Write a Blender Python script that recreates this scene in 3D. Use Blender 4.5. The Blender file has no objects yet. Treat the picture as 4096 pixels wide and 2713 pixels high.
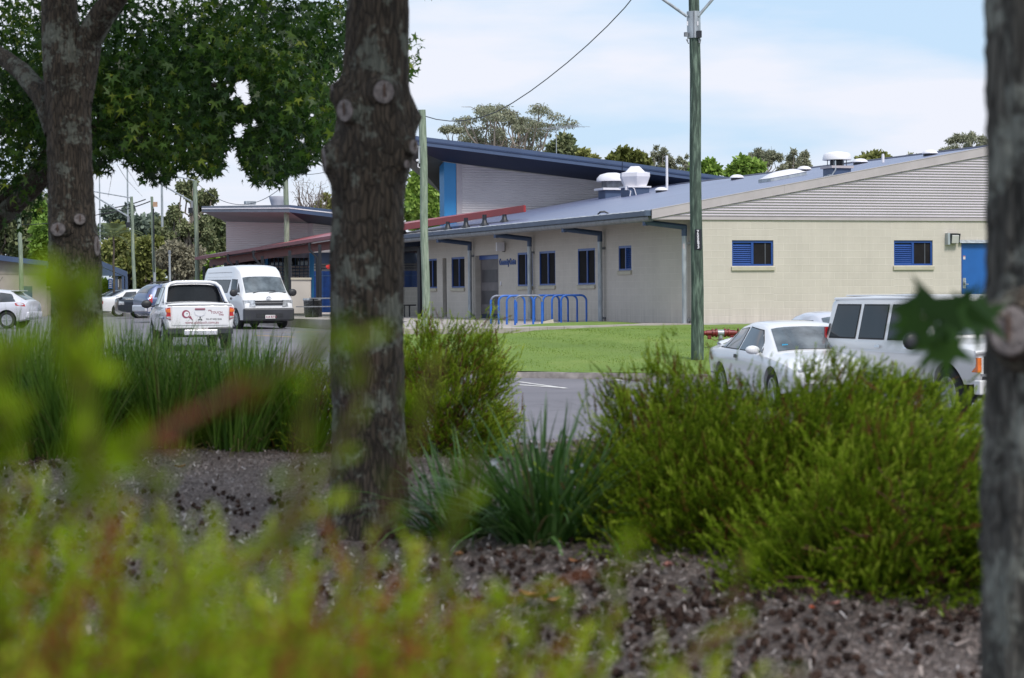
import bpy, bmesh, math, random
import numpy as np
from mathutils import Vector, Matrix
R = math.radians
# ------------------------------------------------------------------ camera
scene = bpy.context.scene
PITCH, ROLL = -0.020748, 0.0074013
cam_d = bpy.data.cameras.new("camera"); cam = bpy.data.objects.new("camera", cam_d)
scene.collection.objects.link(cam); scene.camera = cam
cam_d.sensor_width = 23.6; cam_d.lens = 50.0; cam_d.clip_start = 0.05; cam_d.clip_end = 3000
cam.matrix_world = Matrix.Rotation(math.pi/2 + PITCH, 4, 'X') @ Matrix.Rotation(-ROLL, 4, 'Z')
cam_d.dof.use_dof = True; cam_d.dof.focus_distance = 58.0; cam_d.dof.aperture_fstop = 4.0
# ------------------------------------------------------------------ sky and sun
SUN_EL, SUN_AZ = R(50), R(152)          # azimuth measured clockwise from +Y (the view direction)
world = bpy.data.worlds.new("World"); scene.world = world; world.use_nodes = True
wn, wl = world.node_tree.nodes, world.node_tree.links
wn.clear()
w_out = wn.new('ShaderNodeOutputWorld'); w_bg = wn.new('ShaderNodeBackground')
sky = wn.new('ShaderNodeTexSky'); sky.sky_type = 'NISHITA'; sky.sun_disc = False
sky.sun_elevation = SUN_EL; sky.sun_rotation = SUN_AZ; sky.air_density = 1.0; sky.dust_density = 1.6; sky.ozone_density = 1.2
tc = wn.new('ShaderNodeTexCoord'); mp = wn.new('ShaderNodeMapping'); mp.inputs['Scale'].default_value = (1.8, 1.8, 8.0)
mp.inputs['Location'].default_value = (0.35, 0.2, 0.62)
nz = wn.new('ShaderNodeTexNoise'); nz.inputs['Scale'].default_value = 2.4; nz.inputs['Detail'].default_value = 6; nz.inputs['Roughness'].default_value = 0.5
rp = wn.new('ShaderNodeValToRGB'); rp.color_ramp.elements[0].position = 0.43; rp.color_ramp.elements[1].position = 0.60
rp.color_ramp.elements[0].color = (0.06, 0.06, 0.06, 1); rp.color_ramp.elements[1].color = (0.9, 0.9, 0.9, 1)
mx = wn.new('ShaderNodeMixRGB'); mx.inputs['Color2'].default_value = (7.3, 7.4, 8.1, 1)
wl.new(tc.outputs['Generated'], mp.inputs['Vector']); wl.new(mp.outputs[0], nz.inputs['Vector']); wl.new(nz.outputs['Fac'], rp.inputs['Fac'])
wl.new(rp.outputs['Color'], mx.inputs['Fac']); pb_ = wn.new('ShaderNodeMixRGB'); pb_.inputs[0].default_value = 0.75; pb_.inputs[2].default_value = (4.9, 6.7, 8.8, 1); wl.new(sky.outputs[0], pb_.inputs[1]); wl.new(pb_.outputs[0], mx.inputs['Color1'])
wl.new(mx.outputs[0], w_bg.inputs['Color']); w_bg.inputs['Strength'].default_value = 0.09
wl.new(w_bg.outputs[0], w_out.inputs[0])
sun_d = bpy.data.lights.new("sun", 'SUN'); sun = bpy.data.objects.new("sun", sun_d); scene.collection.objects.link(sun)
sun_d.energy = 2.3; sun_d.angle = R(16); sun_d.color = (1.0, 0.95, 0.88)
sd = Vector((math.sin(SUN_AZ)*math.cos(SUN_EL), math.cos(SUN_AZ)*math.cos(SUN_EL), math.sin(SUN_EL)))
sun.rotation_euler = sd.to_track_quat('Z', 'Y').to_euler()
scene.view_settings.view_transform = 'Standard'; scene.view_settings.look = 'None'
scene.view_settings.exposure = 0.46; scene.view_settings.gamma = 1.0
scene.cycles.max_bounces = 8; scene.cycles.transparent_max_bounces = 8

# ------------------------------------------------------------------ picture <-> place
FPX, CX, CY = 8678.0, 2048.0, 1356.5
def ray(x, y):
    a, b = x-CX, y-CY; c, s = math.cos(ROLL), math.sin(ROLL)
    X, Yi = a*c-b*s, a*s+b*c
    c, s = math.cos(PITCH), math.sin(PITCH)
    return Vector((X/FPX, c+Yi/FPX*s, s-Yi/FPX*c))
def at(x, y, Y):                       # the point at distance Y that the photograph shows at (x, y)
    d = ray(x, y); return d*(Y/d.y)
def atz(x, y, z):
    d = ray(x, y); return d*(z/d.z)
def P(x, y, Y): return at(x*1.7305, y*1.7305, Y)
def projnp(V):
    c, s = math.cos(PITCH), math.sin(PITCH)
    y2 = V[:,1]*c+V[:,2]*s; z2 = -V[:,1]*s+V[:,2]*c
    y2 = np.maximum(y2, 0.01)
    x, y = FPX*V[:,0]/y2, -FPX*z2/y2
    c, s = math.cos(ROLL), math.sin(ROLL)
    return CX+x*c+y*s, CY-x*s+y*c
AZ = 0.34095
BO = Vector((5.1005, 59.3978, -0.8555)); UV_ = Vector((-math.sin(AZ), math.cos(AZ), 0)); VV = Vector((math.cos(AZ), math.sin(AZ), 0))
def B(u, v, z): return BO + UV_*u + VV*v + Vector((0, 0, z))
def lerp(a, b, t): return a+(b-a)*t
def interp(x, pts):
    if x <= pts[0][0]: return pts[0][1]
    for (a, fa), (b, fb) in zip(pts, pts[1:]):
        if x <= b: return lerp(fa, fb, (x-a)/(b-a))
    return pts[-1][1]
ROADR = [(10, -1.95), (36, -1.9), (45, -1.74), (60, -1.5), (110, -1.05), (150, -0.9), (2000, -0.9)]
ROADL = [(10, -1.75), (25, -1.62), (40, -1.53), (52, -1.44), (79, -1.17), (110, -1.02), (150, -0.9), (2000, -0.9)]
def sstep(t): t = min(1, max(0, t)); return t*t*(3-2*t)
def Hroad(x, y):
    return lerp(interp(y, ROADL), interp(y, ROADR), sstep((x+5)/5))
def kerbY(x): return 45.0-0.42*max(0, x-0.2) if x < 12 else 40.0
def Hlawn(x, y):
    k = kerbY(x)+0.14; z0 = Hroad(x, k)+0.128
    return interp(y, [(k, z0), (k+2.2, z0+0.16), (51, -1.18), (54.5, -0.93), (58, -0.875), (70, -0.87), (200, -0.87)])

# ------------------------------------------------------------------ mesh helpers
COL = scene.collection
def tag(o, label=None, cat=None, group=None, kind=None):
    if label: o['label'] = label
    if cat: o['category'] = cat
    if group: o['group'] = group
    if kind: o['kind'] = kind
    return o
def empty(name, loc=(0, 0, 0), rz=0, label=None, cat=None, group=None):
    o = bpy.data.objects.new(name, None); COL.objects.link(o); o.location = loc; o.rotation_euler = (0, 0, rz)
    o.empty_display_size = 0.1
    return tag(o, label, cat, group)
class MB:
    def __init__(s): s.v = []; s.f = []; s.uv = []; s.sm = False; s.t = []
    def add(s, vs, fs, uvs=None, tint=None):
        n = len(s.v); s.v += [tuple(p) for p in vs]
        for k, f in enumerate(fs):
            s.f.append([i+n for i in f]); s.uv.append(uvs[k] if uvs else None)
            if tint is not None: s.t.append(tint)
        return s
    def poly(s, pts, uv=None): return s.add(pts, [list(range(len(pts)))], [uv] if uv else None)
    def box(s, c, d, rot=0.0, M=None):
        x, y, z = d[0]/2, d[1]/2, d[2]/2
        vs = [Vector((a*x, b*y, e*z)) for a in (-1, 1) for b in (-1, 1) for e in (-1, 1)]
        m = M if M is not None else Matrix.Rotation(rot, 3, 'Z')
        vs = [m @ p + Vector(c) for p in vs]
        return s.add(vs, [[0,1,3,2],[4,6,7,5],[0,4,5,1],[2,3,7,6],[0,2,6,4],[1,5,7,3]])
    def hexa(s, a, b):                 # two quads a (4 pts), b (4 pts)
        return s.add(list(a)+list(b), [[3,2,1,0],[4,5,6,7],[0,1,5,4],[1,2,6,5],[2,3,7,6],[3,0,4,7]])
    def prism(s, pts, vec):
        n = len(pts); vec = Vector(vec); a = [Vector(p) for p in pts]; b = [p+vec for p in a]
        fs = [list(range(n))[::-1], list(range(n, 2*n))]+[[i, (i+1) % n, (i+1) % n+n, i+n] for i in range(n)]
        return s.add(a+b, fs)
    def tube(s, path, r, n=8, cap=True):
        path = [Vector(p) for p in path]; rs = r if isinstance(r, (list, tuple)) else [r]*len(path)
        vs = []; up = None
        for i, p in enumerate(path):
            d = (path[min(i+1, len(path)-1)]-path[max(i-1, 0)])
            if d.length < 1e-9: d = Vector((0, 0, 1))
            d.normalize()
            if up is None:
                a = Vector((0, 0, 1)) if abs(d.z) < .9 else Vector((1, 0, 0)); up = (a-d*a.dot(d)).normalized()
            else:
                up = (up-d*up.dot(d)); up = up.normalized() if up.length > 1e-6 else Vector((1, 0, 0))
            sd_ = d.cross(up)
            for k in range(n):
                t = 2*math.pi*k/n; vs.append(p+(up*math.cos(t)+sd_*math.sin(t))*rs[i])
        fs = [[i*n+k, i*n+(k+1) % n, (i+1)*n+(k+1) % n, (i+1)*n+k] for i in range(len(path)-1) for k in range(n)]
        if cap: fs += [list(range(n))[::-1], [(len(path)-1)*n+k for k in range(n)]]
        return s.add(vs, fs)
    def lathe(s, prof, c=(0, 0, 0), n=20, M=None):      # prof (r, z)
        vs = []; c = Vector(c)
        for r, z in prof:
            for k in range(n):
                t = 2*math.pi*k/n; p = Vector((r*math.cos(t), r*math.sin(t), z)); vs.append((M @ p if M is not None else p)+c)
        m = len(prof)
        fs = [[i*n+k, i*n+(k+1) % n, (i+1)*n+(k+1) % n, (i+1)*n+k] for i in range(m-1) for k in range(n)]
        fs += [list(range(n))[::-1], [(m-1)*n+k for k in range(n)]]
        return s.add(vs, fs)
    def grid(s, rows, uv=None):
        m, n = len(rows), len(rows[0]); vs = [p for r in rows for p in r]
        fs = [[i*n+k, i*n+k+1, (i+1)*n+k+1, (i+1)*n+k] for i in range(m-1) for k in range(n-1)]
        us = [[uv[i][k], uv[i][k+1], uv[i+1][k+1], uv[i+1][k]] for i in range(m-1) for k in range(n-1)] if uv else None
        return s.add(vs, fs, us)
    def build(s, name, mat, parent=None, smooth=None, sharp=35, label=None):
        me = bpy.data.meshes.new(name); me.from_pydata(s.v, [], s.f); me.update()
        if any(u for u in s.uv):
            l = me.uv_layers.new(name="uv"); k = 0
            for f, u in zip(s.f, s.uv):
                for j in range(len(f)):
                    l.data[k].uv = u[j] if u else (0, 0); k += 1
        if s.t:
            a = me.attributes.new('tint', 'FLOAT', 'FACE')
            a.data.foreach_set('value', np.array(s.t, dtype=np.float32))
        bm = bmesh.new(); bm.from_mesh(me); bmesh.ops.recalc_face_normals(bm, faces=bm.faces); bm.to_mesh(me); bm.free()
        if smooth:
            me.polygons.foreach_set('use_smooth', [True]*len(me.polygons)); me.set_sharp_from_angle(angle=R(sharp))
        me.materials.append(mat)
        o = bpy.data.objects.new(name, me); COL.objects.link(o)
        if parent: o.parent = parent
        if label: o['label'] = label
        return o
def npmesh(name, V, nper, ntot, mat, tint=None, parent=None, smooth=False):
    """V (ntot*nper,3): ntot separate polygons of nper corners"""
    me = bpy.data.meshes.new(name); me.vertices.add(len(V)); me.vertices.foreach_set('co', np.ascontiguousarray(V, dtype=np.float32).ravel())
    me.loops.add(ntot*nper); me.loops.foreach_set('vertex_index', np.arange(ntot*nper, dtype=np.int32))
    me.polygons.add(ntot); me.polygons.foreach_set('loop_start', np.arange(0, ntot*nper, nper, dtype=np.int32))
    if tint is not None:
        a = me.attributes.new('tint', 'FLOAT', 'FACE'); a.data.foreach_set('value', np.ascontiguousarray(tint, dtype=np.float32))
    me.update(calc_edges=True); me.materials.append(mat)
    o = bpy.data.objects.new(name, me); COL.objects.link(o)
    if parent: o.parent = parent
    return o

# ------------------------------------------------------------------ materials
_m = {}
def mat(name, col, rough=0.6, metal=0.0, var=0.12, vs=3.0, bump=0.0, bs=40.0, spec=0.5, coat=0.0, col2=None, stretch=(1, 1, 1), trans=0):
    if name in _m: return _m[name]
    m = bpy.data.materials.new(name); m.use_nodes = True; n, l = m.node_tree.nodes, m.node_tree.links
    b = n['Principled BSDF']; b.inputs['Roughness'].default_value = rough; b.inputs['Metallic'].default_value = metal
    b.inputs['Specular IOR Level'].default_value = spec; b.inputs['Coat Weight'].default_value = coat; b.inputs['Coat Roughness'].default_value = 0.04
    tcn = n.new('ShaderNodeTexCoord'); mpn = n.new('ShaderNodeMapping'); mpn.inputs['Scale'].default_value = stretch
    l.new(tcn.outputs['Object'], mpn.inputs['Vector'])
    nn = n.new('ShaderNodeTexNoise'); nn.inputs['Scale'].default_value = vs; nn.inputs['Detail'].default_value = 5; l.new(mpn.outputs[0], nn.inputs['Vector'])
    r = n.new('ShaderNodeValToRGB'); c2 = col2 or tuple(c*(1+var) for c in col)
    r.color_ramp.elements[0].position = 0.35; r.color_ramp.elements[1].position = 0.65
    r.color_ramp.elements[0].color = (*[c*(1-var) for c in col], 1); r.color_ramp.elements[1].color = (*c2, 1)
    l.new(nn.outputs['Fac'], r.inputs['Fac']); l.new(r.outputs[0], b.inputs['Base Color'])
    if bump:
        n2 = n.new('ShaderNodeTexNoise'); n2.inputs['Scale'].default_value = bs; n2.inputs['Detail'].default_value = 4; l.new(mpn.outputs[0], n2.inputs['Vector'])
        bp = n.new('ShaderNodeBump'); bp.inputs['Strength'].default_value = bump; bp.inputs['Distance'].default_value = 0.02
        l.new(n2.outputs['Fac'], bp.inputs['Height']); l.new(bp.outputs[0], b.inputs['Normal'])
    _m[name] = m; return m
def leafmat(name, stops, rough=0.5, trans=0.3, spec=0.4):
    m = bpy.data.materials.new(name); m.use_nodes = True; n, l = m.node_tree.nodes, m.node_tree.links
    b = n['Principled BSDF']; b.inputs['Roughness'].default_value = rough; b.inputs['Specular IOR Level'].default_value = spec
    a = n.new('ShaderNodeAttribute'); a.attribute_name = 'tint'; r = n.new('ShaderNodeValToRGB')
    el = r.color_ramp.elements
    while len(el) < len(stops): el.new(0.5)
    for e, (p, c) in zip(el, stops): e.position = p; e.color = (*c, 1)
    l.new(a.outputs['Fac'], r.inputs['Fac']); l.new(r.outputs[0], b.inputs['Base Color'])
    t = n.new('ShaderNodeBsdfTranslucent'); ms = n.new('ShaderNodeMixShader'); ms.inputs[0].default_value = trans
    l.new(r.outputs[0], t.inputs['Color']); l.new(b.outputs[0], ms.inputs[1]); l.new(t.outputs[0], ms.inputs[2])
    l.new(ms.outputs[0], n['Material Output'].inputs['Surface'])
    return m
def nodes_of(name, rough=0.7):
    m = bpy.data.materials.new(name); m.use_nodes = True; n, l = m.node_tree.nodes, m.node_tree.links
    n['Principled BSDF'].inputs['Roughness'].default_value = rough
    return m, n, l, n['Principled BSDF']
def ramp(n, l, src, stops):
    r = n.new('ShaderNodeValToRGB'); el = r.color_ramp.elements
    while len(el) < len(stops): el.new(0.5)
    for e, (p, c) in zip(el, stops): e.position = p; e.color = (*c, 1) if len(c) == 3 else c
    l.new(src, r.inputs['Fac']); return r.outputs[0]
def noise(n, l, vec, scale, detail=5, rough=0.5):
    t = n.new('ShaderNodeTexNoise'); t.inputs['Scale'].default_value = scale; t.inputs['Detail'].default_value = detail; t.inputs['Roughness'].default_value = rough
    if vec is not None: l.new(vec, t.inputs['Vector'])
    return t.outputs['Fac']
def mixc(n, l, fac, a, b, mode='MIX'):
    x = n.new('ShaderNodeMixRGB'); x.blend_type = mode
    for k, s in ((0, fac), (1, a), (2, b)):
        if isinstance(s, (int, float)): x.inputs[k].default_value = s
        elif isinstance(s, tuple): x.inputs[k].default_value = (*s, 1)
        else: l.new(s, x.inputs[k])
    return x.outputs[0]
def bumpn(n, l, b, h, st=0.4, dist=0.02):
    bp = n.new('ShaderNodeBump'); bp.inputs['Strength'].default_value = st; bp.inputs['Distance'].default_value = dist
    l.new(h, bp.inputs['Height']); l.new(bp.outputs[0], b.inputs['Normal'])
def coords(n, l, kind='Object', scale=(1, 1, 1)):
    t = n.new('ShaderNodeTexCoord'); p = n.new('ShaderNodeMapping'); p.inputs['Scale'].default_value = scale
    l.new(t.outputs[kind], p.inputs['Vector']); return p.outputs[0]
def block_mat(name, base, mortar):
    m, n, l, b = nodes_of(name, 0.85)
    uv = coords(n, l, 'UV'); br = n.new('ShaderNodeTexBrick'); l.new(uv, br.inputs['Vector'])
    br.inputs['Scale'].default_value = 1.0; br.inputs['Brick Width'].default_value = 0.4; br.inputs['Row Height'].default_value = 0.2
    br.inputs['Mortar Size'].default_value = 0.010; br.inputs['Mortar Smooth'].default_value = 0.4; br.offset = 0.5
    br.inputs['Color1'].default_value = (*base, 1); br.inputs['Color2'].default_value = (*[c*0.965 for c in base], 1); br.inputs['Mortar'].default_value = (*mortar, 1)
    ns = noise(n, l, uv, 0.9, 6, 0.6); c = mixc(n, l, 0.22, br.outputs['Color'], ramp(n, l, ns, [(0.3, (0.55, 0.55, 0.55)), (0.7, (1, 1, 1))]), 'MULTIPLY')
    sp_x = n.new('ShaderNodeSeparateXYZ'); l.new(uv, sp_x.inputs[0])
    stk = noise(n, l, coords(n, l, 'UV', (5.0, .22, 1)), 1.2, 5, .65)
    hgt = n.new('ShaderNodeMapRange'); hgt.inputs['From Min'].default_value = 0.0; hgt.inputs['From Max'].default_value = 0.55; hgt.inputs['To Min'].default_value = 0.75; hgt.inputs['To Max'].default_value = 0.12; l.new(sp_x.outputs[1], hgt.inputs['Value'])
    mm_ = n.new('ShaderNodeMath'); mm_.operation = 'MULTIPLY'; l.new(hgt.outputs[0], mm_.inputs[0]); l.new(ramp(n, l, stk, [(.42, (0, 0, 0)), (.68, (1, 1, 1))]), mm_.inputs[1])
    c = mixc(n, l, mm_.outputs[0], c, tuple(x*.62 for x in base)); l.new(c, b.inputs['Base Color'])
    inv = n.new('ShaderNodeMath'); inv.operation = 'SUBTRACT'; inv.inputs[0].default_value = 1.0; l.new(br.outputs['Fac'], inv.inputs[1])
    n3 = noise(n, l, uv, 60, 3); ad = n.new('ShaderNodeMath'); ad.operation = 'MULTIPLY_ADD'; l.new(n3, ad.inputs[0]); ad.inputs[1].default_value = 0.25; l.new(inv.outputs[0], ad.inputs[2])
    bumpn(n, l, b, ad.outputs[0], 0.5, 0.006)
    return m
M_block = block_mat('painted_block', (0.56, 0.51, 0.455), (0.60, 0.55, 0.495))
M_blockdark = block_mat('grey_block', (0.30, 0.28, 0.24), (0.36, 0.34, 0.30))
M_clad = mat('cladding', (0.52, 0.475, 0.52), 0.6, 0.0, 0.05, 0.6, spec=0.4)
M_hallclad = mat('hall_cladding', (0.52, 0.475, 0.475), 0.5, 0.0, 0.06, 0.5)
M_barge = mat('barge_beige', (0.43, 0.385, 0.40), 0.5, 0, 0.05)
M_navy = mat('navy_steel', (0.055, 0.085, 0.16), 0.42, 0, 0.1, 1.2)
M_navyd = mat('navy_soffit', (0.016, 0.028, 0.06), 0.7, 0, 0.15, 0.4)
M_gutter = mat('gutter_slate', (0.075, 0.105, 0.165), 0.4, 0, 0.1, 2)
M_sofgrey = mat('soffit_grey', (0.24, 0.32, 0.33), 0.7, 0, 0.12, 0.4)
M_sofolive = mat('soffit_olive', (0.075, 0.10, 0.085), 0.6, 0, 0.35, 0.5)
M_blue = mat('blue_frame', (0.015, 0.065, 0.27), 0.35, 0, 0.08)
M_door = mat('blue_door', (0.01, 0.10, 0.36), 0.45, 0, 0.05)
M_sky = mat('bright_blue_panel', (0.03, 0.24, 0.52), 0.45, 0, 0.08, 0.6)
M_screen = mat('dark_screen', (0.014, 0.013, 0.015), 0.85, 0, 0.25, 2.0, spec=.15)
M_glassd = mat('dark_glass', (0.012, 0.014, 0.016), 0.06, 0, 0.3, 2.0, spec=0.8)
M_sill = mat('sill', (0.48, 0.44, 0.35), 0.8, 0, 0.08)
M_galv = mat('galvanised', (0.36, 0.39, 0.42), 0.42, 0.35, 0.22, 9, stretch=(1, 1, 0.3))
M_galvd = mat('galvanised_dark', (0.21, 0.22, 0.24), 0.5, 0.3, 0.2, 6)
M_white = mat('white_plastic', (0.72, 0.70, 0.74), 0.4, 0, 0.06, 2)
M_black = mat('black_steel', (0.012, 0.014, 0.02), 0.45, 0, 0.15)
M_red = mat('red_fascia', (0.30, 0.022, 0.025), 0.4, 0, 0.1, 1)
M_redtop = mat('red_roof_top', (0.47, 0.16, 0.16), 0.35, 0, 0.12, 0.6)
M_rackb = mat('rack_blue', (0.02, 0.115, 0.46), 0.4, 0, 0.15, 6)
M_rackg = mat('rack_worn', (0.20, 0.21, 0.25), 0.5, 0.2, 0.25, 8)
M_conc = mat('concrete', (0.40, 0.375, 0.36), 0.9, 0, 0.12, 1.5, 0.2, 30)
M_kerb = mat('kerb_concrete', (0.23, 0.205, 0.195), 0.9, 0, 0.35, 4, 0.4, 25)
M_paint = mat('white_line_paint', (0.62, 0.60, 0.58), 0.8, 0, 0.2, 6)
M_ypaint = mat('yellow_line_paint', (0.62, 0.40, 0.08), 0.8, 0, 0.2, 6)
M_woodp = None
def pole_mat(name, a, b_, c_):
    m, n, l, b = nodes_of(name, 0.85)
    co = coords(n, l, 'Object', (9, 9, 1.1)); n1 = noise(n, l, co, 2.2, 6, 0.62)
    co2 = coords(n, l, 'Object', (40, 40, 1.5)); n2 = noise(n, l, co2, 1.5, 4)
    c = ramp(n, l, n1, [(0.36, a), (0.52, b_), (0.66, c_)])
    c = mixc(n, l, 0.45, c, ramp(n, l, n2, [(0.35, (0.45, 0.45, 0.45)), (0.6, (1, 1, 1))]), 'MULTIPLY')
    l.new(c, b.inputs['Base Color']); bumpn(n, l, b, n2, 0.5, 0.01); return m
M_pole = pole_mat('treated_pole_dark', (0.028, 0.045, 0.036), (0.07, 0.105, 0.08), (0.17, 0.235, 0.18))
M_polel = pole_mat('treated_pole_pale', (0.16, 0.20, 0.15), (0.25, 0.31, 0.235), (0.33, 0.37, 0.29))
def bark_mat(name, a, b_, lich, lamt=0.6, fs=1.0):
    m, n, l, b = nodes_of(name, 0.95)
    co = coords(n, l, 'Object', (1, 1, 0.19)); v = n.new('ShaderNodeTexVoronoi'); v.feature = 'DISTANCE_TO_EDGE'; v.inputs['Scale'].default_value = 55*fs
    nzv = n.new('ShaderNodeTexNoise'); nzv.inputs['Scale'].default_value = 9; nzv.inputs['Detail'].default_value = 3; l.new(co, nzv.inputs['Vector'])
    vm = n.new('ShaderNodeMixRGB'); vm.blend_type = 'ADD'; vm.inputs[0].default_value = 0.06; l.new(co, vm.inputs[1]); l.new(nzv.outputs['Color'], vm.inputs[2]); l.new(vm.outputs[0], v.inputs['Vector'])
    n1 = noise(n, l, co, 26*fs, 6, 0.65); crk = ramp(n, l, v.outputs['Distance'], [(0.0, (0.25, 0.25, 0.25)), (0.18, (1, 1, 1))])
    c = ramp(n, l, n1, [(0.3, a), (0.7, b_)]); c = mixc(n, l, 0.85, c, crk, 'MULTIPLY')
    co3 = coords(n, l, 'Object'); n3 = noise(n, l, co3, 6.5, 4, 0.6); n4 = noise(n, l, co3, 40, 5, 0.7)
    mul = n.new('ShaderNodeMath'); mul.operation = 'MULTIPLY_ADD'; l.new(n4, mul.inputs[0]); mul.inputs[1].default_value = 0.5; l.new(n3, mul.inputs[2])
    lm = ramp(n, l, mul.outputs[0], [(0.78, (0, 0, 0)), (0.86, (lamt, lamt, lamt))])
    c = mixc(n, l, lm, c, lich); l.new(c, b.inputs['Base Color'])
    ad = n.new('ShaderNodeMath'); ad.operation = 'ADD'; l.new(crk, ad.inputs[0]); l.new(n1, ad.inputs[1]); bumpn(n, l, b, ad.outputs[0], 0.9, 0.012)
    return m
M_bark = bark_mat('ridged_bark', (0.040, 0.030, 0.021), (0.108, 0.082, 0.061), (0.22, 0.235, 0.195))
M_bark2 = bark_mat('lichen_bark', (0.062, 0.058, 0.05), (0.14, 0.13, 0.112), (0.29, 0.30, 0.26), 0.7)
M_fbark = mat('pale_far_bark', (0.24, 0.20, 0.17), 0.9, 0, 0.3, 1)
M_twig = mat('red_brown_twig', (0.13, 0.05, 0.035), 0.7, 0, 0.3, 20)
M_dtwig = mat('grey_twig', (0.16, 0.13, 0.115), 0.8, 0, 0.3, 10)
M_scar = mat('cut_wood', (0.215, 0.185, 0.18), 0.9, 0, 0.35, 40, 0.5, 90)
M_scarc = mat('split_heartwood', (0.10, 0.06, 0.045), 0.9, 0, 0.3, 30)
# ================================================================== GROUND
rng = np.random.default_rng(7); rnd = random.Random(11)
def axis(a, b, fine_a, fine_b, step_f, step_c):
    out = []; x = a
    while x < b:
        out.append(x); x += step_f if fine_a <= x < fine_b else step_c
    out.append(b); return out
xs = axis(-700, 700, -60, 50, 2.5, 50); ys = axis(-60, 1200, -60, 160, 4, 60)
g = MB(); g.grid([[(x, y, Hroad(x, y)-0.06) for x in xs] for y in ys])
m, n, l, b = nodes_of('verge_grass', 0.95); co = coords(n, l)
l.new(ramp(n, l, noise(n, l, co, 0.25, 6, 0.6), [(0.35, (0.05, 0.075, 0.022)), (0.65, (0.10, 0.11, 0.045))]), b.inputs['Base Color'])
tag(g.build('ground', m, smooth=True), 'grassy ground reaching to the trees behind the buildings', 'ground', kind='structure')
# asphalt
m, n, l, b = nodes_of('asphalt', 0.62); co = coords(n, l)
big = noise(n, l, co, 0.22, 6, 0.65); fine = noise(n, l, co, 90, 3, 0.7); big2 = noise(n, l, coords(n, l, 'Object', (0.35, 1.6, 1)), 0.6, 5)
c = ramp(n, l, big, [(0.3, (0.150, 0.140, 0.158)), (0.7, (0.205, 0.192, 0.212))])
c = mixc(n, l, 0.5, c, ramp(n, l, fine, [(0.3, (0.62, 0.62, 0.62)), (0.75, (1.15, 1.13, 1.1))]), 'MULTIPLY')
c = mixc(n, l, 0.4, c, ramp(n, l, big2, [(0.4, (0.7, 0.7, 0.72)), (0.6, (1.05, 1.05, 1.05))]), 'MULTIPLY')
vc = n.new('ShaderNodeTexVoronoi'); vc.feature = 'DISTANCE_TO_EDGE'; vc.inputs['Scale'].default_value = 0.23; wv = n.new('ShaderNodeMixRGB'); wv.blend_type = 'ADD'; wv.inputs[0].default_value = 1.2; l.new(co, wv.inputs[1])
nw = n.new('ShaderNodeTexNoise'); nw.inputs['Scale'].default_value = 1.1; nw.inputs['Detail'].default_value = 6; l.new(co, nw.inputs['Vector']); l.new(nw.outputs['Color'], wv.inputs[2]); l.new(wv.outputs[0], vc.inputs['Vector'])
c = mixc(n, l, .8, c, ramp(n, l, vc.outputs['Distance'], [(0.0, (0.45, 0.45, 0.45)), (0.006, (1, 1, 1))]), 'MULTIPLY')
oil = noise(n, l, co, 0.9, 4, .5); c = mixc(n, l, .6, c, ramp(n, l, oil, [(0.30, (0.55, 0.55, 0.55)), (0.36, (1, 1, 1))]), 'MULTIPLY')
l.new(c, b.inputs['Base Color']); bumpn(n, l, b, fine, 0.5, 0.006); b.inputs['Specular IOR Level'].default_value = 0.35
g = MB(); g.grid([[(x, y, Hroad(x, y)) for x in axis(-70, 45, -70, 45, 2.5, 9)] for y in axis(13, 128, 0, 200, 3, 9)])
tag(g.build('car_park', m, smooth=True), 'grey asphalt car park in front of the buildings', 'car park', kind='structure')
# lawn
m, n, l, b = nodes_of('lawn_grass', 0.85); co = coords(n, l)
n1 = noise(n, l, co, 0.7, 6, 0.65); n2 = noise(n, l, coords(n, l, 'Object', (14, 4.5, 14)), 3.0, 4, 0.8); n3 = noise(n, l, co, 2.2, 5, 0.7)
c = ramp(n, l, n1, [(0.28, (0.115, 0.190, 0.024)), (0.5, (0.150, 0.232, 0.032)), (0.72, (0.205, 0.265, 0.055))])
c = mixc(n, l, 0.55, c, ramp(n, l, n2, [(0.28, (0.72, 0.75, 0.68)), (0.7, (1.18, 1.15, 1.1))]), 'MULTIPLY')
c = mixc(n, l, ramp(n, l, n3, [(0.62, (0, 0, 0)), (0.8, (0.35, 0.35, 0.35))]), c, (0.20, 0.20, 0.075))
l.new(c, b.inputs['Base Color']); bumpn(n, l, b, n2, 0.8, 0.03)
g = MB(); rows = []
for k in range(60):
    t = k/59; row = []
    for i in range(61):
        x = -3.3+i*0.62; y = lerp(kerbY(x)+0.14, 80, t**1.3); row.append((x, y, Hlawn(x, y)+0.008*math.sin(x*3.1+y*1.7)))
    rows.append(row)
g.grid(rows); lawn = tag(g.build('lawn', m, smooth=True), 'mown green lawn sloping up from the kerb to the building', 'lawn', kind='structure')
# short blades standing on the near part of the lawn and along its edges
lm = leafmat('lawn_blades', [(0, (0.15, 0.235, 0.03)), (0.5, (0.19, 0.28, 0.045)), (1, (0.27, 0.33, 0.09))], 0.7, 0.3, 0.2)
N = 52000; X = rng.uniform(-3.2, 16, N); T = rng.random(N)**0.8
Yk = np.array([kerbY(x) for x in X])+0.16; Y = Yk+(56.0-Yk)*T
Z = np.array([Hlawn(x, y) for x, y in zip(X, Y)]); hgt = rng.uniform(0.010, 0.024, N)*(1+1.0*(rng.random(N) > 0.985)); a = rng.uniform(0, 6.28, N)
w = 0.010; V = np.zeros((N, 3, 3)); V[:, 0] = np.stack([X-w*np.cos(a), Y-w*np.sin(a), Z-.01], 1); V[:, 1] = np.stack([X+w*np.cos(a), Y+w*np.sin(a), Z-.01], 1)
V[:, 2] = np.stack([X+rng.normal(0, .02, N), Y+rng.normal(0, .02, N), Z+hgt], 1)
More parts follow.
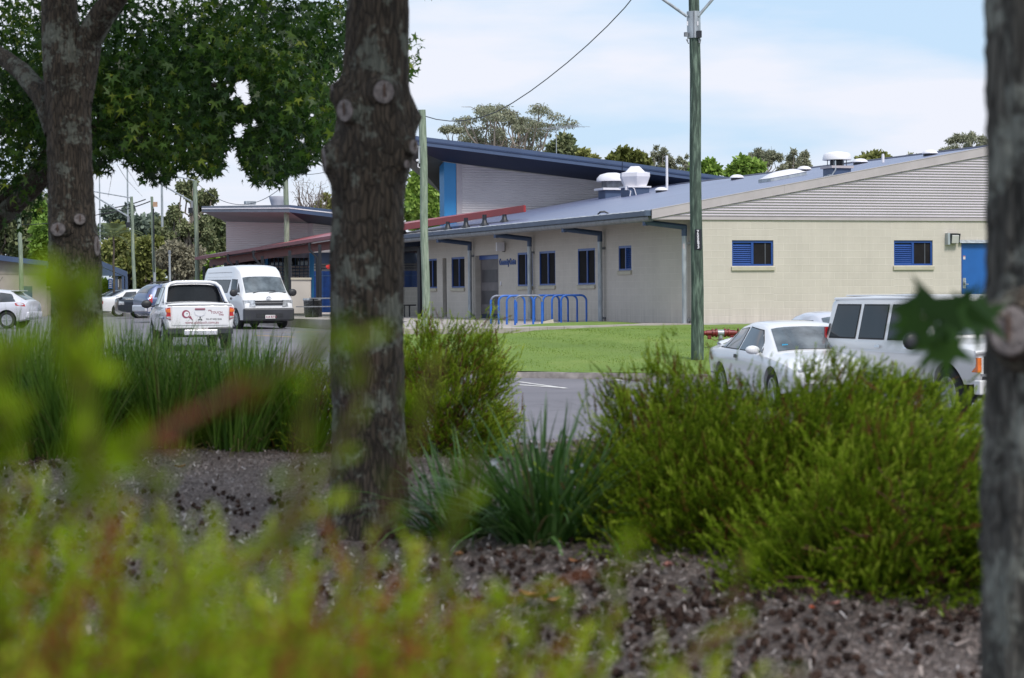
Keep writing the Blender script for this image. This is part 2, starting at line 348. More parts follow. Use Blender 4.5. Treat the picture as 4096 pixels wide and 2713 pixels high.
tag(npmesh('lawn_blades', V.reshape(-1, 3), 3, N, lm, rng.random(N)), 'short grass blades standing on the lawn', 'grass', kind='stuff')
# kerb
g = MB(); prof = [(-0.02, -0.2), (0.0, 0.0), (0.05, 0.115), (0.17, 0.125), (0.17, -0.2)]
rows = []
for i in range(70):
    x = -3.4+i*0.3; y = kerbY(x); rz = Hroad(x, y); w = 0.004*math.sin(i*1.9)
    rows.append([(x, y+a, rz+z+w if k else rz+z) for k, (a, z) in enumerate(prof)])
g.grid(rows)
rows = [[(-3.45-a, y, Hroad(-3.45, y)+z) for a, z in reversed(prof)] for y in axis(45, 54, 0, 99, 1, 1)]; g.grid(rows)
tag(g.build('kerb', M_kerb, smooth=True, sharp=30), 'weathered grey concrete kerb between lawn and car park', 'kerb', kind='structure')
# paving
def slab(name, pts, ztop, th, mat_, label, cat):
    g = MB(); g.prism([(x, y, ztop-th) for x, y in pts], (0, 0, th)); return tag(g.build(name, mat_), label, cat, kind='structure')
m, n, l, b = nodes_of('pale_paving', 0.9); co = coords(n, l)
c = ramp(n, l, noise(n, l, co, 0.8, 6, 0.6), [(0.3, (0.30, 0.265, 0.245)), (0.7, (0.44, 0.40, 0.375))])
br = n.new('ShaderNodeTexBrick'); l.new(co, br.inputs['Vector']); br.inputs['Scale'].default_value = 1; br.inputs['Brick Width'].default_value = 0.9; br.inputs['Row Height'].default_value = 0.9; br.inputs['Mortar Size'].default_value = 0.008
br.inputs['Color1'].default_value = (1, 1, 1, 1); br.inputs['Color2'].default_value = (0.93, 0.92, 0.9, 1); br.inputs['Mortar'].default_value = (0.6, 0.58, 0.56, 1)
c = mixc(n, l, 1.0, c, br.outputs['Color'], 'MULTIPLY'); l.new(c, b.inputs['Base Color'])
slab('courtyard_paving', [(-3.3, 53.7), (0.05, 53.9), (0.95, 55.3), (2.35, 57.1), (3.62, 58.6), (5.0, 58.95), (14, 62.1), (14, 75), (0, 122), (-24, 122), (-17.5, 105), (-6.9, 77), (-3.3, 69)], -0.848, 0.42, m, 'pale concrete path and courtyard paving beside the building', 'path')
g = MB(); pts = [(-0.05, 56.2), (0.5, 58.3), (1.25, 60.6), (2.35, 62.6), (2.95, 62.5), (3.65, 60.5), (3.35, 59.5), (2.35, 58.1), (1.0, 56.6)]
cx_, cy_ = 1.9, 59.7; ring2 = [(lerp(x, cx_, .35), lerp(y, cy_, .35), -0.80) for x, y in pts]; ring1 = [(x, y, -0.849) for x, y in pts]
k = len(pts); g.add(ring1+ring2+[(cx_, cy_, -0.79)], [[i, (i+1) % k, (i+1) % k+k, i+k] for i in range(k)]+[[i+k, (i+1) % k+k, 2*k] for i in range(k)])
tag(g.build('lawn_island', bpy.data.materials['lawn_grass'], smooth=True), 'narrow island of grass between the path and the cream wall', 'grass patch', kind='structure')
# painted bay lines
def gline(name, a, b_, w, mat_, H=Hroad, label=None):
    a, b_ = Vector(a), Vector(b_); d = (b_-a).normalized(); s = Vector((-d.y, d.x))*w/2; g = MB(); rows = []; n_ = 8
    for i in range(n_+1):
        p = a.lerp(b_, i/n_); rows.append([(p.x+s.x, p.y+s.y, H(p.x, p.y)+0.008), (p.x-s.x, p.y-s.y, H(p.x, p.y)+0.008)])
    g.grid(rows); o = g.build(name, mat_); return o
def groundpt(sx, sy):
    for Y_ in np.arange(15, 140, 0.1):
        p = at(sx, sy, Y_)
        if p.z <= Hroad(p.x, p.y): return Vector((p.x, p.y))
    return Vector((p.x, p.y))
for (p, q, w_, mm, lab) in [((2075, 1529), (2265, 1556), .10, M_paint, 'thin white bay line left of the open asphalt'), ((2070, 1541), (2255, 1554), .16, M_paint, 'broad white line under the thin one on the asphalt'),
                      ((2441, 1514), (2480, 1524), .13, M_paint, 'short white dash against the kerb'), ((2480, 1524), (2640, 1543), .05, M_paint, 'faint pale line running right from the short dash'),
                      ((3880, 1648), (3990, 1656), .1, M_paint, 'white bay line beside the front of the four wheel drive'),
                      ((1030, 1332), (1300, 1328), .13, M_ypaint, 'yellow line on the asphalt below the van'), ((1010, 1342), (1180, 1350), .13, M_ypaint, 'nearer yellow line on the asphalt below the van'),
                      ((440, 1290), (585, 1287), .1, M_paint, 'white line on the asphalt behind the ute')]:
    tag(gline('painted_line', groundpt(*p), groundpt(*q), w_, mm), lab, 'line', kind='structure')

# ================================================================== WALL WITH OPENINGS
def wall_holes(mb, f, a0, a1, z0, z1, holes, depth):
    """f(a, z, d) -> point; holes (a0,a1,z0,z1,depth)"""
    A = sorted({a0, a1, *[h[0] for h in holes], *[h[1] for h in holes]}); Zs = sorted({z0, z1, *[h[2] for h in holes], *[h[3] for h in holes]})
    for i in range(len(A)-1):
        for j in range(len(Zs)-1):
            am, zm = (A[i]+A[i+1])/2, (Zs[j]+Zs[j+1])/2
            if any(h[0] < am < h[1] and h[2] < zm < h[3] for h in holes): continue
            q = [(A[i], Zs[j]), (A[i+1], Zs[j]), (A[i+1], Zs[j+1]), (A[i], Zs[j+1])]
            mb.poly([f(x, z, 0) for x, z in q], q)
    for h in holes:
        c_ = [(h[0], h[2]), (h[1], h[2]), (h[1], h[3]), (h[0], h[3])]
        for k in range(4):
            p, q = c_[k], c_[(k+1) % 4]; L = abs(p[0]-q[0])+abs(p[1]-q[1])
            mb.poly([f(p[0], p[1], 0), f(q[0], q[1], 0), f(q[0], q[1], h[4]), f(p[0], p[1], h[4])], [(0.02, 0.02), (0.38, 0.02), (0.38, 0.1), (0.02, 0.1)])
def fbox(mb, f, a0, a1, z0, z1, d0, d1):
    mb.hexa([f(a0, z0, d0), f(a1, z0, d0), f(a1, z0, d1), f(a0, z0, d1)], [f(a0, z1, d0), f(a1, z1, d0), f(a1, z1, d1), f(a0, z1, d1)])
SL = 0.178; RV = 9.9; RU = 27.0
def zr(v): return 3.085+SL*(v+1.38) if v <= RV else 3.085+SL*(RV+1.38)-SL*(v-RV)
bld = empty('community_building', BO, 0, 'long low cream block building with lavender grey metal roof and blue windows', 'building')
def pb(o): o.parent = bld; o.matrix_parent_inverse = Matrix.Translation(-BO); return o
class PB(MB):
    def build(s, name, mat_, parent=None, **k):
        o = MB.build(s, name, mat_, None, **k)
        if parent is None or parent == bld: pb(o)
        else: o.parent = parent; o.matrix_parent_inverse = (Matrix.Translation(BO)).inverted() if False else Matrix.Identity(4)
        return o
fl = lambda a, z, d: B(a, d, z)                 # long wall: a=u, depth into +v
fg = lambda a, z, d: B(d, a, z)                 # gable wall: a=v, depth into +u
holesL = [(4.70, 5.69, 1.53, 2.26, .10), (7.58, 9.04, 1.13, 2.25, .10), (11.03, 12.51, 1.13, 2.24, .10), (13.15, 14.63, 1.12, 2.24, .10),
          (16.6, 19.13, 0.0, 2.23, .30), (20.33, 21.88, 1.10, 2.22, .12), (22.47, 22.95, 0.02, 2.20, .15), (23.65, 25.0, 1.10, 2.21, .12)]
holesG = [(1.033, 2.297, 1.582, 2.29, .09), (6.076, 7.328, 1.582, 2.295, .09), (8.258, 9.25, 0.0, 2.235, .06)]
w = PB(); wall_holes(w, fl, 0.0, RU, 0, 2.86, holesL, .1)
w.poly([B(0, 0, 2.86), B(RU, 0, 2.86), B(RU, 0, 3.30), B(0, 0, 3.30)], [(0, 2.86), (RU, 2.86), (RU, 3.3), (0, 3.3)])
wall_holes(w, fg, 0.0, 20.2, 0, 2.877, holesG, .1)
w.poly([B(RU, 0, 0), B(RU, 20.2, 0), B(RU, 20.2, 2.88), B(RU, 0, 2.88)], [(0, 0), (20, 0), (20, 2.8), (0, 2.8)]); w.poly([B(0, 20.2, 0), B(RU, 20.2, 0), B(RU, 20.2, 2.88), B(0, 20.2, 2.88)], [(0, 0), (27, 0), (27, 2.8), (0, 2.8)])
w.build('block_wall', M_block)
# dark interior backing so that nothing shows through the openings
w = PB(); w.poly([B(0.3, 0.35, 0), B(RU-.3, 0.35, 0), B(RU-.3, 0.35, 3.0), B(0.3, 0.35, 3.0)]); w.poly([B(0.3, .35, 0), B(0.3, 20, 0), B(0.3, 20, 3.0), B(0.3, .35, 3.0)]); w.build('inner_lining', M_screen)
# footing strip
w = PB(); w.hexa([B(-.45, -.05, -.2), B(-.45, 20, -.2), B(-.002, 20, -.2), B(-.002, -.05, -.2)], [B(-.45, -.05, .015), B(-.45, 20, .015), B(-.002, 20, .015), B(-.002, -.05, .015)]); w.build('footing_strip', M_conc)
# gable cladding (corrugated) and its flashings
def corrugate(mb, f, zs, a_of, amp, pitch, prof=4):
    z = zs[0]; rows = []; k = 0
    while z <= zs[1]:
        a0_, a1_ = a_of(z); d = -0.012-amp*(0.5-0.5*math.cos(2*math.pi*(z-zs[0])/pitch)); rows.append([f(a0_, z, d), f(lerp(a0_, a1_, .5), z, d), f(a1_, z, d)]); z += pitch/prof
    mb.grid(rows)
w = PB(); corrugate(w, fg, (2.93, 5.05), lambda z: ((z+0.17-3.085)/SL-1.38, 2*RV+1.38-(z+0.17-3.085)/SL), 0.036, 0.0765, 8)
w.build('gable_cladding', M_clad, smooth=True, sharp=80)
w = PB(); fbox(w, fg, -1.36, 20.2, 2.85, 2.93, -0.045, 0.0); w.build('base_flashing', M_barge)
w = PB()
for v0, v1 in ((-1.385, 2.6), (2.604, 9.9)):
    for dz0, dz1, d0, d1 in ((-.20, .03, -.075, -.05), (-.215, -.195, -.082, -.045), (.02, .038, -.085, .06)):
        w.hexa([B(d0, v0, zr(v0)+dz0), B(d0, v1, zr(v1)+dz0), B(d1, v1, zr(v1)+dz0), B(d1, v0, zr(v0)+dz0)], [B(d0, v0, zr(v0)+dz1), B(d0, v1, zr(v1)+dz1), B(d1, v1, zr(v1)+dz1), B(d1, v0, zr(v0)+dz1)])
w.hexa([B(-.075, RV, zr(RV)-.2), B(-.075, 20.2, zr(20.2)-.2), B(-.05, 20.2, zr(20.2)-.2), B(-.05, RV, zr(RV)-.2)], [B(-.075, RV, zr(RV)+.03), B(-.075, 20.2, zr(20.2)+.03), B(-.05, 20.2, zr(20.2)+.03), B(-.05, RV, zr(RV)+.03)])
w.build('barge_board', M_barge)
# roof
m, n, l, b = nodes_of('ribbed_roof', 0.34); uv = coords(n, l, 'UV'); b.inputs['Specular IOR Level'].default_value = 0.7
sep = n.new('ShaderNodeSeparateXYZ'); l.new(uv, sep.inputs[0])
def wavemask(src, period, w0):
    mm = n.new('ShaderNodeMath'); mm.operation = 'MULTIPLY'; mm.inputs[1].default_value = 1/period; l.new(src, mm.inputs[0])
    fr = n.new('ShaderNodeMath'); fr.operation = 'FRACT'; l.new(mm.outputs[0], fr.inputs[0])
    lt = n.new('ShaderNodeMath'); lt.operation = 'LESS_THAN'; lt.inputs[1].default_value = w0; l.new(fr.outputs[0], lt.inputs[0]); return lt.outputs[0]
rib = wavemask(sep.outputs[0], 0.2, 0.18); sx_ = wavemask(sep.outputs[0], 0.2, 0.36); sy_ = wavemask(sep.outputs[1], 0.92, 0.07)
sc = n.new('ShaderNodeMath'); sc.operation = 'MULTIPLY'; l.new(sx_, sc.inputs[0]); l.new(sy_, sc.inputs[1])
cn = noise(n, l, coords(n, l, 'UV', (0.35, 0.12, 1)), 2.2, 6, 0.6)
c = ramp(n, l, cn, [(0.3, (0.125, 0.145, 0.245)), (0.7, (0.170, 0.195, 0.315))])
c = mixc(n, l, rib, c, mixc(n, l, .30, c, (0.06, 0.07, 0.13))); c = mixc(n, l, sc.outputs[0], c, (0.05, 0.055, 0.10)); l.new(c, b.inputs['Base Color'])
bumpn(n, l, b, rib, 0.45, 0.03); M_roof = m
w = PB()
for v0, v1 in ((-1.40, RV), (RV, 2*RV+1.4)):
    L = math.hypot(v1-v0, zr(v1)-zr(v0))
    w.add([B(-.06, v0, zr(v0)), B(RU+.05, v0, zr(v0)), B(RU+.05, v1, zr(v1)), B(-.06, v1, zr(v1))], [[0, 1, 2, 3]], [[(0, 0), (RU, 0), (RU, L), (0, L)]])
    w.add([B(-.045, v0, zr(v0)-.06), B(RU+.05, v0, zr(v0)-.06), B(RU+.05, v1, zr(v1)-.06), B(-.045, v1, zr(v1)-.06)], [[0, 1, 2, 3]], [[(0, 0), (RU, 0), (RU, L), (0, L)]])
w.hexa([B(-.05, RV-.12, zr(RV)-.01), B(RU, RV-.12, zr(RV)-.01), B(RU, RV+.12, zr(RV)-.01), B(-.05, RV+.12, zr(RV)-.01)], [B(-.05, RV-.1, zr(RV)+.03), B(RU, RV-.1, zr(RV)+.03), B(RU, RV+.1, zr(RV)+.03), B(-.05, RV+.1, zr(RV)+.03)])
w.build('roof', M_roof)
w = PB()                                                           # lead-coloured soaker along the eave
rows = []
for i in range(160):
    u = 0.0+i*0.168; rows.append([B(u, -1.40, zr(-1.4)+.012+.012*math.sin(i*2.1)), B(u+.06*math.sin(i*1.3), -1.15+.05*math.sin(i*.9), zr(-1.15)+.014)])
w.grid(rows); w.build('eave_flashing', mat('pale_flashing', (0.42, 0.43, 0.44), 0.45, 0.3, 0.2, 3))
w = PB()
w.hexa([B(-.0, -1.50, 2.955), B(RU, -1.50, 2.955), B(RU, -1.40, 2.955), B(-.0, -1.40, 2.955)], [B(-.0, -1.52, 3.085), B(RU, -1.52, 3.085), B(RU, -1.385, 3.085), B(0, -1.385, 3.085)])
w.hexa([B(-.01, -1.53, 2.95), B(.12, -1.53, 2.95), B(.12, -1.38, 2.95), B(-.01, -1.38, 2.95)], [B(-.01, -1.53, 3.10), B(.12, -1.53, 3.10), B(.12, -1.38, 3.10), B(-.01, -1.38, 3.10)])
w.build('gutter', M_gutter)
w = PB(); w.tube([B(0.1, -1.33, 2.90), B(RU, -1.33, 2.90)], 0.10, 16); w.build('eave_beam', M_galvd, smooth=True, sharp=60)
w = PB(); w.poly([B(0.02, -1.39, 2.97), B(RU, -1.39, 2.97), B(RU, 0, 3.22), B(0.02, 0, 3.22)]); w.build('eave_lining', mat('eave_lining', (0.16, 0.165, 0.175), 0.8))
# down pipes
for k in range(5):
    u = 0.56+6.24*k
    if k == 4: continue
    dp = PB(); dp.tube([B(u, -.15, 0), B(u, -.15, 2.45)], 0.072, 18)
    dpo = dp.build('downpipe', M_galv, smooth=True, sharp=60)
    e = PB(); e.tube([B(u, -.15, 2.42), B(u, -.15, 2.70)], 0.078, 18); e.tube([B(u, -.10, 2.66), B(u, -1.36, 2.80)], 0.078, 18); e.tube([B(u, -1.31, 2.70), B(u, -1.31, 2.97)], 0.082, 4)
    eo = e.build('elbow', M_navy, dpo, smooth=True, sharp=50); eo.matrix_parent_inverse = dpo.matrix_parent_inverse.inverted() if False else Matrix.Identity(4)
    for z in (2.22, 0.10):
        h = PB(); h.box(B(u, -.05, z), (.10, .16, .07), -AZ*0+AZ)
        h.build('bracket', M_galvd, dpo)
    if k == 0:
        h = PB(); q = [B(u-.05, -.2185, 2.08), B(u+.05, -.2185, 2.08), B(u+.05, -.2185, 2.2), B(u-.05, -.2185, 2.2)]
        c0 = B(u, -.15, 2.14); rows = [[c0+Vector((math.sin(t)*.0745, -math.cos(t)*.0745, dz)) for t in (-.75, -.55, -.35, -.15, .05)] for dz in (-.07, .07)]
        h.grid(rows); h.build('warning_label', mat('label_paper', (0.55, 0.48, 0.50), 0.6), dpo)
# windows
def window(f, a0, a1, z0, z1, dep, panes, sill=True, bars=None):
    fr = PB(); t = .05
    fbox(fr, f, a0, a1, z0, z0+t, dep-.05, dep); fbox(fr, f, a0, a1, z1-t-.02, z1, dep-.05, dep)
    fbox(fr, f, a0, a0+t, z0+t, z1-t-.02, dep-.05, dep); fbox(fr, f, a1-t, a1, z0+t, z1-t-.02, dep-.05, dep)
    xs_ = [a0+t]+[a0+(a1-a0)*p for p in panes[1]]+[a1-t]
    for x in xs_[1:-1]: fbox(fr, f, x-.035, x+.035, z0+t, z1-t-.02, dep-.055, dep)
    fo = fr.build('window', M_blue)
    for k, kind in enumerate(panes[0]):
        p0, p1 = xs_[k]+(.035 if k else 0), xs_[k+1]-(.035 if k < len(panes[0])-1 else 0)
        q = PB()
        if kind == 'l':
            z = z0+t+.005
            while z < z1-t-.06:
                q.hexa([f(p0, z, dep-.045), f(p1, z, dep-.045), f(p1, z+.012, dep-.04), f(p0, z+.012, dep-.04)], [f(p0, z+.034, dep-.012), f(p1, z+.034, dep-.012), f(p1, z+.044, dep-.008), f(p0, z+.044, dep-.008)])
                z += .055
            q.build('louvre', M_blue, fo)
            q = PB(); fbox(q, f, p0, p1, z0+t, z1-t-.02, dep-.004, dep+.01); q.build('louvre_backing', M_navyd, fo)
        else:
            fbox(q, f, p0, p1, z0+t, z1-t-.02, dep-.018, dep-.006); q.build('fly_screen', M_screen, fo)
            q = PB(); fbox(q, f, p0, p1, z0+t, z1-t-.02, dep-.004, dep+.004); q.build('pane', M_glassd, fo)
            if bars:
                q = PB(); fbox(q, f, lerp(p0, p1, bars)-.015, lerp(p0, p1, bars)+.015, z0+t, z1-t-.02, dep-.028, dep-.0185); q.build('security_bar', mat('bar_grey', (.07, .075, .09), .5), fo)
    if sill:
        q = PB(); q.hexa([f(a0-.03, z0-.125, -.05), f(a1+.03, z0-.125, -.05), f(a1+.03, z0-.125, -.003), f(a0-.03, z0-.125, -.003)], [f(a0-.03, z0-.03, -.055), f(a1+.03, z0-.03, -.055), f(a1+.03, z0-.004, .0), f(a0-.03, z0-.004, .0)])
        q.build('sill', M_sill, fo)
    return fo
for i, h in enumerate(holesL):
    if i in (4, 6): continue
    pn = (('l', 's'), (.45,)) if i == 0 else (('s', 's'), (.46,))
    window(fl, h[0], h[1], h[2], h[3], h[4]-.045, pn)
for h in holesG[:2]: window(fg, h[0], h[1], h[2], h[3], h[4], (('l', 's'), (.50,)), bars=.68)
# entrance door (recessed, timber with panels) and narrow dark doorway
q = PB(); fbox(q, fl, 16.6, 19.13, 2.08, 2.23, .16, .26); q.build('door_head', M_blue)
M_tim = mat('grey_timber', (0.13, 0.115, 0.12), 0.6, 0, 0.15, 2); M_timd = mat('dark_panel', (0.045, 0.04, 0.045), 0.5, 0, 0.2)
q = PB(); fbox(q, fl, 16.62, 19.1, 0.16, 2.08, .20, .26); do = q.build('entrance_door', M_tim)
for z0, z1 in ((.5, .98), (1.27, 1.72)):
    q = PB(); fbox(q, fl, 17.3, 18.95, z0, z1, .192, .201); q.build('door_panel', M_timd, do)
q = PB(); fbox(q, fl, 16.62, 19.1, 0.0, .15, .2, .25); q.build('kick_board', M_navyd, do)
q = PB(); fbox(q, fl, 22.47, 22.95, 0.02, 2.2, .13, .15); q.build('doorway', M_black)
# blue gable door
q = PB(); fbox(q, fg, 8.30, 9.22, 0.02, 2.2, .035, .06); do = q.build('blue_door', M_door)
q = PB(); fbox(q, fg, 8.262, 8.30, 0.0, 2.23, .0, .06); fbox(q, fg, 8.30, 9.25, 2.2, 2.235, .0, .06); q.build('door_frame', M_blue, do)
q = PB(); fbox(q, fg, 8.32, 8.42, .92, 1.22, .024, .035); q.build('lock_plate', M_galv, do)
q = PB(); q.tube([B(.02, 8.37, 1.04), B(-.03, 8.37, 1.04), B(-.03, 8.47, 1.04)], .014, 8); q.lathe([(.0, 0), (.028, 0), (.03, .05), (0, .055)], B(-.005, 8.37, 1.1), 12, Matrix.Rotation(R(90), 3, 'X')); q.build('handle', M_galv, do, smooth=True)
q = PB(); fbox(q, fg, 8.335, 8.41, 1.75, 1.86, .030, .035); q.build('notice', mat('label_paper', (.5, .48, .5)), do)
q = PB(); fbox(q, fg, 8.337, 8.408, 1.835, 1.857, .0285, .030); q.build('notice_band', M_red, do)
q = PB(); q.hexa([B(-.10, 8.16, 2.22), B(-.10, 9.4, 2.22), B(-.002, 9.4, 2.22), B(-.002, 8.16, 2.22)], [B(-.09, 8.16, 2.245), B(-.09, 9.4, 2.245), B(-.002, 9.4, 2.31), B(-.002, 8.16, 2.31)]); q.build('door_hood', M_galv)
# wall lamp by the blue door (bulkhead flood) and the one over the entrance
q = PB(); fbox(q, fg, 7.73, 7.80, 2.17, 2.50, -.16, -.002); lo = q.build('wall_lamp', M_galv)
q = PB(); q.hexa([B(-.16, 7.80, 2.20), B(-.16, 8.10, 2.20), B(-.002, 8.10, 2.24), B(-.002, 7.80, 2.24)], [B(-.20, 7.80, 2.48), B(-.20, 8.12, 2.48), B(-.002, 8.12, 2.50), B(-.002, 7.80, 2.50)]); q.build('lamp_box', M_black, lo)
q = PB(); q.hexa([B(-.185, 7.84, 2.21), B(-.185, 8.06, 2.21), B(-.161, 8.06, 2.21), B(-.161, 7.84, 2.21)], [B(-.215, 7.84, 2.42), B(-.215, 8.06, 2.42), B(-.197, 8.06, 2.44), B(-.197, 7.84, 2.44)]); q.build('diffuser', mat('frosted', (.42, .41, .40), .3), lo)
q = PB(); q.box(B(15.6, -.28, 2.47), (.28, .10, .30), AZ); lo = q.build('wall_lamp', M_white)
q = PB(); q.prism([B(15.85, -.02, 2.6), B(15.85, -.28, 2.6), B(15.85, -.20, 2.42), B(15.85, -.02, 2.30)], UV_*.22); q.build('lamp_hood', M_black, lo)
q = PB(); q.box(B(16.3, -.02, 1.22), (.04, .07, .13), AZ); q.build('door_button', M_white)
q = PB(); q.box(B(14.2+6, -.5, 3.0), (.5, .2, .12), AZ); q.build('eave_box', M_galvd)
# entry screen beyond the shadowed windows
q = PB(); fbox(q, fl, 25.5, 25.85, 0, 2.7, -.10, .05); fbox(q, fl, 25.85, 32, 2.55, 2.7, -.10, .05); fbox(q, fl, 31.8, 32, 0, 2.55, -.1, .05)
so = q.build('entry_screen', M_black); q = PB(); fbox(q, fl, 25.85, 31.8, 1.15, 2.55, -.04, -.02); q.build('glass_panel', M_glassd, so)
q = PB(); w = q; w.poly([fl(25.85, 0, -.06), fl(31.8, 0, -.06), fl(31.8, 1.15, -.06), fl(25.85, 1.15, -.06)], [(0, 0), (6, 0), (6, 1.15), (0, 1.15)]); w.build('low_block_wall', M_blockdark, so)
# link block beyond the screen
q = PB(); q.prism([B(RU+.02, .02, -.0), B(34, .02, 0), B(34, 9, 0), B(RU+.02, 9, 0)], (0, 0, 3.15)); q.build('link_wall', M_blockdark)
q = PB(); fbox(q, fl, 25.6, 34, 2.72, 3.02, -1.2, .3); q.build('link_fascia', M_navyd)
# lettering
def text(s, size, ext, name, mat_, o, xdir, ydir, parent=None, bold=0.0, label=None, align='LEFT', sx=1.0):
    cu = bpy.data.curves.new(name, 'FONT'); cu.body = s; cu.size = size; cu.extrude = ext; cu.offset = bold; cu.align_x = align
    cu.resolution_u = 2
    ob = bpy.data.objects.new(name, cu); COL.objects.link(ob); bpy.context.view_layer.update()
    me = bpy.data.meshes.new_from_object(ob.evaluated_get(bpy.context.evaluated_depsgraph_get()))
    bpy.data.objects.remove(ob); X, Yv = Vector(xdir).normalized(), Vector(ydir).normalized(); Zv = X.cross(Yv)
    M_ = Matrix(((X.x*sx, Yv.x, Zv.x, o[0]), (X.y*sx, Yv.y, Zv.y, o[1]), (X.z*sx, Yv.z, Zv.z, o[2]), (0, 0, 0, 1)))
    me.transform(M_); me.materials.clear(); me.materials.append(mat_); me.name = name
    r = bpy.data.objects.new(name, me); COL.objects.link(r)
    if parent: r.parent = parent
    if label: r['label'] = label
    return r
pb(text('Community Centre', .30, .012, 'wall_lettering', M_blue, B(16.45, -.02, 1.86), -UV_, (0, 0, 1), bold=.006, sx=.70))
# roof plant
def onroof(sx, sy):
    d = ray(sx, sy); nrm = Vector((0, 0, 1))-VV*SL; c0 = B(0, -1.38, 3.085); t = (c0@nrm)/(d@nrm); q_ = d*t-BO
    return q_@UV_, q_@VV
S3 = Matrix((UV_, VV, Vector((0, 0, 1)))).transposed()
def dome(sx, sy, wpx):
    u, v = onroof(sx, sy); r = wpx/2/8678*B(u, v, 4).y
    q = PB(); q.lathe([(r*.84, -.15), (r*.84, .06)], B(u, v, zr(v)), 20); o = q.build('roof_vent', M_black, smooth=True)
    q = PB(); q.lathe([(r*.97, .045), (r, .055), (r*.97, .08), (r*.8, .125), (r*.5, .16), (r*.02, .175)], B(u, v, zr(v)), 24); q.build('dome', M_white, o, smooth=True, sharp=50)
for a in ((2645, 768, 54), (2948, 718, 58), (3217, 685, 58), (3440, 656, 64), (3720, 622, 64)): dome(*a)
u, v = onroof(3130, 716); q = PB(); M_ = Matrix.Rotation(-math.atan(SL)*0, 3, 'X')
hx = [(-.42, -.62), (.42, -.62), (.42, .62), (-.42, .62)]
q.hexa([B(u+a, v+c_, zr(v+c_)-.02) for a, c_ in hx], [B(u+a, v+c_, zr(v+c_)+.10) for a, c_ in hx]); o = q.build('skylight', M_galv)
q = PB(); rows = [[B(u+.44*s, v+.64*t, zr(v+.64*t)+.105+.16*(1-s*s)*(1-t**4)) for s in np.linspace(-1, 1, 9)] for t in np.linspace(-1, 1, 11)]; q.grid(rows); q.build('skylight_dome', M_white, o, smooth=True)
u, v = onroof(3532, 650); q = PB(); q.tube([B(u, v, zr(v)-.1), B(u, v, zr(v)+.22)], .045, 12); q.tube([B(u, v, zr(v)+.22), B(u, v, zr(v)+.26)], .036, 12); q.build('vent_pipe', M_white, smooth=True)
u, v = onroof(2668, 760); q = PB(); q.tube([B(u, v, zr(v)-.1), B(u, v, zr(v)+1.25)], .045, 10); q.build('vent_pipe', M_white, smooth=True)
# mushroom fan
u, v = onroof(3348, 700); u = max(u, .62); c0 = B(u, v, zr(v)-.17); q = PB(); q.box(c0+Vector((0, 0, .10)), (.58, .58, .5), AZ); o = q.build('exhaust_fan', M_navy)
q = PB(); q.box(c0+Vector((0, 0, .38)), (.70, .70, .07), AZ); q.build('fan_curb', M_barge, o)
q = PB(); q.lathe([(.18, .41), (.20, .46), (.20, .56), (.17, .6)], c0, 20); q.build('fan_motor', M_black, o, smooth=True)
for a in range(6):
    q = PB(); t = a*math.pi/3; q.tube([c0+Vector((.27*math.cos(t), .27*math.sin(t), .41)), c0+Vector((.27*math.cos(t), .27*math.sin(t), .62))], .012, 6); q.build('fan_stay', M_galvd, o)
q = PB(); q.lathe([(.30, .60), (.41, .59), (.41, .62), (.385, .74), (.33, .79), (.16, .825), (.01, .84)], c0, 28); q.build('fan_cowl', M_white, o, smooth=True, sharp=40)
q = PB(); q.tube([c0+Vector((-.1, -.36, .55)), c0+Vector((-.1, -.40, .3)), c0+Vector((-.2, -.40, .14))], .022, 8); q.box(c0+Vector((-.24, -.36, .1)), (.14, .1, .12), AZ); q.tube([c0+Vector((-.3, -.36, .12)), c0+Vector((-.42, -.36, .1)), c0+Vector((-.5, -.36, -.02))], .018, 6); q.build('conduit', M_galv, o, smooth=True)
# big kitchen exhaust
u, v = onroof(2540, 780); c0 = B(u, v, zr(v)); q = PB(); q.box(c0+Vector((0, 0, -.02)), (.80, .80, .56), AZ); o = q.build('kitchen_exhaust', M_navy)
q = PB(); q.box(c0+Vector((0, 0, .28)), (.92, .92, .05), AZ); q.build('exhaust_flange', M_white, o)
q = PB(); q.lathe([(.46, .31), (.60, .66), (.60, .80), (.40, .84), (.18, 1.05), (.01, 1.055)], c0, 6, Matrix.Rotation(AZ+.25, 3, 'Z')); q.build('exhaust_hood', M_white, o)
q = PB(); q.tube([c0+Vector((-.15, -.45, .28)), c0+Vector((-.05, -.52, .2)), c0+Vector((.02, -.5, -.05))], .018, 6); q.tube([c0+Vector((-.3, -.45, .2)), c0+Vector((-.18, -.5, .1)), c0+Vector((-.22, -.5, -.08))], .018, 6); q.box(c0+Vector((-.32, -.44, .22)), (.14, .08, .12), AZ); q.build('conduit', M_white, o)
u, v = onroof(2462, 787); c0 = B(u+.5, v, zr(v)); q = PB(); q.box(c0+Vector((0, 0, .0)), (.72, .72, .5), AZ); o = q.build('kitchen_exhaust', M_navy)
q = PB(); q.box(c0+Vector((0, 0, .30)), (.98, .94, .08), AZ); q.build('exhaust_flange', M_white, o)
q = PB(); q.box(c0+Vector((.05, 0, .48)), (.60, .60, .30), AZ); q.build('exhaust_grille', M_galvd, o)
q = PB(); q.lathe([(.48, .62), (.60, .60), (.59, .72), (.46, .86), (.2, .93), (.01, .935)], c0+Vector((.06, 0, 0)), 24); q.build('exhaust_hood', M_white, o, smooth=True, sharp=40)
# stray bird-shaped strap near the eave
u, v = onroof(2412, 858); q = PB(); q.tube([B(u+.05, v-.15, zr(v)+.0), B(u, v-.08, zr(v)+.07), B(u, v+.05, zr(v)+.08), B(u-.05, v+.2, zr(v)+.01)], [.02, .03, .03, .015], 6); q.build('loose_strap', M_black)
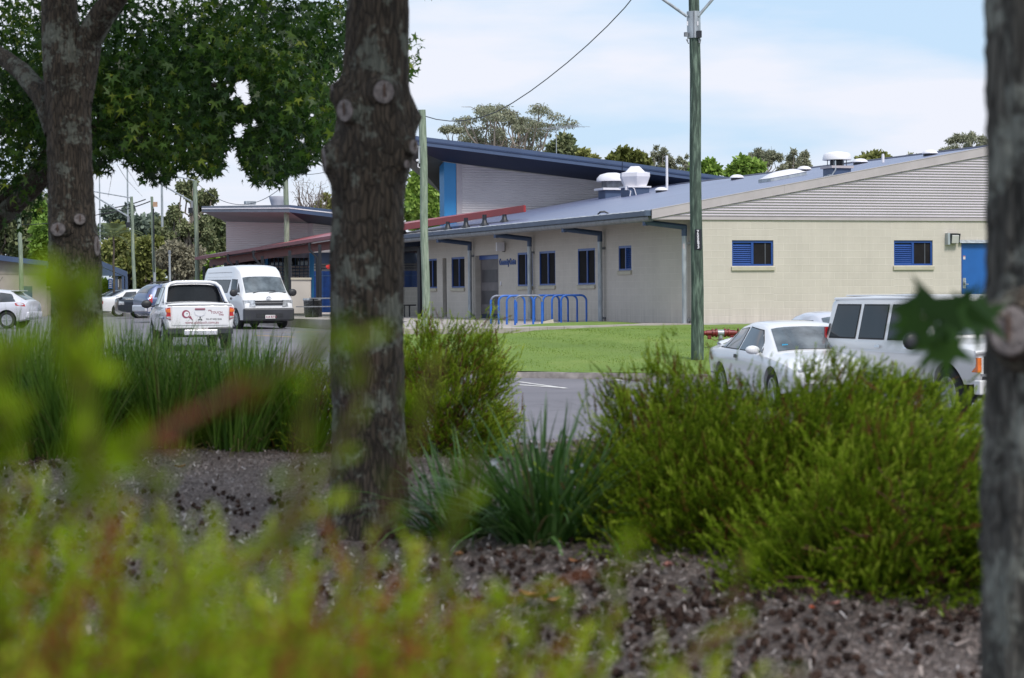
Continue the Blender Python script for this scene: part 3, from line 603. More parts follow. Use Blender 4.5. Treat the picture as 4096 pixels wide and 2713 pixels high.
# ================================================================== HALLS, CANOPY, OUTBUILDINGS
def part(mb, name, mat_, root, **k):       # root at origin-less empties: keep world coordinates
    o = mb.build(name, mat_, None, **k); o.parent = root; o.matrix_parent_inverse = Matrix.Translation(-Vector(root.location)); return o
def onu(sx, sy, u):
    d = ray(sx, sy); t = (BO@UV_+u)/(d@UV_); return d*t
ROOFU = 27.15
# big hall behind the main roof
hall = empty('community_hall', onu(2400, 900, 30).xy.to_3d()+Vector((0, 0, -.85)), 0, 'tall hall with dark blue sloping roof and corrugated wall behind the long lavender roof', 'building')
hc = lambda sx, sy, u=ROOFU: onu(sx, sy, u)
# corrugated wall clipped by the sloping soffit line
def hallwall(pts_top, u, zbot, pitch, name, root, mat_, amp=.018):
    """pts_top: list of S points along the wall top, left to right"""
    T = [onu(x, y, u) for x, y in pts_top]; w_ = MB(); V0 = T[0]@VV
    vs = [p@VV for p in T]; z = zbot; rows = []; zs_ = [p.z for p in T]
    zmax = max(zs_); base = T[0]-VV*V0
    while z < zmax:
        hi = vs[-1]
        for (va, za), (vb, zb) in zip(zip(vs, zs_), zip(vs[1:], zs_[1:])):
            if za >= z > zb: hi = lerp(va, vb, (za-z)/(za-zb)); break
        dpt = amp*(0.5-0.5*math.cos(2*math.pi*(z-zbot)/pitch))
        o = base+VV*0; rows.append([Vector((o.x, o.y, 0))+VV*vs[0]-UV_*dpt+Vector((0, 0, z)), Vector((o.x, o.y, 0))+VV*hi-UV_*dpt+Vector((0, 0, z))]); z += pitch/5
    w_.grid(rows); return part(w_, name, mat_, root, smooth=True, sharp=80)
hallwall([(1846, 656), (1980, 678), (2420, 728), (2600, 760), (3400, 905)], ROOFU, -.85, 0.098, 'corrugated_wall', hall, M_hallclad)
def plate(pts, vec, name, mat_, root):
    g_ = MB(); g_.prism(pts, vec); return part(g_, name, mat_, root)
a_, b_ = hc(1776, 648), hc(1824, 655); g = MB()
g.hexa([Vector((a_.x, a_.y, -.85)), Vector((b_.x, b_.y, -.85)), Vector((b_.x, b_.y, -.85))+UV_*.6, Vector((a_.x, a_.y, -.85))+UV_*.6], [a_, b_, b_+UV_*.6, a_+UV_*.6]); part(g, 'bright_blue_panel', M_sky, hall)
a_, b_ = hc(1824.5, 655), hc(1845.5, 657); g = MB()
g.hexa([Vector((a_.x, a_.y, -.85))-UV_*.04, Vector((b_.x, b_.y, -.85))-UV_*.04, Vector((b_.x, b_.y, -.85))+UV_*.5, Vector((a_.x, a_.y, -.85))+UV_*.5], [a_-UV_*.04, b_-UV_*.04, b_+UV_*.5, a_+UV_*.5]); part(g, 'corner_flashing', M_barge, hall)
UF = 25.3
ft = [onu(x, y, UF) for x, y in ((1596, 537), (2500, 650), (2910, 710), (3330, 775))]
fb = [onu(x, y, UF) for x, y in ((1596, 571), (2500, 683), (2910, 738), (3330, 800))]
g = MB()                                   # fascia with a lip
for k in range(3):
    g.hexa([fb[k], fb[k+1], fb[k+1]+UV_*.08, fb[k]+UV_*.08], [ft[k], ft[k+1], ft[k+1]+UV_*.08, ft[k]+UV_*.08])
part(g, 'fascia', M_navy, hall)
g = MB()
for k in range(3):
    ma, mb_ = ft[k].lerp(fb[k], .40), ft[k+1].lerp(fb[k+1], .40)
    g.hexa([ma-UV_*.03-Vector((0, 0, .05)), mb_-UV_*.03-Vector((0, 0, .05)), mb_-UV_*.002-Vector((0, 0, .05)), ma-UV_*.002-Vector((0, 0, .05))], [ma-UV_*.05, mb_-UV_*.05, mb_-UV_*.002, ma-UV_*.002])
    g.hexa([ma-UV_*.035, mb_-UV_*.035, mb_-UV_*.002, ma-UV_*.002], [ft[k]-UV_*.035+Vector((0, 0, .01)), ft[k+1]-UV_*.035+Vector((0, 0, .01)), ft[k+1]-UV_*.002+Vector((0, 0, .01)), ft[k]-UV_*.002+Vector((0, 0, .01))])
part(g, 'gutter', M_navy, hall)
wt = [onu(x, y, ROOFU-.03) for x, y in ((1770, 645), (1846, 656), (2420, 728), (2910, 805), (3330, 880))]
g = MB()
top = [onu(1596, 571, UF), onu(1846, 602, UF), onu(2420, 673, UF), onu(2910, 738, UF), onu(3330, 800, UF)]
for k in range(4):
    p0 = top[k] if k else top[0]
    g.poly([top[k]+UV_*.05, top[k+1]+UV_*.05, wt[k+1], wt[k]])
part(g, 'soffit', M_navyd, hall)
g = MB()
lo = [onu(1596, 571, UF), wt[0], onu(1775, 784, ROOFU+4.0), onu(1612, 649, ROOFU+5.5)]
g.poly(lo); g.poly([lo[0], ft[0], ft[0]+UV_*6.5, lo[3]]); part(g, 'side_soffit', M_sofolive, hall)
g = MB(); g.prism([ft[0]+UV_*.02, ft[-1]+UV_*.02, ft[-1]+UV_*18, ft[0]+UV_*6.5], (0, 0, -.05)); part(g, 'roof', M_navy, hall)
# vertical joint trims on fascia
g = MB()
for sx_, sy_ in ((2490, 649),): p = onu(sx_, sy_, UF-.06); g.tube([p, p-Vector((0, 0, .32))], .012, 4)
part(g, 'joint_trim', M_navyd, hall)

# left hall
L = lambda x, y, Y_: at(x, y, Y_)
lh = empty('corrugated_hall', L(1100, 1250, 100), 0, 'grey corrugated hall with overhanging grey eave and round roof vent', 'building')
A, Bc, Cc = L(904, 887, 101), L(1233, 894, 99.5), L(1520, 930, 104)
def vwall(a, b, zb, pitch, name, mat_, root, amp=.018):
    d = (b-a); d.z = 0; nrm = Vector((-d.y, d.x, 0)).normalized(); nrm = -nrm if nrm.y > 0 else nrm; g_ = MB(); rows = []; z = zb
    while z < max(a.z, b.z):
        t0, t1 = 0, 1
        if z > min(a.z, b.z):
            t = (z-a.z)/(b.z-a.z); (t0, t1) = (t, 1) if b.z > a.z else (0, t)
        o_ = nrm*amp*(.5-.5*math.cos(2*math.pi*(z-zb)/pitch)); p, q = a.lerp(b, t0), a.lerp(b, t1)
        rows.append([Vector((p.x, p.y, z))+o_, Vector((q.x, q.y, z))+o_]); z += pitch/5
    g_.grid(rows); return part(g_, name, mat_, root, smooth=True, sharp=80)
vwall(A, Bc, -1, .10, 'corrugated_wall', M_hallclad, lh); vwall(Bc+Vector((.22, .03, 0)), Cc, -1, .10, 'corrugated_wall', M_hallclad, lh)
g = MB(); p = Bc.copy(); g.box((p.x+.1, p.y-.0, (p.z-1)/2), (.22, .12, p.z+1)); part(g, 'corner_flashing', M_barge, lh)
F1, F2, F3 = L(807, 825, 99.5), L(1158, 820, 96.5), L(1500, 857, 101.5)
G1, G2, G3 = L(807, 848, 99.5), L(1158, 849, 96.5), L(1500, 890, 101.5)
dn = Vector((0, .08, 0)); g = MB(); g.hexa([G1, G2, G2+dn, G1+dn], [F1, F2, F2+dn, F1+dn]); part(g, 'lit_fascia', mat('lit_fascia_tone', (.13, .15, .19), .45, 0, .1), lh)  # left fascia coloured paler than the right, light on its face painted in
g = MB(); g.hexa([G2, G3, G3+dn, G2+dn], [F2, F3, F3+dn, F2+dn]); part(g, 'blue_fascia', M_navy, lh)
g = MB()
for a, b_, c_, d_ in ((F1, F2, G2, G1), (F2, F3, G3, G2)):
    m1, m2 = a.lerp(d_, .38), b_.lerp(c_, .38); o = Vector((0, -.03, 0)); t_ = Vector((0, 0, .04)); g.hexa([m1+o-t_, m2+o-t_, m2, m1], [m1+o, m2+o, m2+t_*.2, m1+t_*.2])
part(g, 'drip_edge', M_white, lh)
g = MB(); g.poly([G1+dn, G2+dn, Bc, A]); part(g, 'soffit', M_sofgrey, lh)
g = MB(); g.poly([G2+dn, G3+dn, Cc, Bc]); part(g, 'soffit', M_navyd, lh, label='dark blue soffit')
far = Vector((-1.2, 12, .1)); g = MB(); g.poly([F1, F2, F2+far+Vector((3, 0, -1)), F1+far]); g.poly([F2, F3, F3+far, F2+far+Vector((3, 0, -1))]); g.poly([F1, F1+far, A+far, A]); part(g, 'roof', M_navy, lh)
g = MB(); far2 = Vector((-1.25, 12, 0)); g.poly([A, A+far2, Vector((A.x-1.25, A.y+12, -1)), Vector((A.x, A.y, -1))]); part(g, 'end_wall', M_hallclad, lh)
c0 = L(1113, 822, 101); k_ = 101/8678
g = MB(); g.lathe([(28*k_, -2*k_), (29*k_, 4*k_), (33*k_, 18*k_), (37*k_, 33*k_), (36.5*k_, 36*k_), (34*k_, 34*k_), (26*k_, 8*k_)], c0, 24); part(g, 'roof_vent', mat('vent_grey', (.42, .42, .47), .5), lh, smooth=True)
g = MB(); g.box(L(1000, 812, 102), (.5, .3, .16), .4); part(g, 'roof_cap', M_galv, lh)
# glazed side of the left hall under the red canopy
def rect(g_, x0, x1, y0, y1, Y_, th=.08, Y2=None):
    Y2 = Y2 or Y_; a, b2 = L(x0, y0, Y_), L(x1, y0, Y2); c2, d2 = L(x1, y1, Y2), L(x0, y1, Y_); v = Vector((0, th, 0))
    g_.hexa([d2, c2, c2+v, d2+v], [a, b2, b2+v, a+v])
g = MB(); rect(g, 905, 1236, 1012, 1032, 98.7); part(g, 'window_head', mat('pale_head', (.30, .33, .38), .5), lh)
g = MB(); rect(g, 905, 1236, 1032, 1119, 98.9, .05); part(g, 'glazing', M_glassd, lh)
g = MB()
for x in list(range(1062, 1236, 17)): rect(g, x-1, x+1.5, 1020, 1119, 98.75, .04)
for y in (1062, 1075, 1087, 1100): rect(g, 1062, 1236, y-1, y+1, 98.76, .03)
part(g, 'blue_grille', mat('grille_blue', (.03, .09, .16), .5), lh)
g = MB()
for y in (1064, 1077, 1090, 1103): rect(g, 1062, 1236, y, y+9, 98.85, .03)
part(g, 'cream_slats', M_block, lh)
for x0, x1 in ((1059, 1070), (1237, 1256)):
    g = MB(); rect(g, x0, x1, 1012, 1250, 98.5, .3); part(g, 'blue_column', M_sky, lh)
g = MB(); rect(g, 905, 1236, 1119, 1255, 99.2, .3); part(g, 'base_wall', M_block, lh)

# cream low wall, blue gate and louvres in the courtyard
r0 = empty('low_wall', L(1205, 1250, 88), 0, 'cream block screen wall beside the nose of the white van', 'wall')
g = MB(); rect(g, 1165, 1243, 1118, 1254, 88, .2); part(g, 'block_panel', M_block, r0)
g = MB(); rect(g, 1163, 1245, 1111, 1119, 87.95, .3); part(g, 'capping', M_sill, r0)
r0 = empty('blue_shutter', L(1300, 1250, 90), 0, 'tall bright blue shutter door with navy louvres above, under the red canopy', 'shutter')
g = MB(); rect(g, 1256, 1352, 1085, 1250, 90, .1); part(g, 'shutter_leaf', M_rackb, r0)
g = MB(); rect(g, 1256, 1352, 1010, 1055, 90.1, .1); part(g, 'louvre_panel', M_navy, r0)
g = MB(); rect(g, 1256, 1352, 1055, 1085, 90.2, .1)
part(g, 'open_gap', M_block, r0)
g = MB(); 
for y in (1062, 1072): rect(g, 1256, 1352, y, y+3, 90.1, .06)
part(g, 'rail', M_navyd, r0)
g = MB(); rect(g, 1256, 1352, 1102, 1105, 89.9, .05); rect(g, 1290, 1292, 1085, 1250, 89.9, .05); part(g, 'cross_bar', mat('pale_blue_bar', (.12, .25, .5), .5), r0)
r0 = empty('red_sign_box', L(1322, 1076, 86), 0, 'bright red box hanging beside the big tree trunk under the canopy', 'sign box')
g = MB(); a = [L(1303, 1063, 86), L(1345, 1049, 86), L(1345, 1068, 86), L(1304, 1069, 86)]; g.prism(a, (0, .4, 0)); part(g, 'box_top', mat('bright_red', (.62, .035, .03), .4), r0)
g = MB(); a = [L(1304, 1069.2, 86), L(1345, 1068.2, 86), L(1345, 1076, 86), L(1309, 1076, 86)]; g.prism(a, (0, .4, 0)); part(g, 'box_front', mat('deep_red', (.45, .02, .02), .4), r0)
g = MB(); p = L(1325, 1050, 86.2); g.tube([p, p+Vector((0, 0, .9))], .02, 6); part(g, 'hanger', M_black, r0)
c0 = L(1248, 1246, 84.5); r0 = empty('litter_bin', (c0.x, c0.y, -.85), 0, 'round dark mesh litter bin beside the canopy post', 'bin')
g = MB(); g.lathe([(.25, .0), (.30, .08), (.33, .66), (.31, .66), (.28, .1)], (0, 0, 0), 18); g.build('basket', mat('dark_mesh', (.07, .075, .08), .5, .3, .6, 25), r0, smooth=True)
g = MB(); g.lathe([(.34, .64), (.36, .68), (.34, .74), (.3, .74), (.3, .66)], (0, 0, 0), 18); g.build('rim', M_galv, r0, smooth=True)
c0 = L(1290, 1235, 84); r0 = empty('bench', (c0.x, c0.y, -.85), .05, 'dark flat bench and table frame in the courtyard next to the litter bin', 'bench')
g = MB(); g.box((0, 0, .74), (1.0, .45, .05)); g.build('table_top', M_galvd, r0)
g = MB(); g.box((-.2, -.45, .42), (1.6, .28, .04)); g.build('seat', M_galvd, r0)
for s in (-.35, .35):
    g = MB(); g.tube([(s, 0, 0), (s, 0, .72)], .03, 8); g.tube([(s, -.5, 0), (s, -.4, .4), (s, 0, .45)], .022, 6); g.build('leg', M_black, r0)
c0 = L(1628, 1250, 83); r0 = empty('bench', (c0.x, c0.y, -.85), .3, 'small dark bench by the block wall right of the big tree trunk', 'bench')
g = MB(); g.box((0, 0, .45), (.62, .4, .05)); g.build('seat', M_black, r0)
for s in (-.1, .1): g = MB(); g.tube([(s, 0, 0), (s, 0, .43)], .03, 8); g.build('leg', M_black, r0)

# red canopy
can = empty('red_canopy', (-3, 84, -.85), 0, 'long red skillion canopy on black posts running from the cream building to the far left', 'canopy')
K0 = Vector((.44, 73.1, 2.97)); E1 = L(1332, 943, 86.7); E2 = L(779, 1030, 100); T1 = L(1332, 929, 97); T2 = L(797, 1025, 112)
T0 = K0+Vector((.02, .5, .04)); E0 = K0
mid = E0.lerp(E1, .5)
g = MB()
g.add([E0, E1, T1, T0], [[0, 1, 2, 3]], [[(0, 0), (17, 0), (24, 4), (0, .3)]]); g.add([E1, E2, T2, T1], [[0, 1, 2, 3]], [[(17, 0), (32, 0), (40, 4), (24, 4)]])
m, n, l, b = nodes_of('red_ribbed_roof', .38); uvn = coords(n, l, 'UV'); sep = n.new('ShaderNodeSeparateXYZ'); l.new(uvn, sep.inputs[0])
rb = wavemask(sep.outputs[0], .25, .3); c = mixc(n, l, rb, (0.36, 0.10, 0.115), (0.45, 0.15, 0.16)); c = mixc(n, l, .5, c, ramp(n, l, noise(n, l, uvn, .5, 5), [(.3, (.7, .7, .7)), (.7, (1.1, 1.1, 1.1))]), 'MULTIPLY'); l.new(c, b.inputs['Base Color']); bumpn(n, l, b, rb, .4, .03)
part(g, 'canopy_roof', m, can)
dz = Vector((0, 0, -.21)); g = MB(); bk = Vector((.06, .03, 0)); Em = E0.lerp(E1, .78)
g.hexa([E0+dz, Em+dz, Em+dz+bk, E0+dz+bk], [E0+Vector((0, 0, .02)), Em+Vector((0, 0, .02)), Em+bk, E0+bk]); g.hexa([E0+dz, T0+dz, T0+dz-bk, E0+dz-bk*.2], [E0+Vector((0, 0, .02)), T0, T0-bk, E0-bk*.2])
part(g, 'red_fascia', M_red, can)
g = MB(); d3 = Vector((0, 0, -.12)); d4 = Vector((0, 0, .015))
for a, b_ in ((Em, E1), (E1, E2)): g.hexa([a+d3, b_+d3, b_+d3+bk*2, a+d3+bk*2], [a+d4, b_+d4, b_+d4+bk*2, a+d4+bk*2])
part(g, 'gutter', mat('maroon_gutter', (.16, .035, .045), .4), can)
g = MB(); i1 = Vector((.45, .35, 0)); d5 = Vector((0, 0, -.46)); d6 = Vector((0, 0, -.12))
for a, b_ in ((Em, E1), (E1, E2-(E2-E1)*.03)): g.hexa([a+i1+d5, b_+i1+d5, b_+i1+d5+bk, a+i1+d5+bk], [a+i1+d6, b_+i1+d6, b_+i1+d6+bk, a+i1+d6+bk])
part(g, 'maroon_beam', mat('maroon_beam', (.13, .03, .025), .5), can)
for sx_, sy_ in ((2018, 889), (1938, 903), (1864, 912), (1791, 920), (1648, 936)):
    u, v = onroof(sx_, sy_) if sx_ > 1700 else (25, -.9); f_ = B(u, v, zr(v)); g = MB()
    t = (f_.y-K0.y)/(E1.y-K0.y); topz = lerp(K0.z, E1.z, t)-.27; g.tube([f_-Vector((0, 0, .02)), (f_.x, f_.y, topz+.05)], .075, 10); g.lathe([(.18, 0), (.16, .03), (.10, .10), (.076, .2)], f_, 12); part(g, 'roof_post', M_black, can, smooth=True, sharp=50)
for sx_, Y_ in ((1281, 86), (1161, 89.5), (1051, 93), (950, 96), (903, 97.5), (858, 99), (817, 100.2)):
    p = L(sx_, 1200, Y_); t = (Y_-86.7)/(100-86.7); zt = lerp(E1.z, E2.z, t)-.40; g = MB(); g.box((p.x, p.y, (zt-.9)/2), (.12, .12, zt+.9)); part(g, 'post', M_black, can)
for (xa, ya), (xb, yb), Y_ in (((1238, 982), (1268, 1030), 86.6), ((1014, 1012), (1040, 1058), 92.5), ((912, 1026), (938, 1068), 96)):
    g = MB(); q = L(xa, ya, Y_); z = L(xb, yb, Y_); g.tube([q+Vector((0, 0, .1)), q-Vector((0, 0, .18)), z, Vector((z.x, z.y, -.85))], .055, 8); part(g, 'downpipe', M_black, can, smooth=True, sharp=60)

# toilet block and pavilion at far left
r0 = empty('service_block', L(60, 1270, 112), 0, 'plain beige block with slate blue roof edge at the far left behind the silver hatchback', 'building')
a, b_ = L(-160, 1022, 112), L(185, 1060, 115)
g = MB(); g.prism([(a.x, a.y, -1.1), (b_.x, b_.y, -1.1), (b_.x-3, b_.y+7, -1.1), (a.x-3, a.y+7, -1.1)], (0, 0, 2.35)); g.add([(a.x, a.y, 1.2), (b_.x, b_.y, 1.2), b_, a], [[0, 1, 2, 3]]); part(g, 'block_wall', mat('beige_render', (.33, .29, .26), .8, 0, .05), r0)
a1, b1 = L(-160, 1000, 111.5), L(193, 1046, 114.5); a2, b2 = L(-160, 1023, 111.5), L(193, 1065, 114.5); v = Vector((-3, 8, 0))
g = MB(); g.hexa([a2, b2, b2+v, a2+v], [a1, b1, b1+v, a1+v]); part(g, 'roof_edge', M_navy, r0)
g = MB(); rect(g, 90, 128, 1145, 1260, 111, .1); part(g, 'blue_door', M_navy, r0)
r0 = empty('pavilion', L(300, 1260, 124), 0, 'open picnic pavilion with navy blue gable roof behind the left tree trunk', 'pavilion')
Yp = 122; apex = L(300, 1012, Yp); le, re = L(98, 1106, Yp-1), L(510, 1098, Yp+1); back = Vector((-1.6, 7, .0))
g = MB(); g.hexa([le, apex, apex+back, le+back], [le+Vector((0, 0, .14)), apex+Vector((0, 0, .14)), apex+back+Vector((0, 0, .14)), le+back+Vector((0, 0, .14))]); g.hexa([apex, re, re+back, apex+back], [apex+Vector((0, 0, .14)), re+Vector((0, 0, .14)), re+back+Vector((0, 0, .14)), apex+back+Vector((0, 0, .14))])
part(g, 'roof', mat('green_grey_roof', (.30, .36, .34), .5, 0, .08), r0)
g = MB(); o = Vector((0, -.06, 0)); dz_ = Vector((0, 0, -.16))
for p, q in ((le, apex), (apex, re)): g.hexa([p+o+dz_, q+o+dz_, q+dz_, p+dz_], [p+o+Vector((0, 0, .16)), q+o+Vector((0, 0, .16)), q, p])
part(g, 'barge_board', M_navy, r0)
g = MB(); g.prism([L(140, 1104, Yp), L(300, 1026, Yp), L(490, 1104, Yp)], (0, .05, 0)); part(g, 'gable_panel', M_navy, r0)
for x in (103, 116, 466, 492, 506): g = MB(); p = L(x, 1106, Yp+.2); g.box((p.x, p.y, (p.z-1.1)/2), (.13, .13, p.z+1.1)); part(g, 'post', M_navy, r0)
g = MB(); rect(g, 130, 155, 1115, 1260, Yp+1, .1); part(g, 'end_panel', mat('shade_grey', (.13, .15, .14), .8), r0)
g = MB(); rect(g, 475, 485, 1115, 1250, Yp+4, .1); part(g, 'inner_post', M_sill, r0)
g = MB(); rect(g, 158, 200, 1108, 1150, Yp+3, .1); part(g, 'dark_recess', M_screen, r0)
r0 = empty('low_wall', L(175, 1250, 118), 0, 'pale beige low wall standing in front of the pavilion', 'wall')
g = MB(); rect(g, 156, 240, 1150, 1262, 118, .2); part(g, 'block_panel', mat('beige_render', (.33, .29, .26)), r0)
g = MB(); rect(g, 154, 242, 1145, 1151, 117.9, .4); part(g, 'capping', M_sill, r0)
r0 = empty('information_sign', L(441, 1180, 120), 0, 'tall dark blue sign board with white lines of text under the pavilion roof', 'sign')
g = MB(); rect(g, 433, 450, 1115, 1156, 120, .05); part(g, 'board', M_blue, r0)
g = MB()
for y in (1120, 1127, 1134, 1141, 1148): rect(g, 436, 436+rnd.choice((9, 11, 12)), y, y+2.2, 119.96, .02)
part(g, 'text_lines', M_white, r0)
g = MB(); p = L(441, 1156, 120.1); g.tube([p, Vector((p.x, p.y, -1.05))], .04, 6); part(g, 'post', M_black, r0)

# ================================================================== POLES AND WIRES
def pole(sx0, sy0, sx1, sy1, Y_, w0, w1, mat_, label, base=None, group='timber poles'):
    t, b2 = at(sx0, sy0, Y_), at(sx1, sy1, Y_); zb = Hroad(b2.x, b2.y) if base is None else base
    r_ = empty('timber_pole', (b2.x, b2.y, zb), 0, label, 'pole', group)
    t = t-Vector((b2.x, b2.y, zb)); b3 = Vector((0, 0, -.3)); n_ = 9; k_ = Y_/8678/2
    path = [b3.lerp(t, i/n_)+Vector((.012*math.sin(i*1.3+sx0), 0, 0)) for i in range(n_+1)]
    g_ = MB(); g_.tube(path, [lerp(w1, w0, i/n_)*k_ for i in range(n_+1)], 20); g_.build('shaft', mat_, r_, smooth=True, sharp=60)
    return r_, t
bp_, tp = pole(2776, -60, 2791, 1467, 46.5, 42, 52, M_pole, 'big dark green weathered timber pole with number plate in front of the building', base=-1.52)
o_ = Vector(bp_.location); F = lambda sx, sy, dY=0: at(sx, sy, 46.5+dY)-o_
g = MB(); p0, p1 = F(2774, 47), F(2776, 154); g.tube([p0, p1], .147, 20); g.build('steel_sleeve', M_galv, bp_, smooth=True, sharp=60)
g = MB(); g.box((p0+p1)/2+Vector((-.006, -.15, 0)), (.022, .03, .56)); g.build('sleeve_flange', M_galvd, bp_)
for a, b_ in (((2748, 66), (2596, -42)), ((2792, 66), (2862, -16))):
    g = MB(); g.tube([F(*a, -.1), F(*b_, -.1)], .032, 10); g.build('brace_arm', M_galv, bp_, smooth=True)
g = MB(); g.box(F(2796, 137, -.12), (.11, .1, .14)); g.build('junction_box', M_black, bp_)
g = MB(); g.box(F(2744, 138, -.1), (.07, .07, .09), .3); g.build('junction_box', M_galvd, bp_)
for x in (2750, 2795): g = MB(); g.tube([F(x, 152, -.12), F(x+2, 172, -.14), F(x+5, 175, -.12), F(x+8 if x > 2780 else x-5, 158, -.1)], .01, 6); g.build('cable_loop', M_galvd, bp_)
for x in (2750, 2791): g = MB(); g.box(F(x, 94, -.135), (.025, .012, .09)); g.build('label_sticker', M_white, bp_)
pl0, pl1 = F(2792, 920, -.14), F(2795, 996, -.14); g = MB(); g.grid([[((pl0+pl1)/2).lerp((pl0+pl1)/2, 0)+Vector((.150*math.sin(t), .150*(1-math.cos(t))-.004, dz)) for t in np.linspace(-.55, .55, 9)] for dz in (-.215, .215)]); plo = g.build('number_plate', M_black, bp_)
for k, ch in enumerate('755693'):
    c_ = pl0.lerp(pl1, .10+.16*k); t_ = text(ch, .095, .002, 'digit', M_white, c_+Vector((-.03, -.012, -.03)), (1, 0, 0), (0, 0, 1), plo, bold=.003)
pole(1689, 440, 1706, 1262, 58, 30, 33, M_polel, 'pale greenish timber pole just right of the big tree trunk', base=-1.25)
lp, tp = bpy.data.objects['timber_pole.001'], None
o2 = Vector(lp.location); G = lambda sx, sy, dY=0: at(sx, sy, 58+dY)-o2
g = MB(); g.tube([G(1688, 590, -.05), G(1655, 585, -.05)], .03, 6); g.box(G(1677, 620, -.05), (.05, .08, .45)); g.build('bracket_arm', M_galv, lp)
g = MB(); g.tube([G(1672, 655, -.1), G(1672, 668, -.1), G(1680, 672, -.1)], .015, 6); g.lathe([(.01, 0), (.04, .02), (.04, .06), (.0, .08)], G(1670, 648, -.1), 10); g.build('small_fitting', M_white, lp)
pole(1143, 700, 1150, 1120, 97, 20, 24, M_polel, 'pale timber pole rising behind the red canopy, left of the big tree')
for x, yt, yb, Y_, w_, lab in ((76, 845, 1150, 108, 16, 'pale timber pole at far left behind the beige block'), (526, 787, 1148, 112, 12, 'pale timber pole with stay arm, first right of the left tree trunk'),
                       (607, 787, 1145, 116, 11, 'timber pole carrying a square box and black conduit'), (780, 722, 1130, 104, 17, 'taller pale timber pole with long arm, behind the white van')):
    r_, t_ = pole(x, yt, x+14, yb, Y_, w_, w_+3, M_polel, lab)
    o3 = Vector(r_.location)
    if x == 607:
        g = MB(); g.box(at(621, 818, Y_-.2)-o3, (.22, .15, .26)); g.build('cable_box', mat('tan_box', (.42, .27, .18)), r_)
        g = MB(); g.tube([at(614, 835, Y_-.2)-o3, at(617, 1090, Y_-.2)-o3], .035, 6); g.build('conduit', M_black, r_)
        g = MB(); g.tube([at(618, 1090, Y_-.3)-o3, at(619, 1150, Y_-.3)-o3], .065, 8); g.build('conduit_guard', M_galv, r_)
    if x in (526, 780):
        s_ = x-780 if x == 780 else x-526
        q0, q1 = ((at(515, 868, Y_-.2), at(370, 780, Y_-.2)) if x == 526 else (at(768, 808, Y_-.2), at(462, 632, Y_-.2)))
        g = MB(); g.tube([q0-o3, q1-o3], .04, 6); g.build('stay_arm', M_galv, r_)
        q0, q1 = ((at(524, 792, Y_-.2), at(372, 766, Y_-.2)) if x == 526 else (at(778, 722, Y_-.2), at(536, 670, Y_-.2)))
        g = MB(); g.tube([q0-o3, q1-o3], .03, 6); g.build('top_stay', M_galv, r_)
        g = MB(); g.box((at(514, 885, Y_-.2) if x == 526 else at(768, 825, Y_-.2))-o3, (.1, .1, .5)); g.build('arm_bracket', M_galvd, r_)
        g = MB(); g.box((at(512, 900, Y_-.3) if x == 526 else at(762, 842, Y_-.3))-o3, (.2, .15, .26)); g.build('junction_box', M_black, r_)
for x, yt, yb, Y_, w_, lab in ((397, 640, 900, 150, 5, 'thin grey steel lamp mast nearest the left tree trunk'), (509, 640, 920, 150, 6, 'thin grey steel lamp mast in the sky gap under the leaves'),
                       (647, 715, 950, 140, 9, 'grey steel mast between the two timber poles and the gum tree'), (678, 1015, 1140, 120, 8, 'short grey steel post in front of the grey bushes')):
    t_, b2 = at(x, yt, Y_), at(x+3, yb, Y_); zb = Hroad(b2.x, b2.y); r_ = empty('steel_mast', (b2.x, b2.y, zb), 0, lab, 'mast', 'steel masts'); g = MB(); kk = Y_/8678/2
    g.tube([(0, 0, -.2), t_-Vector((b2.x, b2.y, zb))], [w_*kk*1.3, w_*kk], 8); g.build('shaft', M_galv, r_, smooth=True)
    g = MB(); g.lathe([(w_*kk*1.5, 0), (w_*kk*1.5, .15), (0, .2)], t_-Vector((b2.x, b2.y, zb)), 8); g.build('cap', M_galvd, r_)
def wire(name, a, b_, sag, r, mat_, label, n_=24):
    a, b_ = Vector(a), Vector(b_); g_ = MB(); g_.tube([a.lerp(b_, i/n_)-Vector((0, 0, sag*4*(i/n_)*(1-i/n_))) for i in range(n_+1)], r, 5)
    return tag(g_.build(name, mat_, smooth=True), label, 'cable')
M_wire = mat('cable_grey', (.05, .055, .07), .6); M_wire2 = mat('cable_black', (.015, .015, .018), .6)
wire('service_cable', at(1703, 466, 57.8), at(2560, -45, 50), .0, .012, M_wire, 'twisted grey cable rising from the pale pole to the upper right')
o = bpy.data.objects['service_cable']; g = MB()
pts = [(1703, 466, 57.9), (1745, 478, 57.7), (1800, 485, 57.4), (1860, 482, 57), (1930, 468, 56.4), (1985, 448, 56), (2050, 412, 55.3), (2120, 366, 54.6), (2190, 314, 54), (2270, 250, 53), (2350, 180, 52.2), (2430, 104, 51.5), (2500, 30, 50.8), (2560, -45, 50.2)]
g.tube([at(*p) for p in pts], .013, 5); o2_ = g.build('cable_tmp', M_wire, smooth=True); o.data = o2_.data; bpy.data.objects.remove(o2_)
wire('power_cable', at(395, 838, 112), at(582, 798, 116), .1, .03, M_wire2, 'upper black twisted cable running to the boxed pole')
wire('power_cable', at(395, 858, 112), at(600, 806, 116), .1, .03, M_wire2, 'lower black twisted cable running to the boxed pole')
wire('power_cable', at(80, 898, 108), at(395, 858, 112), .15, .02, M_wire2, 'black cable crossing behind the left tree trunk')
wire('service_cable', at(786, 730, 104), at(1143, 735, 97), 1.0, .014, M_wire, 'thin sagging cable left of the pole behind the red canopy')
wire('service_cable', at(1146, 690, 97), at(1690, 470, 58), .6, .012, M_wire, 'thin cable passing behind the big tree trunk')
wire('stay_wire', at(152, 792, 108), at(240, 752, 108), .0, .03, M_galv, 'short pale stay wire left of the left tree trunk')
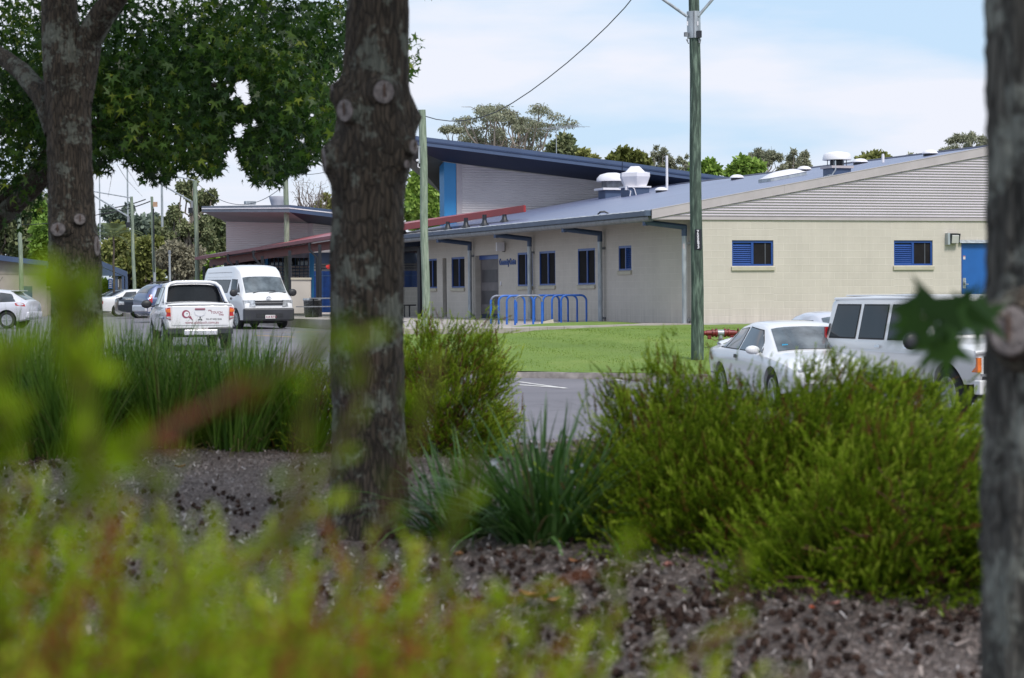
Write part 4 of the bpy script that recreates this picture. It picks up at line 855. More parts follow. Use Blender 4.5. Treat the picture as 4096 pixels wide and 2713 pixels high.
# roof antenna behind the big hall
c0 = at(2225, 508, 112); r0 = empty('tv_antenna', (c0.x, c0.y, c0.z-4.5), 0, 'thin TV antenna on a mast above the big hall roof', 'antenna')
g = MB(); g.tube([(0, 0, 0), (0, 0, 4.45)], .022, 6); g.build('mast', M_galv, r0)
g = MB(); g.tube([(-.75, 0, 4.38), (1.2, .2, 4.55)], .02, 5); g.build('boom', M_galv, r0)
for k in range(9):
    g = MB(); t = k/8; c_ = Vector((-.75, 0, 4.38)).lerp(Vector((1.2, .2, 4.55)), t); w_ = .28+.3*t; g.tube([c_-Vector((w_, .6, 0)), c_+Vector((w_, .6, 0))], .009, 4); g.build('element', M_galv, r0)
for k, (x, y, w_, lab, mt) in enumerate(((631, 1112, 1.0, 'small blue object on the ground far behind the parked cars, left one', M_rackb),)):
    pass

# ================================================================== BIKE RACKS
for gi, (sx0, sy0, dx, dy, L_, lab) in enumerate(((-.60, 62.34, .23, -1.05, .78, 'left'), (.68, 65.5, .255, -.62, .80, 'right'))):
    for k in range(4):
        a = Vector((sx0+dx*k, sy0+dy*k, 0)); d = VV; g = MB(); h = .80; rr = .17; z0_ = -.95
        pts = [a+Vector((0, 0, z0_)), a+Vector((0, 0, h-.85-rr))]
        for j in range(1, 6): t = j/5*math.pi/2; pts.append(a+d*(rr-rr*math.cos(t))+Vector((0, 0, h-.85-rr+rr*math.sin(t))))
        for j in range(0, 6): t = j/5*math.pi/2; pts.append(a+d*(L_-rr+rr*math.sin(t))+Vector((0, 0, h-.85-rr+rr*math.cos(t))))
        pts.append(a+d*L_+Vector((0, 0, z0_)))
        words = ['first', 'second', 'third', 'fourth']
        wn_ = k in (0, 3) and gi == 0
        r0 = empty('bicycle_hoop', (a.x, a.y, -.85), 0, f'blue bicycle hoop, {words[k]} from the left in the {lab} row'+(', grey worn top' if wn_ else ''), 'bike rack', 'blue bicycle hoops in front of the cream wall')
        part(g.tube(pts, .03, 10), 'hoop', M_rackb, r0, smooth=True, sharp=80)
        if wn_: q = MB(); q.tube(pts[2:13], .0312, 10); part(q, 'worn_top', M_rackg, r0, smooth=True, sharp=80)
c0 = atz(2187, 1289, -.80); g = MB(); g.hexa([c0+Vector((-.22, -.1, -.05)), c0+Vector((.2, -.1, -.05)), c0+Vector((.2, .12, -.05)), c0+Vector((-.22, .12, -.05))], [c0+Vector((-.22, -.1, -.01)), c0+Vector((.18, -.1, .08)), c0+Vector((.18, .12, .08)), c0+Vector((-.22, .12, -.01))])
tag(g.build('concrete_block', M_sill), 'pale broken concrete block lying between the two rows of bicycle hoops', 'block')
# ================================================================== HYDRANT BOOSTER
c0 = at(2882, 1332, 49.5); gz = Hlawn(c0.x, c0.y); r0 = empty('hydrant', (c0.x, c0.y, gz), .1, 'red double outlet fire hydrant with hand wheels on the lawn beside the pole', 'hydrant')
H_ = c0.z-gz; M_hr = mat('hydrant_red', (.17, .018, .02), .45, .1, .3, 12); M_rust = mat('rusty_wheel', (.16, .07, .045), .7, .2, .4, 15)
g = MB(); g.tube([(0, 0, -.1), (0, 0, H_)], .055, 12); g.build('riser', M_galv, r0, smooth=True)
g = MB(); g.tube([(-.07, 0, H_), (.09, 0, H_)], .072, 14); g.build('tee', M_galv, r0, smooth=True)
for s in (-1, 1):
    g = MB()
    for a, b_, r_ in ((.08, .12, .10), (.12, .17, .075), (.17, .20, .095), (.20, .33, .065), (.33, .38, .05)): g.tube([(s*a, 0, H_), (s*b_, 0, H_)], r_, 14)
    g.box((s*.26, 0, H_-.08), (.08, .08, .12)); g.build('valve', M_hr, r0, smooth=True, sharp=45)
    g = MB(); ring_ = [(s*.41, .10*math.cos(t), H_+.10*math.sin(t)) for t in np.linspace(0, 2*math.pi, 17)]; g.tube(ring_, .012, 6, False)
    for t in (0, 2.1, 4.2): g.tube([(s*.39, 0, H_), (s*.41, .10*math.cos(t), H_+.1*math.sin(t))], .009, 5)
    g.build('hand_wheel', M_rust, r0, smooth=True)
g = MB(); g.tube([(-.3, -.06, H_-.09), (-.15, -.07, H_-.17), (.0, -.07, H_-.13), (.15, -.07, H_-.18), (.32, -.06, H_-.08)], .008, 5); g.build('chain', M_rust, r0)
# ================================================================== VEHICLES
M_tyre = mat('tyre_rubber', (.018, .018, .02), .8, 0, .2, 10); M_rim = mat('alloy_rim', (.42, .43, .45), .3, .5, .1); M_plas = mat('black_plastic', (.022, .023, .027), .5, 0, .15, 4)
M_bumper = mat('grey_bumper', (.035, .037, .045), .45, 0, .15, 2); M_chrome = mat('chrome', (.6, .6, .62), .15, .9, .05)
M_lamp = mat('lamp_lens', (.45, .47, .50), .08, .3, .35, 14, spec=.8, coat=1); M_amber = mat('amber_lens', (.65, .14, .01), .2, 0, .2, 10, coat=1); M_rlamp = mat('red_lens', (.40, .012, .015), .15, 0, .3, 12, coat=1)
M_wind = mat('windscreen_glass', (.09, .105, .115), .06, 0, .6, 2.4, spec=.8, coat=.35); M_wdark = mat('tinted_glass', (.007, .008, .009), .06, 0, .4, 2, spec=.35, coat=.0)
M_wmid = mat('side_glass', (.035, .04, .047), .06, 0, .6, 2.2, spec=.8, coat=.2); M_rubber = mat('rubber_seal', (.012, .012, .014), .7)
def paint(name, col, metal=0.0, rough=.28): return mat(name, col, rough, metal, .035, 1.2, spec=.5, coat=.7)
M_pw = paint('white_paint', (.70, .70, .72)); M_pw2 = paint('cream_white_paint', (.66, .65, .64)); M_psil = paint('silver_white_paint', (.60, .60, .66), .15)
M_pblue = paint('slate_blue_paint', (.085, .115, .22), .3); M_pblk = paint('dark_navy_paint', (.016, .022, .035), .2); M_plate = mat('plate_white', (.62, .62, .62), .5); M_maroon = mat('maroon_print', (.26, .05, .09), .5)
class Car:
    def __init__(s, name, label, cat, loc, head, st, body, W, R_=.33, wheels=(), group=None):
        x, y = loc; s.root = empty(name, (x, y, Hroad(x, y)), head, label, cat, group); s.st = st; s.body = body; s.R = R_
        rows = []
        xs_ = []
        for (a, b_) in zip(st, st[1:]):
            n_ = 4 if b_[0]-a[0] > .25 else 1
            xs_ += [lerp(a[0], b_[0], k/n_) for k in range(n_)]
        xs_.append(st[-1][0])
        for xx in xs_:
            h = s.sec(xx); rows.append([(xx, -y_, z_) for y_, z_ in h[::-1]][:-1]+[(xx, y_, z_) for y_, z_ in h])
        m = MB(); n_ = len(rows[0]); vs = [p for r in rows for p in r]
        fs = [[i*n_+k, i*n_+(k+1) % n_, (i+1)*n_+(k+1) % n_, (i+1)*n_+k] for i in range(len(rows)-1) for k in range(n_)]
        fs += [list(range(n_))[::-1], [(len(rows)-1)*n_+k for k in range(n_)]]
        m.add(vs, fs); o = m.build('body', body, s.root)
        # wheel arches
        cut = MB()
        for xw in wheels:
            for sd_ in (-1, 1): cut.lathe([(R_+.055, -.3), (R_+.055, .3)], (xw, sd_*(W), R_+.02), 28, Matrix.Rotation(R(90), 3, 'X'))
        if wheels:
            co_ = cut.build('cutter', M_plas); md = o.modifiers.new('b', 'BOOLEAN'); md.object = co_; md.operation = 'DIFFERENCE'; md.solver = 'EXACT'; bpy.context.view_layer.update()
            co_.matrix_world = s.root.matrix_world; bpy.context.view_layer.update()
            me = bpy.data.meshes.new_from_object(o.evaluated_get(bpy.context.evaluated_depsgraph_get())); o.modifiers.clear(); o.data = me; bpy.data.objects.remove(co_)
            me.materials.clear(); me.materials.append(body)
        me = o.data; me.polygons.foreach_set('use_smooth', [True]*len(me.polygons)); me.set_sharp_from_angle(angle=R(32)); s.bo = o
        for xw in wheels:
            for sd_ in (-1, 1):
                c0 = Vector((xw, sd_*(W-.10), R_)); Mx = Matrix.Rotation(R(-90*sd_), 3, 'X')
                q = MB(); q.lathe([(R_*.66, -.10), (R_*.9, -.115), (R_*.985, -.08), (R_, 0), (R_*.985, .08), (R_*.9, .115), (R_*.66, .10), (R_*.64, 0)], c0, 28, Mx); wo = q.build('wheel', M_tyre, s.root, smooth=True, sharp=50)
                q = MB(); q.lathe([(R_*.69, .07), (R_*.67, .10), (R_*.60, .10), (R_*.58, .05), (R_*.16, .045), (R_*.15, .09), (.0, .095)], c0, 28, Mx)
                for k in range(6):
                    t = k*math.pi/3; a = Mx @ Vector((math.cos(t)*R_*.12, math.sin(t)*R_*.12, .075))+c0; b_ = Mx @ Vector((math.cos(t)*R_*.62, math.sin(t)*R_*.62, .09))+c0; q.tube([a, b_], R_*.075, 6)
                q.build('rim', M_rim, wo, smooth=True, sharp=45)
                q = MB(); q.lathe([(R_*.57, .052), (R_*.15, .052)], c0, 20, Mx); q.build('brake_gap', M_plas, wo)
                q = MB(); rows_ = [[(xw+(R_+.052)*math.cos(t), sd_*(W-.24+dw), R_+.02+(R_+.052)*math.sin(t)) for t in np.linspace(-.3, math.pi+.3, 20)] for dw in (0, .16)]
                q.grid(rows_); q.poly([rows_[0][k] for k in range(20)]); q.build('wheel_arch_liner', M_plas, s.root)
    def par(s, x):
        st = s.st
        if x <= st[0][0]: return st[0][1:]
        for a, b_ in zip(st, st[1:]):
            if x <= b_[0]: t = (x-a[0])/max(1e-6, b_[0]-a[0]); return [lerp(p, q, t) for p, q in zip(a[1:], b_[1:])]
        return st[-1][1:]
    def sec(s, x):
        zb, zl, zt, wb, wl, wt = s.par(x); zt = max(zt, zl+.03); h = zt-zl; r = min(.07, h*.5)
        return [(wb-.10, zb), (wb-.02, zb+.05), (wb+.01, lerp(zb, zl, .35)), (wl+.012, lerp(zb, zl, .72)), (wl, zl-.02), (wl-.015, zl+.01), (lerp(wl, wt, .96), zl+h*.93-r*.4), (wt-.03, zt-r*.35), (wt-.11, zt-.004), (wt*.5, zt+.015), (0, zt+.022)]
    def ys(s, x, z):
        h = s.sec(x)
        for (ya, za), (yb, zb_) in zip(h[:7], h[1:8]):
            if za <= z <= zb_: return lerp(ya, yb, (z-za)/max(1e-6, zb_-za))
        return h[6][0]
    def side(s, name, pts, mt, off=.006, sides=(-1, 1), seal=.0):
        """patch lying on the flanks, pts in side view (x, z)"""
        for sd_ in sides:
            q = MB(); P3 = [(x, sd_*(s.ys(x, z)+off), z) for x, z in pts]; xs_ = [p[0] for p in pts]; zs_ = [p[1] for p in pts]
            if seal:
                cx_, cz_ = sum(xs_)/len(xs_), sum(zs_)/len(zs_); q2 = MB(); P4 = [(x+(seal if x > cx_ else -seal), sd_*(s.ys(x, z)+off*.4), z+(seal if z > cz_ else -seal)) for x, z in pts]
                pass; s.side('window_seal', [(p[0], p[2]) for p in P4], M_rubber, off*.3, (sd_,))
            if len(pts) == 4 and max(xs_)-min(xs_) > .12:
                rows = []
                for i in range(7):
                    r_ = []
                    for j in range(5):
                        a, b_ = i/6, j/4; x = lerp(lerp(pts[0][0], pts[1][0], a), lerp(pts[3][0], pts[2][0], a), b_); z = lerp(lerp(pts[0][1], pts[1][1], a), lerp(pts[3][1], pts[2][1], a), b_)
                        r_.append((x, sd_*(s.ys(x, z)+off+.004), z))
                    rows.append(r_)
                q.grid(rows)
            else: q.prism(P3, (0, -sd_*.012, 0))
            q.build(name, mt, s.root, smooth=True)
    def deck(s, name, xa, xb, fa, fb, mt, off=.012, n_=10):
        q = MB(); rows = []; 
        za, zb_ = s.par(xa)[2], s.par(xb)[2]; nv = Vector((-(zb_-za), 0, xb-xa)).normalized(); nv = nv if nv.z > 0 else -nv
        for i in range(5):
            t = i/4; x = lerp(xa, xb, t); h = s.sec(x); f = lerp(fa, fb, t); row = []
            for k in range(n_+1):
                y = lerp(-1, 1, k/n_)*f*h[7][0]; ay = abs(y)
                z = interp(ay, [(h[10][0], h[10][1]), (h[9][0], h[9][1]), (h[8][0], h[8][1]), (h[7][0], h[7][1])]); row.append(Vector((x, y, z))+nv*off)
            rows.append(row)
        q.grid(rows); return q.build(name, mt, s.root, smooth=True)
    def box(s, name, c, d, mt, both=False, parent=None, bev=0, label=None):
        for sy in ((-1, 1) if both else (1,)):
            q = MB(); q.box((c[0], c[1]*sy, c[2]), d); o = q.build(name, mt, parent or s.root, label=label)
            if bev:
                m = o.modifiers.new('bevel', 'BEVEL'); m.width = bev; m.segments = 2
        return o
    def mirror(s, x, y, z, mt, w=.13, h=.16, both=True):
        for sy in ((-1, 1) if both else (-1,)):
            q = MB(); c = (x, sy*(y+.09+w/2), z); q.lathe([(.01, -.06), (w*.45, -.055), (w*.62, -.02), (w*.62, .03), (w*.4, .06), (.01, .065)], c, 14, Matrix.Rotation(R(90), 3, 'Y') @ Matrix.Diagonal((h/w*.82, 1.15, 1))); q.box((x, sy*(y+.04), z-.06), (.04, .14, .03)); q.build('side_mirror', mt, s.root, smooth=True, sharp=60)
def fwd(px_dir): return math.atan2(px_dir[1], px_dir[0])
# ---- white four wheel drive (boxy), nose towards the camera and right
f = Vector((.31, -.951)).normalized(); right = Vector((f.y, -f.x)); c = (Vector((6.61, 31.0))-f*2.33)-right*.86
st = [(-2.30, .62, 1.06, 1.60, .72, .80, .66), (-2.26, .50, 1.07, 1.70, .78, .85, .71), (-2.05, .46, 1.07, 1.735, .82, .86, .72), (-1.0, .45, 1.07, 1.75, .83, .86, .725), (.50, .45, 1.07, 1.735, .83, .86, .72), (.62, .45, 1.07, 1.69, .83, .86, .71), (1.02, .45, 1.06, 1.14, .83, .86, .76), (1.3, .45, 1.04, 1.12, .83, .86, .76), (2.10, .48, 1.0, 1.08, .82, .85, .74), (2.26, .50, .97, 1.03, .80, .83, .72), (2.30, .55, .90, .95, .76, .80, .68)]
v = Car('four_wheel_drive', 'boxy white four wheel drive wagon with dark side windows, nose partly behind the right trunk', 'car', c, fwd(f), st, M_pw2, .84, .375, (-1.40, 1.50))
v.side('side_window', [(-2.14, 1.12), (-1.28, 1.12), (-1.26, 1.60), (-2.02, 1.60)], M_wdark, seal=.022); v.side('side_window', [(-1.14, 1.12), (-.36, 1.12), (-.36, 1.60), (-1.12, 1.60)], M_wdark, seal=.022); v.side('side_window', [(-.22, 1.12), (.78, 1.12), (.52, 1.60), (-.22, 1.60)], M_wdark, seal=.022)
for x in (-1.21, -.29, .86): v.side('door_gap', [(x-.007, .55), (x+.007, .55), (x+.007, 1.06), (x-.007, 1.06)], M_rubber, .002)
v.side('body_crease', [(-2.2, .93), (2.2, .91), (2.2, .922), (-2.2, .945)], M_pw, .012); v.side('body_crease', [(-1.0, .50), (1.1, .50), (1.1, .515), (-1.0, .515)], M_plas, .004)
for x in (-.48, .42): v.side('door_handle', [(x-.08, .985), (x+.08, .985), (x+.08, 1.025), (x-.08, 1.025)], M_chrome, .025)
v.deck('windscreen', .66, 1.0, .96, 1.0, M_wind); v.mirror(.72, .80, 1.10, M_plas, .17, .24)
q = MB(); q.box((-.8, 0, 1.752), (2.5, 1.2, .02)); o = q.build('roof_panel', M_pw, v.root); m_ = o.modifiers.new('bevel', 'BEVEL'); m_.width = .014
q = MB()
for sy in (-1, 1): q.tube([(-2.2, sy*.70, 1.70), (.5, sy*.70, 1.71)], .022, 8)
q.build('roof_gutter', M_pw, v.root); v.box('rear_lamp', (-2.27, .80, 1.14), (.05, .10, .26), M_rlamp, True)
v.side('rear_vent', [(-2.27, 1.14), (-2.20, 1.14), (-2.14, 1.32), (-2.21, 1.32)], M_plas, .012)
for sy in (-1, 1):
    q = MB(); q.lathe([(.0, .03), (.06, .028), (.095, .005), (.098, -.02)], (2.315, sy*.56, .80), 20, Matrix.Rotation(R(90), 3, 'Y')); q.build('headlight', M_lamp, v.root, smooth=True)
    q = MB(); q.lathe([(.11, -.02), (.118, .01), (.10, .012)], (2.31, sy*.56, .80), 20, Matrix.Rotation(R(90), 3, 'Y')); q.build('headlight_ring', M_chrome, v.root, smooth=True)
v.box('grille', (2.29, 0, .80), (.05, 1.45, .24), M_plas); v.box('corner_lamp', (2.24, .80, .80), (.16, .06, .20), M_amber, True); v.box('grille_bar', (2.32, 0, .665), (.04, 1.55, .03), M_chrome); v.box('valance', (2.28, 0, .60), (.06, 1.5, .08), M_plas)
o = v.box('bumper', (2.36, 0, .50), (.17, 1.74, .20), M_pw2, bev=.02); v.box('indicator', (2.455, .52, .515), (.02, .24, .07), M_amber, True)
q = MB(); q.tube([(2.30, -.86, .97), (2.34, -.6, 1.0), (2.34, .6, 1.0), (2.30, .86, .97)], .03, 8); q.build('bonnet_guard', M_pw, v.root, smooth=True)
v.box('underbody', (0, 0, .42), (4.0, 1.3, .18), M_plas)
v.root.scale = (1.05, 1.05, 1.05)
# ---- white sedan
f = Vector((math.sin(R(11)), -math.cos(R(11)))); c = Vector((4.72, 36.2))
sed = [(-2.38, .50, .70, .78, .66, .70, .55), (-2.34, .34, .86, .94, .76, .80, .64), (-2.1, .26, .92, 1.0, .83, .86, .70), (-1.62, .22, .93, 1.02, .86, .885, .72), (-.98, .20, .93, 1.335, .87, .89, .60), (-.45, .20, .92, 1.40, .87, .89, .62), (.15, .20, .90, 1.38, .87, .89, .62), (.40, .20, .89, 1.33, .87, .885, .615), (1.18, .22, .84, .93, .87, .88, .70), (1.9, .24, .76, .85, .85, .86, .66), (2.3, .30, .66, .74, .78, .79, .58), (2.42, .42, .58, .62, .64, .66, .50)]
v = Car('sedan', 'white rounded sedan with rear spoiler parked between the big pole and the four wheel drive', 'car', c, fwd(f), sed, M_pw, .86, .32, (-1.40, 1.42))
v.side('side_window', [(-1.46, .975), (-1.12, .965), (-1.0, 1.22), (-1.12, 1.19)], M_wmid, seal=.014); v.side('side_window', [(-1.07, .965), (-.36, .95), (-.40, 1.30), (-.90, 1.26)], M_wmid, seal=.014); v.side('side_window', [(-.28, .95), (.84, .92), (.34, 1.26), (-.30, 1.31)], M_wmid, seal=.014)
for x in (-.33, .95): v.side('door_gap', [(x-.006, .32), (x+.006, .32), (x+.006, .92), (x-.006, .92)], M_rubber, .002)
v.side('door_handle', [(-.52, .80), (-.36, .80), (-.36, .86), (-.52, .86)], M_plas, .012)
v.side('tail_lamp', [(-2.34, .66), (-2.15, .66), (-2.15, .80), (-2.33, .78)], M_rlamp, .008); v.side('bumper_line', [(-2.3, .50), (-1.8, .50), (-1.8, .515), (-2.3, .515)], M_plas, .004)
v.deck('windscreen', .46, 1.14, .95, 1.0, M_wind); v.deck('rear_window', -1.55, -1.02, .98, .95, M_wmid); v.mirror(.80, .82, .96, M_pw, .16, .14)
q = MB(); q.tube([(.98, -.35, .955), (1.1, .15, .965), (1.14, .42, .955)], .012, 5); q.build('wiper', M_rubber, v.root)
q = MB()
for y in np.linspace(-.62, .62, 9): pass
q.grid([[(-2.32+.02*abs(y)*2, y, 1.10-.08*(abs(y)/.66)**3) for y in np.linspace(-.68, .68, 13)], [(-2.18, y, 1.13-.10*(abs(y)/.66)**3) for y in np.linspace(-.68, .68, 13)], [(-2.04, y, 1.09-.10*(abs(y)/.66)**3) for y in np.linspace(-.66, .66, 13)]])
q.grid([[(-2.32+.02*abs(y)*2, y, 1.10-.08*(abs(y)/.66)**3) for y in np.linspace(-.68, .68, 13)], [(-2.2, y, 1.05-.08*(abs(y)/.66)**3) for y in np.linspace(-.68, .68, 13)], [(-2.04, y, 1.085-.10*(abs(y)/.66)**3) for y in np.linspace(-.66, .66, 13)]])
q.box((-2.18, -.5, 1.03), (.12, .04, .10)); q.box((-2.18, .5, 1.03), (.12, .04, .10)); q.build('rear_spoiler', M_pw, v.root, smooth=True, sharp=50)
v.box('headlight', (2.26, .58, .64), (.2, .3, .10), M_lamp, True, bev=.03); v.box('registration_label', (1.0, -.50, 1.03), (.01, .10, .05), mat('label_blue', (.05, .35, .6), .5))
# dashboard/seat shapes seen through the screen
# ---- pale car roof behind the sedan
f2 = Vector((math.sin(R(12)), -math.cos(R(12))))
v = Car('parked_car', 'silver car almost hidden behind the white sedan, only its roof showing', 'car', (6.35, 41.9), fwd(f2), sed, M_psil, .86, .32, ()); v.deck('windscreen', .46, 1.14, .95, 1.0, M_wind)
v.side('side_window', [(-1.3, .975), (.7, .93), (.3, 1.25), (-1.0, 1.25)], M_wmid)
# ---- high roof van
f = Vector((math.sin(R(25)), -math.cos(R(25)))); right = Vector((f.y, -f.x)); fr = P(559, 740, 77.0); c = Vector((fr.x, 77.0))-f*2.35-right*.94
van = [(-2.55, .45, 1.28, 1.95, .84, .88, .70), (-2.50, .32, 1.28, 2.12, .90, .93, .76), (-2.2, .26, 1.28, 2.22, .92, .94, .79), (-1.0, .25, 1.28, 2.26, .92, .94, .79), (.75, .25, 1.28, 2.27, .92, .94, .79), (1.15, .25, 1.27, 2.22, .92, .94, .785), (1.55, .25, 1.26, 2.06, .92, .94, .765), (1.74, .25, 1.25, 1.86, .92, .94, .755), (2.30, .26, 1.13, 1.24, .91, .925, .80), (2.44, .28, 1.0, 1.08, .90, .91, .78), (2.54, .30, .84, .92, .86, .88, .74), (2.57, .34, .60, .66, .80, .82, .66)]
v = Car('minibus', 'white high roof van facing the camera, black bumper and long dark side window', 'van', c, fwd(f), van, M_pw, .91, .34, (-1.55, 1.62))
v.side('side_window', [(-2.40, 1.36), (.62, 1.30), (.86, 1.74), (-2.36, 1.76)], M_wdark, seal=.02); v.side('side_window', [(1.02, 1.34), (1.98, 1.31), (1.56, 1.74), (1.02, 1.76)], M_wdark, seal=.02)
v.side('window_post', [(-1.48, 1.36), (-1.44, 1.36), (-1.44, 1.74), (-1.48, 1.74)], M_rubber, .009)
v.side('roof_crease', [(-2.45, 2.02), (.9, 2.02), (.9, 2.035), (-2.45, 2.035)], mat('shadow_seam', (.25, .25, .27), .6), .004); v.side('roof_crease', [(-2.45, 1.86), (.9, 1.86), (.9, 1.875), (-2.45, 1.875)], M_pw2, .006)
for x in (.98, 2.02): v.side('door_gap', [(x-.008, .36), (x+.008, .36), (x+.008, 1.26), (x-.008, 1.26)], M_rubber, .002)
v.side('door_gap', [(-2.4, .96), (.95, .96), (.95, .972), (-2.4, .972)], M_rubber, .002)
v.side('door_handle', [(1.08, 1.04), (1.24, 1.04), (1.24, 1.12), (1.08, 1.12)], M_plas, .015)
v.deck('windscreen', 1.76, 2.26, .99, 1.0, M_wind); v.mirror(1.95, .92, 1.28, M_plas, .2, .26)
q = MB(); q.tube([(2.29, -.5, 1.27), (2.2, .0, 1.36), (2.24, .35, 1.34)], .016, 5); q.tube([(2.29, .1, 1.27), (2.24, .5, 1.31), (2.27, .72, 1.27)], .016, 5); q.build('wiper', M_rubber, v.root)
o = v.box('bumper', (2.53, 0, .50), (.22, 1.88, .46), M_bumper, bev=.06); v.box('air_intake', (2.645, 0, .47), (.01, 1.0, .14), M_plas)
for sy in (-1, 1):
    q = MB(); q.prism([(2.50, sy*.50, .80), (2.44, sy*.90, .76), (2.40, sy*.92, 1.02), (2.47, sy*.52, 1.03)], (.09, 0, -.01)); q.build('headlight', M_lamp, v.root)
v.box('grille', (2.56, 0, .87), (.06, 1.02, .05), M_plas); v.box('grille', (2.55, 0, .98), (.06, 1.05, .045), M_plas); v.box('grille_bar', (2.575, 0, .925), (.05, 1.05, .05), M_chrome)
q = MB()
for a_, b_ in ((.085, .058), (.03, .055)): q.tube([(2.56, a_*math.cos(t), 1.08+b_*math.sin(t)) for t in np.linspace(0, 2*math.pi, 17)], .009, 5, False)
q.tube([(2.565, .06*math.cos(t), 1.105+.022*math.sin(t)) for t in np.linspace(0, 2*math.pi, 13)], .009, 5, False); q.build('front_emblem', M_chrome, v.root, smooth=True)
o = v.box('number_plate', (2.652, .02, .42), (.012, .37, .13), M_plate); X_, Y_ = Vector((0, 1, 0)), Vector((0, 0, 1))
text('524 RTU', .11, .002, 'plate_lettering', M_maroon, (2.66, -.155, .38), X_, Y_, v.root, bold=.002)
v.box('underbody', (0, 0, .26), (4.2, 1.4, .16), M_plas)
# ---- utility with sports bar, tail towards the camera
LOS = P(450, 740, 56); f = Vector((math.sin(R(-14.6)), math.cos(R(-14.6)))); rc = P(462, 740, 55.6); c = Vector((rc.x, 55.6))+f*2.45
ute = [(-2.50, .55, 1.10, 1.17, .80, .86, .80), (-2.46, .50, 1.12, 1.20, .84, .88, .82), (-1.2, .46, 1.12, 1.20, .86, .89, .82), (-.90, .44, 1.12, 1.21, .86, .89, .80), (-.74, .44, 1.12, 1.70, .86, .89, .64), (-.40, .44, 1.12, 1.76, .86, .89, .66), (.45, .44, 1.10, 1.75, .86, .89, .66), (.65, .44, 1.09, 1.70, .86, .88, .655), (1.28, .44, 1.04, 1.13, .86, .88, .74), (2.1, .46, .93, 1.03, .84, .86, .70), (2.4, .52, .80, .88, .78, .80, .6)]
v = Car('utility', 'white utility with red print on its tailgate and sports bar, tail towards the camera', 'ute', c, fwd(f), ute, M_pw, .87, .37, (-1.55, 1.45))
v.side('side_window', [(-.62, 1.17), (.08, 1.16), (.06, 1.62), (-.48, 1.62)], M_wmid, seal=.015); v.side('side_window', [(.17, 1.16), (1.08, 1.12), (.62, 1.60), (.17, 1.62)], M_wmid, seal=.015)
v.deck('rear_window', -.895, -.75, 1.05, 1.02, M_wdark, off=.02); v.deck('windscreen', .68, 1.24, .95, 1.0, M_wind); v.mirror(.95, .86, 1.18, M_plas, .2, .22)
q = MB(); q.grid([[(x, y, 1.225+.03*(1-(y/.8)**2)) for y in np.linspace(-.80, .80, 9)] for x in (-2.46, -1.0)]); q.build('tonneau_lid', M_pw, v.root, smooth=True)
q = MB(); ptsb = [(-1.75, .80, 1.20), (-1.55, .79, 1.25), (-1.05, .70, 1.62), (-.92, .60, 1.72), (-.90, .45, 1.755), (-.90, 0, 1.765)]
q.tube([(x, y, z) for x, y, z in ptsb]+[(x, -y, z) for x, y, z in ptsb[::-1][1:]], .042, 10); q.build('sports_bar', M_pw, v.root, smooth=True, sharp=60)
q = MB(); q.tube([(x+.18, y*.985, z-.02) for x, y, z in ptsb]+[(x+.18, -y*.985, z-.02) for x, y, z in ptsb[::-1][1:]], .035, 8); q.build('inner_bar', M_pblue, v.root, smooth=True)
tz = -2.512; v.box('tailgate', (-2.50, 0, .885), (.03, 1.44, .50), M_pw, bev=.01); v.box('tailgate_gap', (-2.50, 0, 1.155), (.025, 1.64, .012), M_rubber)
for sy in (-1, 1):
    q = MB(); q.prism([(-2.535, sy*.74, .78), (-2.50, sy*.86, .82), (-2.49, sy*.88, 1.08), (-2.535, sy*.755, 1.10)], (.09, 0, 0)); lo = q.build('tail_lamp', M_rlamp, v.root)
    q = MB(); q.prism([(-2.541, sy*.75, .97), (-2.508, sy*.872, .98), (-2.504, sy*.876, 1.05), (-2.541, sy*.757, 1.07)], (.05, 0, 0)); q.build('indicator_lens', M_amber, lo)
    q = MB(); q.prism([(-2.541, sy*.75, .80), (-2.51, sy*.85, .83), (-2.508, sy*.86, .87), (-2.541, sy*.75, .87)], (.05, 0, 0)); q.build('reverse_lens', M_lamp, lo)
X_, Y_ = Vector((0, -1, 0)), Vector((0, 0, 1))
q = MB(); q.lathe([(.102, 0), (.102, .006)], (-2.52, .36, .93), 28, Matrix.Rotation(R(-90), 3, 'Y')); q.prism([(-2.521, .30, .85), (-2.521, .18, .76), (-2.521, .22, .84), (-2.521, .24, .88)], (-.004, 0, 0)); eo = q.build('round_emblem', M_maroon, v.root)
q = MB(); q.lathe([(.068, .007), (.068, .009)], (-2.52, .345, .925), 24, Matrix.Rotation(R(-90), 3, 'Y')); q.build('emblem_centre', M_pw, eo)
q = MB(); q.prism([(-2.5305, .36, .94), (-2.5305, .31, .95), (-2.5305, .33, .92)], (-.002, 0, 0)); q.build('emblem_figure', M_bumper, eo)
v.box('gate_handle', (-2.525, 0, 1.055), (.02, .26, .035), M_maroon); q = MB(); q.tube([(-2.52, -.14, .99), (-2.52, -.12, .91), (-2.52, -.05, .88), (-2.52, .05, .88), (-2.52, .12, .91), (-2.52, .14, .99)], .008, 5); q.build('handle_recess', M_psil, v.root)
text('play', .055, .001, 'tailgate_lettering', M_maroon, (-2.518, -.21, 1.005), X_, Y_, v.root, bold=.001); text('TOUCH', .085, .001, 'tailgate_lettering', M_maroon, (-2.518, -.27, .935), X_, Y_, v.root, bold=.001); text('today', .055, .001, 'tailgate_lettering', M_maroon, (-2.518, -.48, .89), X_, Y_, v.root, bold=.001)
text('PH: 07 5522 0236', .055, .001, 'tailgate_lettering', M_bumper, (-2.518, -.15, .775), X_, Y_, v.root, bold=.001); text('www.qldtouch.com.au', .095, .001, 'tailgate_lettering', M_maroon, (-2.518, .38, .68), X_, Y_, v.root, bold=.0005)
q = MB()
